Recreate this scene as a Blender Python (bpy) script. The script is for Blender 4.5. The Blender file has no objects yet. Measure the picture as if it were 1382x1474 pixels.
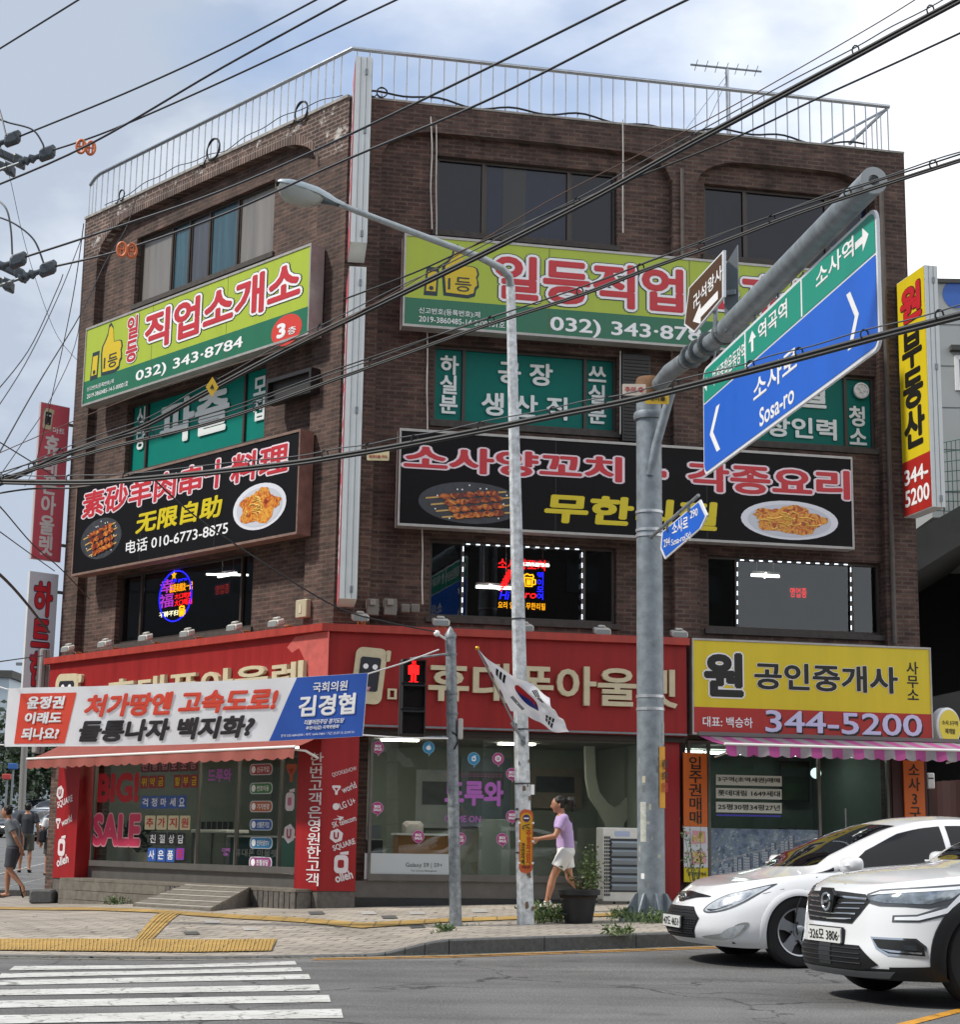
import bpy, bmesh, math, random
from mathutils import Vector, Matrix
import numpy as np
random.seed(7)
S = bpy.context.scene
COL = S.collection
R = math.radians
# ------------------------------------------------------------------ camera
CAMZ = 1.15
FPX, W0, H0 = 2480.6, 1382.0, 1474.0
PITCH, ROLL = 0.18868, 0.01566
def _basis():
    cp, sp = math.cos(PITCH), math.sin(PITCH)
    fw = Vector((0, cp, sp)); up = Vector((0, -sp, cp)); rt = Vector((1, 0, 0))
    cr, sr = math.cos(ROLL), math.sin(ROLL)
    return cr*rt + sr*up, -sr*rt + cr*up, fw
RT, UP, FW = _basis()
CAM = Vector((0, 0, CAMZ))
cd = bpy.data.cameras.new('camera'); co = bpy.data.objects.new('camera', cd); COL.objects.link(co)
co.matrix_world = Matrix(((RT.x, UP.x, -FW.x, 0), (RT.y, UP.y, -FW.y, 0), (RT.z, UP.z, -FW.z, CAMZ), (0, 0, 0, 1)))
cd.sensor_fit = 'VERTICAL'; cd.sensor_height = 24.0; cd.lens = 24.0*FPX/H0
cd.clip_start = 0.1; cd.clip_end = 5000
S.camera = co
# ------------------------------------------------------------------ light
SUN_AZ = Vector((-0.97, -0.225)).normalized(); SUN_EL = R(50)
S.view_settings.view_transform = 'Standard'; S.view_settings.look = 'None'
S.view_settings.exposure = 0.70; S.view_settings.gamma = 1.0
S.cycles.max_bounces = 6; S.cycles.transparent_max_bounces = 12
S.cycles.use_adaptive_sampling = True; S.cycles.sample_clamp_indirect = 6
wd = bpy.data.worlds.new('World'); S.world = wd; wd.use_nodes = True
def build_world():
    nt = wd.node_tree; N = nt.nodes; Lk = nt.links
    for n in list(N): N.remove(n)
    out = N.new('ShaderNodeOutputWorld'); bg = N.new('ShaderNodeBackground')
    sky = N.new('ShaderNodeTexSky'); sky.sky_type = 'NISHITA'; sky.sun_disc = False
    sky.sun_elevation = SUN_EL; sky.sun_rotation = math.atan2(SUN_AZ.x, SUN_AZ.y)
    sky.air_density = 1.0; sky.dust_density = 2.0; sky.ozone_density = 2.0
    tc = N.new('ShaderNodeTexCoord')
    mp = N.new('ShaderNodeMapping'); mp.inputs['Scale'].default_value = (1.0, 1.0, 1.9)
    mp.inputs['Location'].default_value = (0.35, 0.1, 0.0)
    Lk.new(tc.outputs['Generated'], mp.inputs['Vector'])
    n1 = N.new('ShaderNodeTexNoise'); n1.inputs['Scale'].default_value = 2.6; n1.inputs['Detail'].default_value = 8; n1.inputs['Roughness'].default_value = 0.5
    Lk.new(mp.outputs[0], n1.inputs['Vector'])
    # cloud cover grows towards the right and the left of the view, thin in the middle
    sx = N.new('ShaderNodeSeparateXYZ'); Lk.new(tc.outputs['Generated'], sx.inputs[0])
    ab = N.new('ShaderNodeMath'); ab.operation = 'ABSOLUTE'
    ad0 = N.new('ShaderNodeMath'); ad0.operation = 'SUBTRACT'; ad0.inputs[1].default_value = 0.06
    Lk.new(sx.outputs['X'], ad0.inputs[0]); Lk.new(ad0.outputs[0], ab.inputs[0])
    ml = N.new('ShaderNodeMath'); ml.operation = 'MULTIPLY_ADD'; ml.inputs[1].default_value = 0.95; ml.inputs[2].default_value = -0.07
    Lk.new(ab.outputs[0], ml.inputs[0])
    zl = N.new('ShaderNodeMath'); zl.operation = 'MULTIPLY_ADD'; zl.inputs[1].default_value = -0.30
    Lk.new(sx.outputs['Z'], zl.inputs[0]); Lk.new(ml.outputs[0], zl.inputs[2])
    ad = N.new('ShaderNodeMath'); ad.operation = 'ADD'; Lk.new(n1.outputs['Fac'], ad.inputs[0]); Lk.new(zl.outputs[0], ad.inputs[1])
    cr = N.new('ShaderNodeValToRGB'); cr.color_ramp.elements[0].position = 0.27; cr.color_ramp.elements[1].position = 0.50
    cr.color_ramp.elements[0].color = (0.22, 0.22, 0.22, 1)
    cr.color_ramp.interpolation = 'EASE'
    Lk.new(ad.outputs[0], cr.inputs['Fac'])
    # cloud body: grey underside to bright rim
    n2 = N.new('ShaderNodeTexNoise'); n2.inputs['Scale'].default_value = 2.6; n2.inputs['Detail'].default_value = 7; n2.inputs['Roughness'].default_value = .55
    mp2 = N.new('ShaderNodeMapping'); mp2.inputs['Location'].default_value = (1.3, 0.2, 0.5); mp2.inputs['Scale'].default_value = (1.0, 1.0, 2.0)
    Lk.new(tc.outputs['Generated'], mp2.inputs['Vector']); Lk.new(mp2.outputs[0], n2.inputs['Vector'])
    gx = N.new('ShaderNodeMath'); gx.operation = 'MULTIPLY_ADD'; gx.inputs[1].default_value = 0.75
    Lk.new(sx.outputs['X'], gx.inputs[0]); Lk.new(n2.outputs['Fac'], gx.inputs[2])
    c2 = N.new('ShaderNodeValToRGB'); c2.color_ramp.elements[0].position = 0.30; c2.color_ramp.elements[1].position = 0.68
    c2.color_ramp.elements[0].color = (3.0, 3.45, 4.15, 1); c2.color_ramp.elements[1].color = (8.6, 8.7, 8.9, 1)
    Lk.new(gx.outputs[0], c2.inputs['Fac'])
    skm = N.new('ShaderNodeVectorMath'); skm.operation = 'SCALE'; skm.inputs['Scale'].default_value = 1.25
    Lk.new(sky.outputs[0], skm.inputs[0])
    mx = N.new('ShaderNodeMixRGB'); Lk.new(cr.outputs[0], mx.inputs['Fac']); Lk.new(skm.outputs[0], mx.inputs[1]); Lk.new(c2.outputs[0], mx.inputs[2])
    Lk.new(mx.outputs[0], bg.inputs['Color']); bg.inputs['Strength'].default_value = 0.108
    Lk.new(bg.outputs[0], out.inputs['Surface'])
build_world()
sd = bpy.data.lights.new('sun', 'SUN'); sd.energy = 2.5; sd.angle = R(5); sd.color = (1.0, 0.95, 0.87)
so = bpy.data.objects.new('sun', sd); COL.objects.link(so)
_sv = Vector((SUN_AZ.x*math.cos(SUN_EL), SUN_AZ.y*math.cos(SUN_EL), math.sin(SUN_EL)))
so.rotation_euler = _sv.to_track_quat('Z', 'Y').to_euler(); so.location = (-20, 10, 40)
# ------------------------------------------------------------------ helpers
def ray(px, py):
    return (RT*((px-W0/2)/FPX) - UP*((py-H0/2)/FPX) + FW).normalized()
def at(px, py, D):                       # point seen at a pixel, D metres ahead
    r = ray(px, py); return CAM + r*(D/r.y)
def lin(c):
    if isinstance(c, str):
        c = c.lstrip('#'); c = [int(c[i:i+2], 16)/255 for i in (0, 2, 4)]
        return tuple(x/12.92 if x <= .04045 else ((x+.055)/1.055)**2.4 for x in c)
    return tuple(c)
def sm(a, b, x):
    t = min(1, max(0, (x-a)/(b-a))); return t*t*(3-2*t)
class MB:
    def __init__(s): s.v = []; s.f = []; s.mi = {}
    def add(s, vs, fs):
        n = len(s.v); s.v += [tuple(v) for v in vs]; s.f += [tuple(i+n for i in f) for f in fs]; return s
    def mat(s, k, n0):
        for i in range(n0, len(s.f)): s.mi[i] = k
    def quad(s, *p): return s.add(p, [tuple(range(len(p)))])
    def box(s, p, a0, a1, b0, b1, c0, c1):
        vs = [p(a, b, c) for c in (c0, c1) for b in (b0, b1) for a in (a0, a1)]
        return s.add(vs, [(0,2,3,1),(4,5,7,6),(0,1,5,4),(2,6,7,3),(0,4,6,2),(1,3,7,5)])
    def cbox(s, p, a0, a1, b0, b1, c0, c1, r=.02):   # chamfered box
        vs = []; 
        for (b, q) in ((b0, r), (b0+r, 0), (b1-r, 0), (b1, r)):
            k = r if q == 0 else 2*r
            A0, A1, Z0, Z1 = (a0+q, a1-q, c0+q, c1-q)
            vs += [p(A0, b, Z0+r), p(A0+r, b, Z0), p(A1-r, b, Z0), p(A1, b, Z0+r), p(A1, b, Z1-r), p(A1-r, b, Z1), p(A0+r, b, Z1), p(A0, b, Z1-r)]
        fs = [tuple(range(7, -1, -1)), tuple(range(24, 32))]
        for k in range(3):
            for i in range(8): j = (i+1) % 8; fs.append((k*8+i, k*8+j, k*8+8+j, k*8+8+i))
        return s.add(vs, fs)
    def prism(s, p, poly, b0, b1):       # poly of (a,c), extruded along b
        n = len(poly); vs = [p(a, b0, c) for a, c in poly] + [p(a, b1, c) for a, c in poly]
        fs = [tuple(range(n)), tuple(range(2*n-1, n-1, -1))] + [(i, i+n, (i+1) % n+n, (i+1) % n) for i in range(n)]
        return s.add(vs, fs)
    def plate(s, p, poly, b): return s.add([p(a, b, c) for a, c in poly], [tuple(range(len(poly)))])
    def tube(s, path, r, n=8, cap=True):
        P = [Vector(q) for q in path]; m = len(P); rr = r if hasattr(r, '__len__') else [r]*m
        vs = []; prev = None
        for i in range(m):
            t = (P[min(i+1, m-1)]-P[max(i-1, 0)]).normalized()
            if prev is None:
                a = Vector((0, 0, 1)) if abs(t.z) < .9 else Vector((1, 0, 0)); x = t.cross(a).normalized()
            else:
                x = prev - t*prev.dot(t)
                x = x.normalized() if x.length > 1e-6 else t.orthogonal().normalized()
            y = t.cross(x); prev = x
            vs += [P[i] + (x*math.cos(2*math.pi*k/n)+y*math.sin(2*math.pi*k/n))*rr[i] for k in range(n)]
        fs = [(i*n+k, i*n+(k+1) % n, (i+1)*n+(k+1) % n, (i+1)*n+k) for i in range(m-1) for k in range(n)]
        if cap: fs += [tuple(range(n-1, -1, -1)), tuple(range((m-1)*n, m*n))]
        return s.add(vs, fs)
    def lathe(s, base, prof, n=24, ax=None, a0=0.0):    # prof of (r,h) about z (or ax)
        base = Vector(base); z = Vector(ax).normalized() if ax else Vector((0, 0, 1))
        x = z.orthogonal().normalized() if ax else Vector((1, 0, 0)); y = z.cross(x); vs = []; m = len(prof)
        for r, h in prof: vs += [base + z*h + (x*math.cos(a0+2*math.pi*k/n)+y*math.sin(a0+2*math.pi*k/n))*r for k in range(n)]
        fs = [(i*n+k, i*n+(k+1) % n, (i+1)*n+(k+1) % n, (i+1)*n+k) for i in range(m-1) for k in range(n)]
        fs += [tuple(range(n-1, -1, -1)), tuple(range((m-1)*n, m*n))]
        return s.add(vs, fs)
    def ball(s, c, rx, ry=None, rz=None, n=12, m=8):
        ry = ry or rx; rz = rz or rx; c = Vector(c); vs = []; fs = []
        for i in range(m+1):
            th = math.pi*i/m
            for k in range(n):
                a = 2*math.pi*k/n; vs.append(c+Vector((rx*math.sin(th)*math.cos(a), ry*math.sin(th)*math.sin(a), rz*math.cos(th))))
        fs = [(i*n+k, (i+1)*n+k, (i+1)*n+(k+1) % n, i*n+(k+1) % n) for i in range(m) for k in range(n)]
        return s.add(vs, fs)
    def build(s, name, mat, parent=None, smooth=False, bev=0.0, weld=False):
        o0 = root_loc(parent) if parent else Vector((0, 0, 0))
        me = bpy.data.meshes.new(name); me.from_pydata([(v[0]-o0.x, v[1]-o0.y, v[2]-o0.z) for v in s.v], [], s.f)
        bm = bmesh.new(); bm.from_mesh(me)
        if weld: bmesh.ops.remove_doubles(bm, verts=bm.verts, dist=1e-5)
        bmesh.ops.recalc_face_normals(bm, faces=bm.faces)
        bm.to_mesh(me); bm.free()
        for q in (mat if isinstance(mat, (list, tuple)) else [mat]):
            if q: me.materials.append(q)
        if s.mi and not weld:
            for i, k in s.mi.items(): me.polygons[i].material_index = k
        if smooth:
            me.polygons.foreach_set('use_smooth', [True]*len(me.polygons))
            try: me.set_sharp_from_angle(angle=R(38))
            except Exception: pass
        ob = bpy.data.objects.new(name, me); COL.objects.link(ob)
        if parent: ob.parent = parent
        if bev:
            b = ob.modifiers.new('bevel', 'BEVEL'); b.width = bev; b.segments = 2; b.limit_method = 'ANGLE'
        return ob
def root_loc(o):
    while o.parent: o = o.parent
    return o.location
def thing(name, label, cat, loc=(0, 0, 0), group=None):
    o = bpy.data.objects.new(name, None); COL.objects.link(o); o.location = loc; o.empty_display_size = .2
    o['label'] = label; o['category'] = cat
    if group: o['group'] = group
    return o
def tag(o, label, cat, group=None):
    o['label'] = label; o['category'] = cat
    if group: o['group'] = group
    return o
def struct(o, kind='structure'): o['kind'] = kind; return o
def copy_tree(o, parent=None):
    c = o.copy(); COL.objects.link(c)
    if parent: c.parent = parent
    for ch in list(o.children): copy_tree(ch, c)
    return c
ident = lambda a, b, c: Vector((a, b, c))
class Fac:                               # a vertical plane: u to the image right, o outwards, z up
    def __init__(s, O, d, n):
        s.O = Vector((O[0], O[1], 0)); s.d = Vector((d[0], d[1], 0)).normalized(); s.n = Vector((n[0], n[1], 0)).normalized()
    def p(s, u, o, z): return s.O + s.d*u + s.n*o + Vector((0, 0, z))
    def uz(s, px, py, o=0.0):
        r = ray(px, py); t = ((s.O + s.n*o) - CAM).dot(s.n)/r.dot(s.n); q = CAM + r*t
        return (q - s.O).dot(s.d), q.z
    def rect(s, tl, tr, br, bl, o=0.0):
        a, b, c, d = [s.uz(*q, o) for q in (tl, tr, br, bl)]
        return (a[0]+d[0])/2, (b[0]+c[0])/2, (c[1]+d[1])/2, (a[1]+b[1])/2
    def sub(s, u, o, d=None):            # a perpendicular plane standing out from this one
        q = s.p(u, o, 0); return q
# ------------------------------------------------------------------ materials
_mc = {}
def M(name, col, rough=.55, metal=0., var=0., vs=6., bump=0., bs=40., coat=0., spec=.5, streak=0., emit=0.):
    if name in _mc: return _mc[name]
    m = bpy.data.materials.new(name); m.use_nodes = True; nt = m.node_tree; N = nt.nodes; Lk = nt.links
    b = N['Principled BSDF']; c = lin(col)
    b.inputs['Base Color'].default_value = (*c, 1); b.inputs['Roughness'].default_value = rough; b.inputs['Metallic'].default_value = metal
    b.inputs['Specular IOR Level'].default_value = spec; b.inputs['Coat Weight'].default_value = coat; b.inputs['Coat Roughness'].default_value = .04
    if emit: b.inputs['Emission Color'].default_value = (*c, 1); b.inputs['Emission Strength'].default_value = emit
    tc = None
    if var or streak or bump: tc = N.new('ShaderNodeTexCoord')
    if var or streak:
        nz = N.new('ShaderNodeTexNoise'); nz.inputs['Scale'].default_value = vs; nz.inputs['Detail'].default_value = 6; nz.inputs['Roughness'].default_value = .65
        if streak:
            mp = N.new('ShaderNodeMapping'); mp.inputs['Scale'].default_value = (1, 1, .07); Lk.new(tc.outputs['Object'], mp.inputs[0]); Lk.new(mp.outputs[0], nz.inputs['Vector'])
        else: Lk.new(tc.outputs['Object'], nz.inputs['Vector'])
        k = max(var, streak); rp = N.new('ShaderNodeValToRGB')
        rp.color_ramp.elements[0].position = .3; rp.color_ramp.elements[1].position = .72
        rp.color_ramp.elements[0].color = (*[x*(1-k) for x in c], 1); rp.color_ramp.elements[1].color = (*[min(1, x*(1+k*.6)) for x in c], 1)
        Lk.new(nz.outputs['Fac'], rp.inputs['Fac']); Lk.new(rp.outputs[0], b.inputs['Base Color'])
        mr = N.new('ShaderNodeMapRange'); mr.inputs['To Min'].default_value = max(0, rough-.12); mr.inputs['To Max'].default_value = min(1, rough+.12)
        Lk.new(nz.outputs['Fac'], mr.inputs['Value']); Lk.new(mr.outputs[0], b.inputs['Roughness'])
    if bump:
        nb = N.new('ShaderNodeTexNoise'); nb.inputs['Scale'].default_value = bs; nb.inputs['Detail'].default_value = 4; Lk.new(tc.outputs['Object'], nb.inputs['Vector'])
        bp = N.new('ShaderNodeBump'); bp.inputs['Strength'].default_value = bump; bp.inputs['Distance'].default_value = .01
        Lk.new(nb.outputs['Fac'], bp.inputs['Height']); Lk.new(bp.outputs[0], b.inputs['Normal'])
    _mc[name] = m; return m
def translucent(name, col, k=.5, rough=.8):
    if name in _mc: return _mc[name]
    m = M(name, col, rough, var=.04, vs=3); nt = m.node_tree; N = nt.nodes; Lk = nt.links; b = N['Principled BSDF']; out = next(n for n in N if n.type == 'OUTPUT_MATERIAL')
    tr = N.new('ShaderNodeBsdfTranslucent'); tr.inputs['Color'].default_value = (*lin(col), 1); mx = N.new('ShaderNodeMixShader'); mx.inputs[0].default_value = k
    Lk.new(b.outputs[0], mx.inputs[1]); Lk.new(tr.outputs[0], mx.inputs[2]); Lk.new(mx.outputs[0], out.inputs['Surface']); return m
def glow(name, col, k):
    if name in _mc: return _mc[name]
    m = bpy.data.materials.new(name); m.use_nodes = True; b = m.node_tree.nodes['Principled BSDF']; c = lin(col)
    b.inputs['Base Color'].default_value = (*c, 1); b.inputs['Emission Color'].default_value = (*c, 1); b.inputs['Emission Strength'].default_value = k
    _mc[name] = m; return m
def glass(name, tint=(.72, .78, .76), refl=1.0, rough=0.0):
    if name in _mc: return _mc[name]
    m = bpy.data.materials.new(name); m.use_nodes = True; nt = m.node_tree; N = nt.nodes; Lk = nt.links
    for n in list(N): N.remove(n)
    out = N.new('ShaderNodeOutputMaterial'); mx = N.new('ShaderNodeMixShader'); tr = N.new('ShaderNodeBsdfTransparent'); gl = N.new('ShaderNodeBsdfGlossy')
    fr = N.new('ShaderNodeFresnel'); fr.inputs['IOR'].default_value = 1.5
    ge = N.new('ShaderNodeNewGeometry'); bf = N.new('ShaderNodeMath'); bf.operation = 'MULTIPLY_ADD'; bf.inputs[1].default_value = 1/1.5-1.5; bf.inputs[2].default_value = 1.5; Lk.new(ge.outputs['Backfacing'], bf.inputs[0]); Lk.new(bf.outputs[0], fr.inputs['IOR'])
    ml = N.new('ShaderNodeMath'); ml.operation = 'MULTIPLY_ADD'; ml.inputs[1].default_value = .8*refl; ml.inputs[2].default_value = .02*refl; ml.use_clamp = True
    tr.inputs[0].default_value = (*tint, 1); gl.inputs['Roughness'].default_value = rough; gl.inputs['Color'].default_value = (.9, .93, .95, 1)
    Lk.new(fr.outputs[0], ml.inputs[0]); Lk.new(ml.outputs[0], mx.inputs[0]); Lk.new(tr.outputs[0], mx.inputs[1]); Lk.new(gl.outputs[0], mx.inputs[2]); Lk.new(mx.outputs[0], out.inputs[0])
    _mc[name] = m; return m
def brick(name, d, n, c1, c2, mort, sc=1.0, bw=.215, bh=.07, ms=.012, vert=True, off=.5, bumpk=.5, wear=None):
    if name in _mc: return _mc[name]
    m = bpy.data.materials.new(name); m.use_nodes = True; nt = m.node_tree; N = nt.nodes; Lk = nt.links; b = N['Principled BSDF']
    tc = N.new('ShaderNodeTexCoord')
    if vert:
        dt = N.new('ShaderNodeVectorMath'); dt.operation = 'DOT_PRODUCT'; dt.inputs[1].default_value = (d[0]+n[0], d[1]+n[1], 0)
        Lk.new(tc.outputs['Object'], dt.inputs[0]); sp = N.new('ShaderNodeSeparateXYZ'); Lk.new(tc.outputs['Object'], sp.inputs[0])
        cb = N.new('ShaderNodeCombineXYZ'); Lk.new(dt.outputs['Value'], cb.inputs[0]); Lk.new(sp.outputs['Z'], cb.inputs[1]); vec = cb.outputs[0]
    else:
        mp = N.new('ShaderNodeMapping'); mp.inputs['Rotation'].default_value = (0, 0, d); Lk.new(tc.outputs['Object'], mp.inputs[0]); vec = mp.outputs[0]
    br = N.new('ShaderNodeTexBrick'); br.inputs['Scale'].default_value = 1.0; br.inputs['Brick Width'].default_value = bw; br.inputs['Row Height'].default_value = bh
    br.inputs['Mortar Size'].default_value = ms; br.inputs['Mortar Smooth'].default_value = .15; br.inputs['Bias'].default_value = 0; br.offset = off
    br.inputs['Color1'].default_value = (*lin(c1), 1); br.inputs['Color2'].default_value = (*lin(c2), 1); br.inputs['Mortar'].default_value = (*lin(mort), 1)
    # slightly wavy courses
    nw = N.new('ShaderNodeTexNoise'); nw.inputs['Scale'].default_value = 3.0; Lk.new(vec, nw.inputs['Vector'])
    vs_ = N.new('ShaderNodeVectorMath'); vs_.operation = 'MULTIPLY_ADD'; vs_.inputs[1].default_value = (.012, .012, 0); Lk.new(nw.outputs['Color'], vs_.inputs[0]); Lk.new(vec, vs_.inputs[2])
    Lk.new(vs_.outputs[0], br.inputs['Vector'])
    nz = N.new('ShaderNodeTexNoise'); nz.inputs['Scale'].default_value = .9; nz.inputs['Detail'].default_value = 7; nz.inputs['Roughness'].default_value = .7; Lk.new(vec, nz.inputs['Vector'])
    rp = N.new('ShaderNodeValToRGB'); rp.color_ramp.elements[0].position = .3; rp.color_ramp.elements[1].position = .7
    rp.color_ramp.elements[0].color = (.62, .6, .58, 1); rp.color_ramp.elements[1].color = (1.2, 1.15, 1.12, 1); Lk.new(nz.outputs['Fac'], rp.inputs[0])
    mu = N.new('ShaderNodeMixRGB'); mu.blend_type = 'MULTIPLY'; mu.inputs[0].default_value = 1; Lk.new(br.outputs['Color'], mu.inputs[1]); Lk.new(rp.outputs[0], mu.inputs[2])
    col = mu.outputs[0]
    if vert:                              # rain streaks and per-brick soot
        ms_ = N.new('ShaderNodeMapping'); ms_.inputs['Scale'].default_value = (2.2, .16, 1); Lk.new(vec, ms_.inputs[0]); ns_ = N.new('ShaderNodeTexNoise'); ns_.inputs['Scale'].default_value = 1.0; ns_.inputs['Detail'].default_value = 6; Lk.new(ms_.outputs[0], ns_.inputs['Vector'])
        rs_ = N.new('ShaderNodeValToRGB'); rs_.color_ramp.elements[0].position = .34; rs_.color_ramp.elements[1].position = .62; rs_.color_ramp.elements[0].color = (.55, .54, .54, 1); rs_.color_ramp.elements[1].color = (1.1, 1.08, 1.06, 1); Lk.new(ns_.outputs['Fac'], rs_.inputs[0])
        m4 = N.new('ShaderNodeMixRGB'); m4.blend_type = 'MULTIPLY'; m4.inputs[0].default_value = .85; Lk.new(col, m4.inputs[1]); Lk.new(rs_.outputs[0], m4.inputs[2])
        mb_ = N.new('ShaderNodeMapping'); mb_.inputs['Scale'].default_value = (1/bw*.8, 1/bh*.9, 1); Lk.new(vec, mb_.inputs[0]); wn_ = N.new('ShaderNodeTexNoise'); wn_.inputs['Scale'].default_value = .9; wn_.inputs['Detail'].default_value = 2; Lk.new(mb_.outputs[0], wn_.inputs['Vector'])
        rb_ = N.new('ShaderNodeValToRGB'); rb_.color_ramp.elements[0].position = .32; rb_.color_ramp.elements[1].position = .68; rb_.color_ramp.elements[0].color = (.58, .56, .56, 1); rb_.color_ramp.elements[1].color = (1.3, 1.22, 1.18, 1); Lk.new(wn_.outputs['Fac'], rb_.inputs[0])
        m5 = N.new('ShaderNodeMixRGB'); m5.blend_type = 'MULTIPLY'; m5.inputs[0].default_value = .9; Lk.new(m4.outputs[0], m5.inputs[1]); Lk.new(rb_.outputs[0], m5.inputs[2]); col = m5.outputs[0]
    if wear:                              # flaking white efflorescence / paint, with a shape of its own
        n3 = N.new('ShaderNodeTexNoise'); n3.inputs['Scale'].default_value = wear[1]; n3.inputs['Detail'].default_value = 9; n3.inputs['Roughness'].default_value = .75; Lk.new(vec, n3.inputs['Vector'])
        r3 = N.new('ShaderNodeValToRGB'); r3.color_ramp.elements[0].position = wear[2]; r3.color_ramp.elements[1].position = wear[2]+.05; Lk.new(n3.outputs['Fac'], r3.inputs[0])
        m3 = N.new('ShaderNodeMixRGB'); Lk.new(r3.outputs[0], m3.inputs[0]); Lk.new(col, m3.inputs[1]); m3.inputs[2].default_value = (*lin(wear[0]), 1); col = m3.outputs[0]
    Lk.new(col, b.inputs['Base Color']); b.inputs['Roughness'].default_value = .85
    bp = N.new('ShaderNodeBump'); bp.invert = True; bp.inputs['Strength'].default_value = bumpk; bp.inputs['Distance'].default_value = .012
    Lk.new(br.outputs['Fac'], bp.inputs['Height']); Lk.new(bp.outputs[0], b.inputs['Normal'])
    _mc[name] = m; return m
# ------------------------------------------------------------------ lettering
_tc = {}
def glyphs(s, bold, depth):
    """mesh of a word; flat words are thickened by stacking shifted copies (z = 0..1 orders them)"""
    k = (s, round(bold, 4), round(depth, 4))
    if k in _tc: return _tc[k]
    c = bpy.data.curves.new('t', 'FONT'); c.body = s; c.align_x = 'CENTER'; c.space_line = .98; c.resolution_u = 3; c.offset = bold if depth else 0.; c.extrude = depth
    o = bpy.data.objects.new('t', c); COL.objects.link(o)
    dg = bpy.context.evaluated_depsgraph_get(); dg.update()
    me = bpy.data.meshes.new_from_object(o.evaluated_get(dg))
    v = [x.co.copy() for x in me.vertices]; f = [tuple(p.vertices) for p in me.polygons]
    bpy.data.objects.remove(o); bpy.data.curves.remove(c); bpy.data.meshes.remove(me)
    if bold > .004 and not depth:
        sh = [(0, 0)]
        rings = [(bold, 8 if bold < .06 else 12)] + ([(bold*.55, 8)] if bold > .065 else [])
        for r, n in rings: sh += [(r*math.cos(2*math.pi*(i+.5)/n), r*math.sin(2*math.pi*(i+.5)/n)) for i in range(n)]
        V, F = [], []; m = len(sh)
        for i, (dx, dy) in enumerate(sh):
            n0 = len(V); V += [Vector((p.x+dx, p.y+dy, 1-i/m)) for p in v]; F += [tuple(q+n0 for q in g) for g in f]
        v, f = V, F
    _tc[k] = (v, f); return v, f
def letter(mb, p, s, u0, u1, z0, z1, o, bold=.02, fit=None, depth=0., shear=0., rot=0.):
    """lettering s fitted to the rectangle u0..u1, z0..z1, lying at offset o (raised by depth)"""
    fb = bold if fit is None else fit
    bv, _ = glyphs(s, 0., 0.); v, f = glyphs(s, bold, 1. if depth else 0.)
    x0 = min(a.x for a in bv)-fb; x1 = max(a.x for a in bv)+fb; y0 = min(a.y for a in bv)-fb; y1 = max(a.y for a in bv)+fb
    sx = (u1-u0)/max(1e-6, x1-x0); sy = (z1-z0)/max(1e-6, y1-y0); pts = []
    cu, cz = (u0+u1)/2, (z0+z1)/2; ca, sa = math.cos(rot), math.sin(rot)
    for a in v:
        du = u0+(a.x-x0)*sx-cu; dz = z0+(a.y-y0)*sy-cz; du += shear*dz
        pts.append(p(cu+du*ca-dz*sa, o + (depth*(a.z*.5+.5) if depth else .0025*a.z), cz+du*sa+dz*ca))
    mb.add(pts, f); return mb
def text_on(parent, F, o, quad, s, mat, bold=.02, layers=(), depth=0., shear=0., name='lettering'):
    """quad: left x, top, bottom, right x, top, bottom in picture pixels; layers: (extra bold, material) behind"""
    xl, tl, bl, xr, tr, br = quad
    u0 = (F.uz(xl, tl, o)[0]+F.uz(xl, bl, o)[0])/2; u1 = (F.uz(xr, tr, o)[0]+F.uz(xr, br, o)[0])/2
    z1 = (F.uz(xl, tl, o)[1]+F.uz(xr, tr, o)[1])/2; z0 = (F.uz(xl, bl, o)[1]+F.uz(xr, br, o)[1])/2
    for i, (eb, lm) in enumerate(layers): letter(MB(), F.p, s, u0, u1, z0, z1, o+.005*i+.001, bold+eb, bold, 0, shear).build('letter_outline', lm, parent)
    mb = letter(MB(), F.p, s, u0, u1, z0, z1, o+.005*len(layers)+.001, bold, bold, depth, shear)
    return mb.build(name, mat, parent)
def disc(p, cu, cz, ru, rz, n=32): return [(cu+ru*math.cos(2*math.pi*i/n), cz+rz*math.sin(2*math.pi*i/n)) for i in range(n)]
def rrect(a0, a1, c0, c1, r, n=4):
    out = []
    for (ca, cc, s) in ((a1-r, c1-r, 0), (a0+r, c1-r, 1), (a0+r, c0+r, 2), (a1-r, c0+r, 3)):
        for i in range(n+1):
            t = math.pi/2*(s+i/n); out.append((ca+r*math.cos(t), cc+r*math.sin(t)))
    return out
# ------------------------------------------------------------------ base colours
white = M('white_paint', '#e4e4e2', .45, var=.06, vs=9)
whitep = M('white_vinyl', '#ececec', .5)
black = M('black_plastic', '#141416', .5)
dark = M('dark_frame', '#1c1a1a', .45, var=.2)
steel = M('galvanised_steel', '#7f868a', .5, metal=.55, var=.25, vs=14)
chrome = M('chrome', '#d8dadc', .12, metal=1.)
castgrey = M('grey_paint', '#8b9196', .5, var=.15, vs=5)
rubber = M('black_rubber', '#101011', .75)
cablem = M('cable_black', '#1a1b1d', .6)
wood = M('weathered_wood', '#645f59', .8, var=.45, vs=9, bump=.4, bs=30)
redp = M('red_panel', '#93201f', .5, streak=.2, vs=7, spec=.3)
redv = M('red_vinyl', '#c8202a', .45)
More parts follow.
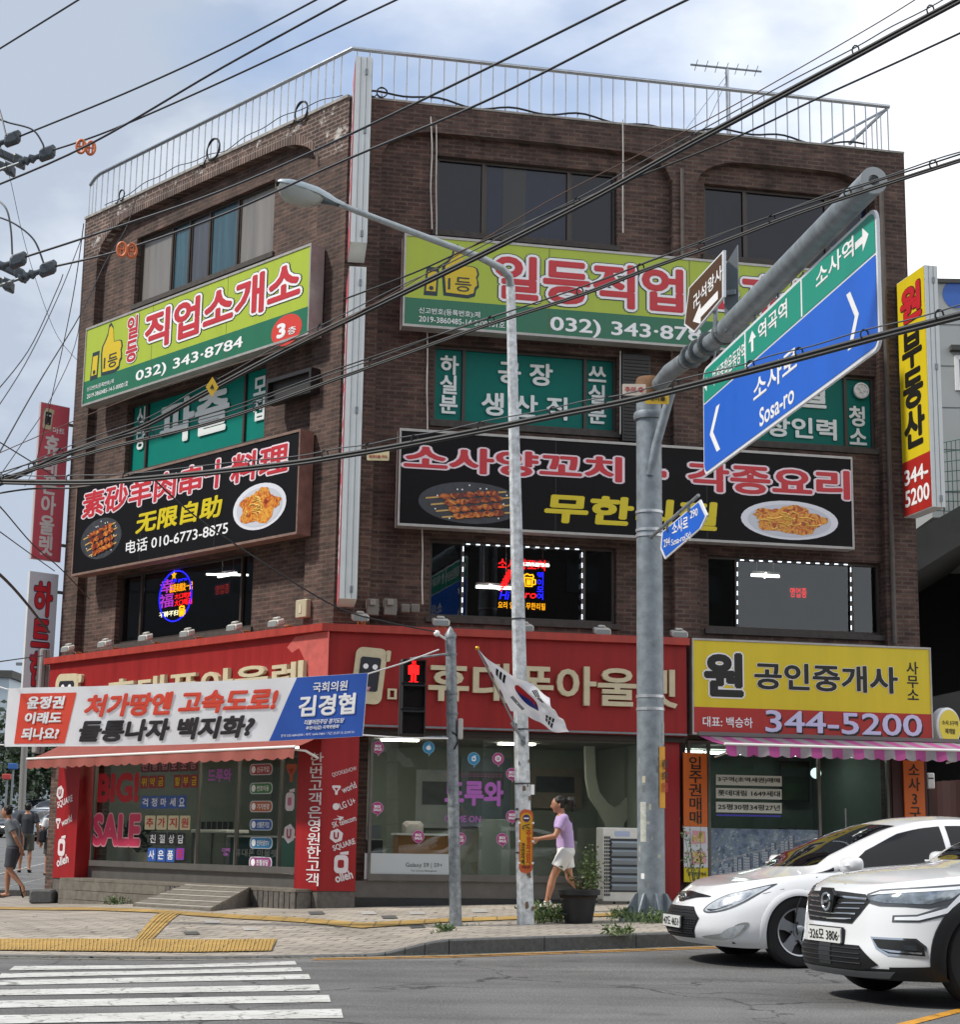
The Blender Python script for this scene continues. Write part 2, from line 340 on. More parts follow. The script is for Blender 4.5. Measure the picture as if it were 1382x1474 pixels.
# ------------------------------------------------------------------ ground
def zg(x, y):
    z = (.026*max(x, -3) if x < 12 else .312)*sm(14.5, 18.6, y)
    z += .02*max(0, min(y, 85)-33) + .045*max(0, min(y, 190)-85)
    return z
def zs(x, y):                            # pavement surface
    h = .02 + max(.13*sm(-1.1, -.2, x), .19*sm(18.3, 23.5, y)*sm(-8.5, -3.5, x))
    return zg(x, y) + h
def grid_sheet(xs, ys, zf, inside=None):
    mb = MB(); idx = {}
    for j, y in enumerate(ys):
        for i, x in enumerate(xs): idx[i, j] = len(mb.v); mb.v.append((x, y, zf(x, y)))
    for j in range(len(ys)-1):
        for i in range(len(xs)-1):
            mb.f.append((idx[i, j], idx[i+1, j], idx[i+1, j+1], idx[i, j+1]))
    return mb
def asphalt(name, base, lo, hi):
    m = bpy.data.materials.new(name); m.use_nodes = True; nt = m.node_tree; N = nt.nodes; Lk = nt.links; b = N['Principled BSDF']
    tc = N.new('ShaderNodeTexCoord')
    a = N.new('ShaderNodeTexNoise'); a.inputs['Scale'].default_value = 55; a.inputs['Detail'].default_value = 6; a.inputs['Roughness'].default_value = .8
    c = N.new('ShaderNodeTexNoise'); c.inputs['Scale'].default_value = .7; c.inputs['Detail'].default_value = 6; c.inputs['Roughness'].default_value = .6
    Lk.new(tc.outputs['Object'], a.inputs[0]); Lk.new(tc.outputs['Object'], c.inputs[0])
    r1 = N.new('ShaderNodeValToRGB'); r1.color_ramp.elements[0].position = .36; r1.color_ramp.elements[1].position = .68
    r1.color_ramp.elements[0].color = (lo, lo, lo*1.02, 1); r1.color_ramp.elements[1].color = (hi, hi*.99, hi*.96, 1); Lk.new(a.outputs['Fac'], r1.inputs[0])
    r2 = N.new('ShaderNodeValToRGB'); r2.color_ramp.elements[0].position = .35; r2.color_ramp.elements[1].position = .65
    r2.color_ramp.elements[0].color = (.78, .77, .76, 1); r2.color_ramp.elements[1].color = (1.15, 1.15, 1.14, 1); Lk.new(c.outputs['Fac'], r2.inputs[0])
    mu = N.new('ShaderNodeMixRGB'); mu.blend_type = 'MULTIPLY'; mu.inputs[0].default_value = 1; Lk.new(r1.outputs[0], mu.inputs[1]); Lk.new(r2.outputs[0], mu.inputs[2])
    tk = N.new('ShaderNodeMapping'); tk.inputs['Rotation'].default_value = (0, 0, R(-14)); tk.inputs['Scale'].default_value = (.10, 1.5, 1); Lk.new(tc.outputs['Object'], tk.inputs[0]); tn = N.new('ShaderNodeTexNoise'); tn.inputs['Scale'].default_value = 1.0; tn.inputs['Detail'].default_value = 5; Lk.new(tk.outputs[0], tn.inputs['Vector'])
    tr_ = N.new('ShaderNodeValToRGB'); tr_.color_ramp.elements[0].position = .38; tr_.color_ramp.elements[1].position = .62; tr_.color_ramp.elements[0].color = (.74, .74, .74, 1); tr_.color_ramp.elements[1].color = (1.08, 1.08, 1.08, 1); Lk.new(tn.outputs['Fac'], tr_.inputs[0])
    mt_ = N.new('ShaderNodeMixRGB'); mt_.blend_type = 'MULTIPLY'; mt_.inputs[0].default_value = 1; Lk.new(mu.outputs[0], mt_.inputs[1]); Lk.new(tr_.outputs[0], mt_.inputs[2])
    ol = N.new('ShaderNodeTexVoronoi'); ol.inputs['Scale'].default_value = .9; ol.inputs['Randomness'].default_value = 1; Lk.new(tc.outputs['Object'], ol.inputs[0]); orr = N.new('ShaderNodeValToRGB'); orr.color_ramp.elements[0].position = .05; orr.color_ramp.elements[1].position = .16; orr.color_ramp.elements[0].color = (.62, .62, .62, 1); orr.color_ramp.elements[1].color = (1, 1, 1, 1); Lk.new(ol.outputs['Distance'], orr.inputs[0])
    mo_ = N.new('ShaderNodeMixRGB'); mo_.blend_type = 'MULTIPLY'; mo_.inputs[0].default_value = .8; Lk.new(mt_.outputs[0], mo_.inputs[1]); Lk.new(orr.outputs[0], mo_.inputs[2]); mu = mo_
    # bright stones and hairline cracks
    v = N.new('ShaderNodeTexVoronoi'); v.inputs['Scale'].default_value = 38; Lk.new(tc.outputs['Object'], v.inputs[0])
    rv = N.new('ShaderNodeValToRGB'); rv.color_ramp.elements[0].position = .10; rv.color_ramp.elements[0].color = (1, 1, 1, 1); rv.color_ramp.elements[1].position = .2; rv.color_ramp.elements[1].color = (0, 0, 0, 1)
    Lk.new(v.outputs['Distance'], rv.inputs[0])
    ms = N.new('ShaderNodeMixRGB'); ms.inputs[2].default_value = (.3, .3, .29, 1); Lk.new(rv.outputs[0], ms.inputs[0]); Lk.new(mu.outputs[0], ms.inputs[1])
    wn = N.new('ShaderNodeTexNoise'); wn.inputs['Scale'].default_value = 1.6; wn.inputs['Detail'].default_value = 5; Lk.new(tc.outputs['Object'], wn.inputs[0])
    wv = N.new('ShaderNodeVectorMath'); wv.operation = 'MULTIPLY_ADD'; wv.inputs[1].default_value = (1.2, 1.2, 0); Lk.new(wn.outputs['Color'], wv.inputs[0]); Lk.new(tc.outputs['Object'], wv.inputs[2])
    ck = N.new('ShaderNodeTexVoronoi'); ck.feature = 'DISTANCE_TO_EDGE'; ck.inputs['Scale'].default_value = .33; Lk.new(wv.outputs[0], ck.inputs[0])
    rc = N.new('ShaderNodeValToRGB'); rc.color_ramp.elements[0].color = (1, 1, 1, 1); rc.color_ramp.elements[0].position = .002; rc.color_ramp.elements[1].position = .007; rc.color_ramp.elements[1].color = (0, 0, 0, 1)
    Lk.new(ck.outputs['Distance'], rc.inputs[0])
    mc = N.new('ShaderNodeMixRGB'); mc.inputs[2].default_value = (.025, .025, .025, 1); Lk.new(rc.outputs[0], mc.inputs[0]); Lk.new(ms.outputs[0], mc.inputs[1])
    Lk.new(mc.outputs[0], b.inputs['Base Color']); b.inputs['Roughness'].default_value = .82
    bp = N.new('ShaderNodeBump'); bp.inputs['Strength'].default_value = .6; bp.inputs['Distance'].default_value = .006; Lk.new(a.outputs['Fac'], bp.inputs['Height']); Lk.new(bp.outputs[0], b.inputs['Normal'])
    return m
asph = asphalt('asphalt', .05, .045, .24)
def lad(a, b, n): return [a+(b-a)*i/n for i in range(n+1)]
gx = [-900, -300, -120, -60] + lad(-40, -10, 6) + lad(-9, 14, 46) + [20, 40, 60, 120, 300, 900]
gy = [-200, -60, -20, -5] + lad(2, 13, 14)+lad(13.2, 20, 34)+lad(20.5, 40, 26) + lad(45, 200, 31) + [300, 600, 1500, 3000]
struct(grid_sheet(gx, gy, zg).build('road', asph, smooth=True))
# pavement: outline of the kerb (front edge) from the left to the right
KERB = [(-16, 17.6), (-7.5, 17.75), (-4.96, 17.8), (-2.2, 18.0), (-1.1, 18.12), (-.25, 18.3), (2.06, 19.14), (4.5, 20.03), (14, 23.5), (40, 33)]
def kerb_y(x):
    for (a, b), (c, d) in zip(KERB, KERB[1:]):
        if a <= x <= c: return b+(d-b)*(x-a)/(c-a)
    return KERB[0][1] if x < KERB[0][0] else KERB[-1][1]
xs = lad(-16, -2.2, 40)+lad(-2.1, .6, 27)+lad(.8, 14, 40)+lad(15, 40, 10)
mb = MB(); ns = 70
for i, x in enumerate(xs):
    y0 = kerb_y(x)+.16; y1 = 34.2 if x < -7 else (34.2+(x+7)*.4 if x < 14 else 42)
    for j in range(ns+1):
        y = y0+(y1-y0)*(j/ns)**1.4; mb.v.append((x, y, zs(x, y)))
for i in range(len(xs)-1):
    for j in range(ns):
        a = i*(ns+1)+j; mb.f.append((a, a+ns+1, a+ns+2, a+1))
paver = brick('pavers', R(20), None, '#aaa498', '#99938a', '#5d5952', bw=.36, bh=.18, ms=.012, vert=False, bumpk=.5)
paver_dark = brick('pavers_left', R(-12), None, '#868583', '#7a7a79', '#4d4d4a', bw=.30, bh=.30, ms=.012, vert=False, bumpk=.5)
struct(mb.build('pavement', paver, smooth=True))
granite = M('kerb_granite', '#5d5e5d', .8, var=.35, vs=20, bump=.3, bs=60)
mb = MB(); xk = lad(-16, -1.2, 15)+[-1.1, -.9, -.7, -.5, -.25]+lad(.75, 14.75, 14)+[20, 30, 40]
def kerb_seg(mb, xa, xb, gap):
    n = 3; L = []
    for k in range(n+1):
        x = xa+(xb-xa)*k/n
        if k == 0: x += gap
        if k == n: x -= gap
        y = kerb_y(x); t = zs(x, y+.17)+.003
        L.append([Vector((x, y, zg(x, y)-.1)), Vector((x, y, t-.015)), Vector((x, y+.015, t)), Vector((x, y+.18, t)), Vector((x, y+.18, zg(x, y)-.1))])
    n0 = len(mb.v)
    for row in L: mb.v += [tuple(v) for v in row]
    for k in range(n):
        for j in range(4): a = n0+k*5+j; mb.f.append((a, a+5, a+6, a+1))
    mb.f.append((n0, n0+1, n0+2, n0+3, n0+4)); mb.f.append(tuple(n0+n*5+j for j in (4, 3, 2, 1, 0)))
for a, b in zip(xk, xk[1:]): kerb_seg(mb, a, b, .004)
struct(mb.build('kerb', granite))
# rear kerb of the corner, along the side street
mb = MB(); mb.box(ident, -16, -8.6, 34.15, 34.32, -.3, .08); struct(mb.build('kerb', granite))
# painted markings
def paint(name, col, thr=.44, sc=7):
    m = bpy.data.materials.new(name); m.use_nodes = True; nt = m.node_tree; N = nt.nodes; Lk = nt.links; b = N['Principled BSDF']
    tc = N.new('ShaderNodeTexCoord'); n = N.new('ShaderNodeTexNoise'); n.inputs['Scale'].default_value = sc; n.inputs['Detail'].default_value = 9; n.inputs['Roughness'].default_value = .75
    Lk.new(tc.outputs['Object'], n.inputs[0]); r = N.new('ShaderNodeValToRGB'); r.color_ramp.elements[0].position = thr-.09; r.color_ramp.elements[1].position = thr
    c = lin(col); r.color_ramp.elements[0].color = (.16, .16, .155, 1); r.color_ramp.elements[1].color = (*c, 1); Lk.new(n.outputs['Fac'], r.inputs[0])
    n2 = N.new('ShaderNodeTexNoise'); n2.inputs['Scale'].default_value = 2.2; n2.inputs['Detail'].default_value = 5; Lk.new(tc.outputs['Object'], n2.inputs[0])
    r2 = N.new('ShaderNodeValToRGB'); r2.color_ramp.elements[0].position = .3; r2.color_ramp.elements[0].color = (.78, .77, .75, 1); r2.color_ramp.elements[1].position = .65
    Lk.new(n2.outputs['Fac'], r2.inputs[0]); mu = N.new('ShaderNodeMixRGB'); mu.blend_type = 'MULTIPLY'; mu.inputs[0].default_value = 1; Lk.new(r.outputs[0], mu.inputs[1]); Lk.new(r2.outputs[0], mu.inputs[2])
    wn = N.new('ShaderNodeTexNoise'); wn.inputs['Scale'].default_value = 3.0; wn.inputs['Detail'].default_value = 5; Lk.new(tc.outputs['Object'], wn.inputs[0]); wv = N.new('ShaderNodeVectorMath'); wv.operation = 'MULTIPLY_ADD'; wv.inputs[1].default_value = (.5, .5, 0); Lk.new(wn.outputs['Color'], wv.inputs[0]); Lk.new(tc.outputs['Object'], wv.inputs[2])
    ck = N.new('ShaderNodeTexVoronoi'); ck.feature = 'DISTANCE_TO_EDGE'; ck.inputs['Scale'].default_value = 2.3; Lk.new(wv.outputs[0], ck.inputs[0]); rc = N.new('ShaderNodeValToRGB'); rc.color_ramp.elements[0].position = .006; rc.color_ramp.elements[1].position = .022; rc.color_ramp.elements[0].color = (.25, .25, .24, 1); Lk.new(ck.outputs['Distance'], rc.inputs[0])
    m2 = N.new('ShaderNodeMixRGB'); m2.blend_type = 'MULTIPLY'; m2.inputs[0].default_value = .85; Lk.new(mu.outputs[0], m2.inputs[1]); Lk.new(rc.outputs[0], m2.inputs[2])
    Lk.new(m2.outputs[0], b.inputs['Base Color']); b.inputs['Roughness'].default_value = .7
    return m
roadwhite = paint('road_paint_white', '#c6c6c2', .45, 11)
roadyel = paint('road_paint_yellow', '#c48a1c', .44, 9)
def gpix(px, py, zf=zg):                 # ground point under a pixel
    r = ray(px, py); h = lambda t: CAMZ+r.z*t-zf(r.x*t, r.y*t); lo = 4.0; hi = 4.5
    while h(hi) > 0 and hi < 500: lo, hi = hi, hi*1.015
    for _ in range(40):
        m = (lo+hi)/2
        if h(m) > 0: lo = m
        else: hi = m
    q = r*hi; return q.x, q.y
def strip(mb, pts, n, zf, lift):         # pts: 4 ground corners (ring) subdivided lengthwise
    (ax, ay), (bx, by), (cx, cy), (dx, dy) = pts; n0 = len(mb.v)
    for i in range(n+1):
        t = i/n
        for (px, py, qx, qy) in ((ax, ay, bx, by), (dx, dy, cx, cy)):
            x = px+(qx-px)*t; y = py+(qy-py)*t; mb.v.append((x, y, zf(x, y)+lift))
    for i in range(n): a = n0+i*2; mb.f.append((a, a+2, a+3, a+1))
mb = MB(); k = 2.468
stripes = [((22, 1397), (52+4, 1385+6.5)), ]
zebra = [  # left x,top,bottom ; right x,top,bottom (picture pixels), one bar each
    ((20, 1391.5, 1397.5), (424, 1384, 1389)), ((2, 1402, 1408.5), (432, 1393, 1398.5)), ((-60, 1413.5, 1420.5), (444, 1403, 1410)),
    ((-110, 1427.5, 1435.5), (458, 1418, 1426.5)), ((-150, 1444, 1454.5), (473, 1433, 1443)), ((-190, 1466, 1478), (491, 1453, 1466)), ((-230, 1496, 1510), (512, 1480, 1495))]
for (xl, a, b), (xr, c, d) in zebra:
    strip(mb, [gpix(xl, a), gpix(xr, c), gpix(xr+3, d), gpix(xl-8, b)], 12, zg, .005)
for (xl, a, b), (xr, c, d) in [] and [((-90, 1382, 1386), (20, 1380.5, 1384.5)), ((-100, 1390, 1395), (6, 1387.5, 1392))]:
    strip(mb, [gpix(xl, a), gpix(xr, c), gpix(xr-3, d), gpix(xl, b)], 6, zg, .005)
struct(mb.build('crosswalk_paint', roadwhite))
mb = MB()
for o, w in ((.20, .09), (.42, .07)):
    pts = [(x, kerb_y(x)) for x in (-1.6, -.25, 2.06, 4.5, 14, 40)]
    for (a, b), (c, d) in zip(pts, pts[1:]): strip(mb, [(a, b-o), (c, d-o), (c, d-o-w), (a, b-o-w)], 6, zg, .005)
a = gpix(1270, 1480); b = gpix(1382, 1452)
strip(mb, [a, b, (b[0]+.02, b[1]-.16), (a[0]+.02, a[1]-.16)], 6, zg, .005)
dx, dy = b[0]-a[0], b[1]-a[1]
strip(mb, [b, (b[0]+dx*6, b[1]+dy*6), (b[0]+dx*6+.02, b[1]+dy*6-.16), (b[0]+.02, b[1]-.16)], 6, zg, .005)
struct(mb.build('yellow_line', roadyel))
# grit washed up in the gutter
gut = M('gutter_concrete', '#7d7a70', .9, var=.35, vs=12)
mb = MB()
pts = [(x, kerb_y(x)) for x in (-4.9, -2.2, -1.1, -.25, 2.06, 4.5, 14)]
for (a, b), (c, d) in zip(pts, pts[1:]): strip(mb, [(a, b+.01), (c, d+.01), (c, d-.19), (a, b-.19)], 6, zg, .003)
struct(mb.build('gutter', gut))
# tactile paving
tact = brick('tactile_paving', R(0), None, '#b09250', '#a08346', '#756743', bw=.30, bh=.30, ms=.010, vert=False, off=0)
mb = MB()
def tack(mb, q, n): strip(mb, [gpix(*p_, zs) for p_ in q], n, zs, .012)
tack(mb, [(-40, 1352.5), (398, 1352.5), (390, 1370), (-40, 1368.5)], 14)
tack(mb, [(190, 1357), (230, 1315), (262, 1315), (215, 1357)], 14)
tack(mb, [(-40, 1304), (120, 1307), (118, 1311), (-40, 1307.5)], 6); tack(mb, [(120, 1307), (278, 1314), (276, 1319), (118, 1311)], 6)
tack(mb, [(278, 1314), (430, 1322), (425, 1328), (276, 1319)], 6); tack(mb, [(430, 1322), (523, 1329.5), (520, 1337), (425, 1328)], 5)
tack(mb, [(523, 1329.5), (640, 1323), (640, 1328.5), (520, 1337)], 5); tack(mb, [(640, 1323), (770, 1319), (770, 1323.5), (640, 1328.5)], 5)
tack(mb, [(770, 1319), (960, 1313), (960, 1317), (770, 1323.5)], 6)
tp = mb.build('tactile_strip', tact); struct(tp)
mb = MB(); yb = M('tactile_bar', '#b59655', .75, var=.25, vs=15)
A = gpix(-38, 1368.5, zs); B = gpix(392, 1370, zs); C0 = gpix(-38, 1353.5, zs); D0 = gpix(397, 1353.5, zs)
nb = 78
for i in range(nb):                      # raised bars
    t = (i+.3)/nb; t2 = (i+.62)/nb
    q = [(C0[0]+(D0[0]-C0[0])*t, C0[1]+(D0[1]-C0[1])*t), (C0[0]+(D0[0]-C0[0])*t2, C0[1]+(D0[1]-C0[1])*t2), (A[0]+(B[0]-A[0])*t2, A[1]+(B[1]-A[1])*t2), (A[0]+(B[0]-A[0])*t, A[1]+(B[1]-A[1])*t)]
    v = [Vector((x, y, zs(x, y)+.012)) for x, y in q]; w = [a+Vector((0, 0, .009)) for a in v]
    mb.add(v+w, [(4, 5, 6, 7), (0, 1, 5, 4), (1, 2, 6, 5), (2, 3, 7, 6), (3, 0, 4, 7)])
E_ = [gpix(193, 1356, zs), gpix(212, 1356, zs), gpix(259, 1316, zs), gpix(232, 1316, zs)]
for k in range(4):
    t = (k+.2)/4; t2 = (k+.6)/4; f = lambda a, b, t: (a[0]+(b[0]-a[0])*t, a[1]+(b[1]-a[1])*t)
    strip(mb, [f(E_[0], E_[1], t), f(E_[3], E_[2], t), f(E_[3], E_[2], t2), f(E_[0], E_[1], t2)], 16, zs, .020)
struct(mb.build('tactile_bars', yb))
# odd dark and pale pavers
for nm, cc, lst in (('dark_pavers', '#4e4e4c', [(275, 1344), (455, 1315), (560, 1321), (600, 1334.5), (490, 1333)]), ('pale_pavers', '#a3a09a', [(530, 1315), (600, 1315), (305, 1328), (360, 1338), (690, 1312), (840, 1309)])):
    mb = MB()
    for (x, y) in lst: strip(mb, [gpix(x-12, y-2.2, zs), gpix(x+9, y-2.6, zs), gpix(x+13, y+1.6, zs), gpix(x-9, y+2.2, zs)], 2, zs, .008)
    struct(mb.build(nm, M(nm, cc, .85, var=.2)))

rd = random.Random(77); mb = MB()
for i in range(420):
    x = rd.uniform(-9, 9); y = kerb_y(x)+rd.choice((rd.uniform(-.25, -.02), rd.uniform(.25, 6.5), rd.gauss(.0, .05)-.1)); fz = zs if y > kerb_y(x)+.2 else zg
    z = fz(x, y)+.014; a = rd.uniform(0, 6.28); L = rd.uniform(.015, .045); w = L*rd.uniform(.3, .6); c_, s_ = math.cos(a), math.sin(a)
    mb.quad((x-L*c_, y-L*s_, z), (x+w*s_, y-w*c_, z+.006), (x+L*c_, y+L*s_, z+.003), (x-w*s_, y+w*c_, z+.008))
struct(tag(mb.build('fallen_leaves', M('dry_leaf', '#5c5134', .9, var=.5, vs=9)), 'dry leaves and grit scattered on the pavement and in the gutter', 'litter'), 'stuff')
# ------------------------------------------------------------------ the brick building: planes
AL, AR = R(43.577), R(78.207)
C0_ = at(488, 610, 26.0)
FL = Fac(C0_, (math.sin(AL), -math.cos(AL)), (-math.cos(AL), -math.sin(AL)))
FR = Fac(C0_, (math.sin(AR), math.cos(AR)), (math.cos(AR), -math.sin(AR)))
bis = -(FL.n+FR.n).normalized(); _k = 1/math.cos((FL.n.angle(FR.n))/2)
def cpt(o):                              # where the two facade planes meet when moved out by o
    q = FL.O - bis*_k*o; return q.x, q.y
ZTOP, ZB, UL, UR = 12.88, .05, -8.05, 9.62
bld = thing('brick_building', 'four storey dark brown brick corner building with rooftop railing and shop signs', 'building', (FL.O.x, FL.O.y, .2))
bc1, bc2, bm_ = '#48352f', '#614b43', '#625952'
brickL = brick('brick_left', FL.d, FL.n, bc1, bc2, bm_); brickR = brick('brick_right', FR.d, FR.n, bc1, bc2, bm_)
brickLw = brick('brick_left_flaked', FL.d, FL.n, bc1, bc2, '#8a827c', wear=('#b9b4ae', 2.6, .57))
brickRw = brick('brick_right_flaked', FR.d, FR.n, bc1, bc2, bm_, wear=('#9a9490', 3.2, .66))
soldL = brick('brick_left_soldier', FL.d, FL.n, bc1, bc2, '#8a827c', bw=.07, bh=.26, off=0)
def wall_holes(mb, F, off, u0, u1, z0, z1, holes, depth):
    us = sorted({u0, u1, *[h[0] for h in holes], *[h[1] for h in holes]}); zz = sorted({z0, z1, *[h[2] for h in holes], *[h[3] for h in holes]})
    for i in range(len(us)-1):
        for j in range(len(zz)-1):
            cu, cz = (us[i]+us[i+1])/2, (zz[j]+zz[j+1])/2
            if any(h[0] < cu < h[1] and h[2] < cz < h[3] for h in holes): continue
            mb.quad(F.p(us[i], off, zz[j]), F.p(us[i+1], off, zz[j]), F.p(us[i+1], off, zz[j+1]), F.p(us[i], off, zz[j+1]))
    for a, b, c, d in holes:
        for (x0, y0), (x1, y1) in (((a, c), (b, c)), ((b, c), (b, d)), ((b, d), (a, d)), ((a, d), (a, c))):
            mb.quad(F.p(x0, off, y0), F.p(x1, off, y1), F.p(x1, off-depth, y1), F.p(x0, off-depth, y0))
REC = -.15
hL = [(-6.38, -2.12, 10.82, 12.12), (-6.4, -2.16, 7.62, 8.92), (-6.42, -2.3, 4.50, 5.76)]
hR = [(1.48, 4.52, 10.82, 12.10), (6.05, 9.05, 10.80, 12.06), (1.50, 4.54, 7.66, 8.92), (6.05, 9.04, 7.66, 8.92), (1.50, 4.52, 4.55, 5.77), (6.04, 9.05, 4.55, 5.74), (.62, 5.15, .55, 2.72), (5.62, 9.0, .3, 2.75)]
hLs = hL + [(-6.5, -.42, .62, 2.72)]
mb = MB(); wall_holes(mb, FL, REC, UL+.05, 0, ZB, 12.6, hLs, .14)
mb.box(FL.p, UL, UL+.52, REC, 0, ZB, 12.0); mb.box(FL.p, -.74, 0, REC, 0, 2.7, 12.0)
# left end wall and rear
mb.quad(FL.p(UL, REC, ZB), FL.p(UL, -9, ZB), FL.p(UL, -9, ZTOP), FL.p(UL, REC, ZTOP))
mb.build('wall', brickL, bld)
mb = MB(); wall_holes(mb, FR, REC, 0, UR-.05, ZB, 12.6, hR, .14)
for a, b, z in ((0, .56, 2.7), (5.44, 5.86, 2.7), (9.06, UR, ZB)): mb.box(FR.p, a, b, REC, 0, z, 12.0)
mb.quad(FR.p(UR, REC, ZB), FR.p(UR, -9, ZB), FR.p(UR, -9, ZTOP), FR.p(UR, REC, ZTOP))
mb.build('wall', brickR, bld)
def spandrel(F, bays, piers, zt, crown, drop, rad, extra):
    mb = MB(); sol = MB()
    for (a, b) in piers: mb.box(F.p, a, b, REC, 0, 12.0, zt)
    for (a, b) in bays:
        n = 44; P = []
        for i in range(n+1):
            t = i/n; u = a+(b-a)*t; d = min(u-a, b-u)
            z = crown - (drop*(1-math.sqrt(max(0, 1-(1-min(1, d/rad))**2)))) - .05*(2*t-1)**2
            P.append((u, z))
        for (u0, z0), (u1, z1) in zip(P, P[1:]):
            mb.quad(F.p(u0, 0, z0), F.p(u1, 0, z1), F.p(u1, 0, zt), F.p(u0, 0, zt))
            mb.quad(F.p(u0, 0, z0), F.p(u1, 0, z1), F.p(u1, REC, z1), F.p(u0, REC, z0))
            sol.quad(F.p(u0, .012, z0), F.p(u1, .012, z1), F.p(u1, .012, z1+.17), F.p(u0, .012, z0+.17))
            sol.quad(F.p(u0, .012, z0), F.p(u1, .012, z1), F.p(u1, 0, z1), F.p(u0, 0, z0))
    return mb, sol
mb, sol = spandrel(FL, [(UL+.52, -.74)], [(UL, UL+.52), (-.74, 0)], ZTOP, 12.56, .62, 1.1, 0)
mb.build('parapet', brickLw, bld); sol.build('arch', soldL, bld)
mb, sol = spandrel(FR, [(.56, 5.44), (5.86, 9.06)], [(0, .56), (5.44, 5.86), (9.06, UR)], ZTOP, 12.44, .42, .8, 0)
mb.build('parapet', brickRw, bld)
roofc = M('roof_concrete', '#7d7b77', .9, var=.3)
mb = MB(); a = cpt(0); q = [FL.p(UL, 0, ZTOP), Vector((a[0], a[1], ZTOP)), FR.p(UR, 0, ZTOP), FR.p(UR, -9, ZTOP), FL.p(UL, -9, ZTOP)]
mb.quad(*q); mb.build('roof', roofc, bld)
cop = M('coping_mortar', '#9a968f', .9, var=.4, vs=8, bump=.6, bs=20)
mb = MB(); mb.box(FL.p, UL, -.02, -.2, .025, ZTOP+.002, ZTOP+.05); mb.box(FR.p, .05, UR, -.2, .02, ZTOP+.002, ZTOP+.035); mb.build('coping', cop, bld)
# floor bands of soldier bricks under the signs are hidden; sills
sill = M('sill_concrete', '#4a4541', .9, var=.4, vs=10)
# ---- windows
brown = M('brown_window_frame', '#3b322b', .5, var=.2)
pglass = glass('window_glass', (.62, .66, .68), .8)
navy = M('dark_pane', '#0d1526', .07, spec=.32, var=.35, vs=1.1); navy2 = M('dark_pane_blind', '#182338', .1, spec=.32, var=.25, vs=3)
beige = M('beige_blind_pane', '#7e7a75', .3, streak=.25, vs=5); tealc = M('teal_curtain_pane', '#3c5a66', .25, streak=.3, vs=9); greyc = M('grey_curtain_pane', '#4c4f57', .25, streak=.25, vs=8)
tealf = M('teal_film', '#076a60', .45, var=.08, vs=2, spec=.15); tealf2 = M('teal_film_light', '#0a7a6c', .45, var=.08, vs=2, spec=.15)
def window(F, hole, mull, mats, fm=brown, off=REC-.12, fw=.05, rail=None):
    u0, u1, z0, z1 = hole; mb = MB(); e = .004
    mb.box(F.p, u0+e, u1-e, off-.05, off+.03, z0+e, z0+fw); mb.box(F.p, u0+e, u1-e, off-.05, off+.03, z1-fw, z1-e)
    ed = [u0]+list(mull)+[u1]
    for i, m in enumerate(ed):
        a = m+e if i == 0 else (m-fw if i == len(ed)-1 else m-fw/2)
        mb.box(F.p, a, a+fw-(e if i in (0, len(ed)-1) else 0), off-.05, off+.03, z0+fw, z1-fw)
    w = mb.build('window', fm, bld)
    if z0 > 4: MB().box(F.p, u0-.05, u1+.05, REC-.02, REC+.04, z0-.09, z0-.003).build('sill', sill, w)
    for i, m in enumerate(mats):
        a, b = ed[i]+fw*.6, ed[i+1]-fw*.6
        MB().box(F.p, a, b, off-.02, off-.012, z0+fw*.9, z1-fw*.9).build('pane', m, w)
        if m is navy2: MB().box(F.p, a+(b-a)*.22, a+(b-a)*.5, off-.011, off-.008, z0+fw, z1-fw).build('curtain', M('dark_curtain', '#0a0e16', .3), w)
        if m not in (pglass, tealf, tealf2):      # meeting stile of the sliding sash
            MB().box(F.p, a, a+.03, off-.011, off+.006, z0+fw, z1-fw).build('sash', fm, w)
    return w
uL = lambda px, py: FL.uz(px, py, REC-.12)[0]; uR = lambda px, py: FR.uz(px, py, REC-.12)[0]
window(FL, hL[0], [uL(249, 360), uL(274, 350), uL(303, 335), uL(344, 320)], [beige, tealc, greyc, tealc, beige])
wLm = window(FL, hL[1], [uL(212, 620), uL(354, 560)], [tealf2, tealf2, tealf2])
wL2 = window(FL, hL[2], [uL(204, 870), uL(349, 840)], [pglass, pglass, pglass])
window(FR, hR[0], [uR(695, 290), uR(818, 300)], [navy, navy2, navy])
window(FR, hR[1], [uR(1071, 320), uR(1189, 320)], [navy, navy, navy2])
wR1 = window(FR, hR[2], [uR(667, 560), uR(842, 560)], [tealf, tealf, tealf])
wR2 = window(FR, hR[3], [uR(1050, 590), uR(1217, 590)], [tealf, tealf, tealf])
wR3 = window(FR, hR[4], [uR(665, 830), uR(840, 840)], [pglass, pglass, pglass])
wR4 = window(FR, hR[5], [uR(1060, 850), uR(1226, 860)], [pglass, pglass, pglass])
wt = M('window_letter_white', '#dfe5e2', .5)
Ow = REC-.105
text_on(wLm, FL, Ow, (196, 588, 649, 209, 585, 645), '식\n당', wt, .03)
text_on(wLm, FL, Ow, (230, 577, 640, 330, 556, 622), '파출', wt, .035)
text_on(wLm, FL, Ow, (364, 545, 608, 383, 540, 602), '모\n집', wt, .03)
text_on(wR1, FR, Ow, (633, 511, 595, 660, 512, 596), '하\n실\n분', wt, .03)
text_on(wR1, FR, Ow, (717, 520, 552, 796, 523, 556), '공 장', wt, .03)
text_on(wR1, FR, Ow, (693, 565, 598, 817, 571, 605), '생 산 직', wt, .03)
text_on(wR1, FR, Ow, (847, 527, 609, 873, 528, 611), '쓰\n실\n분', wt, .03)
text_on(wR2, FR, Ow, (1080, 545, 582, 1190, 550, 587), '일 일', wt, .03)
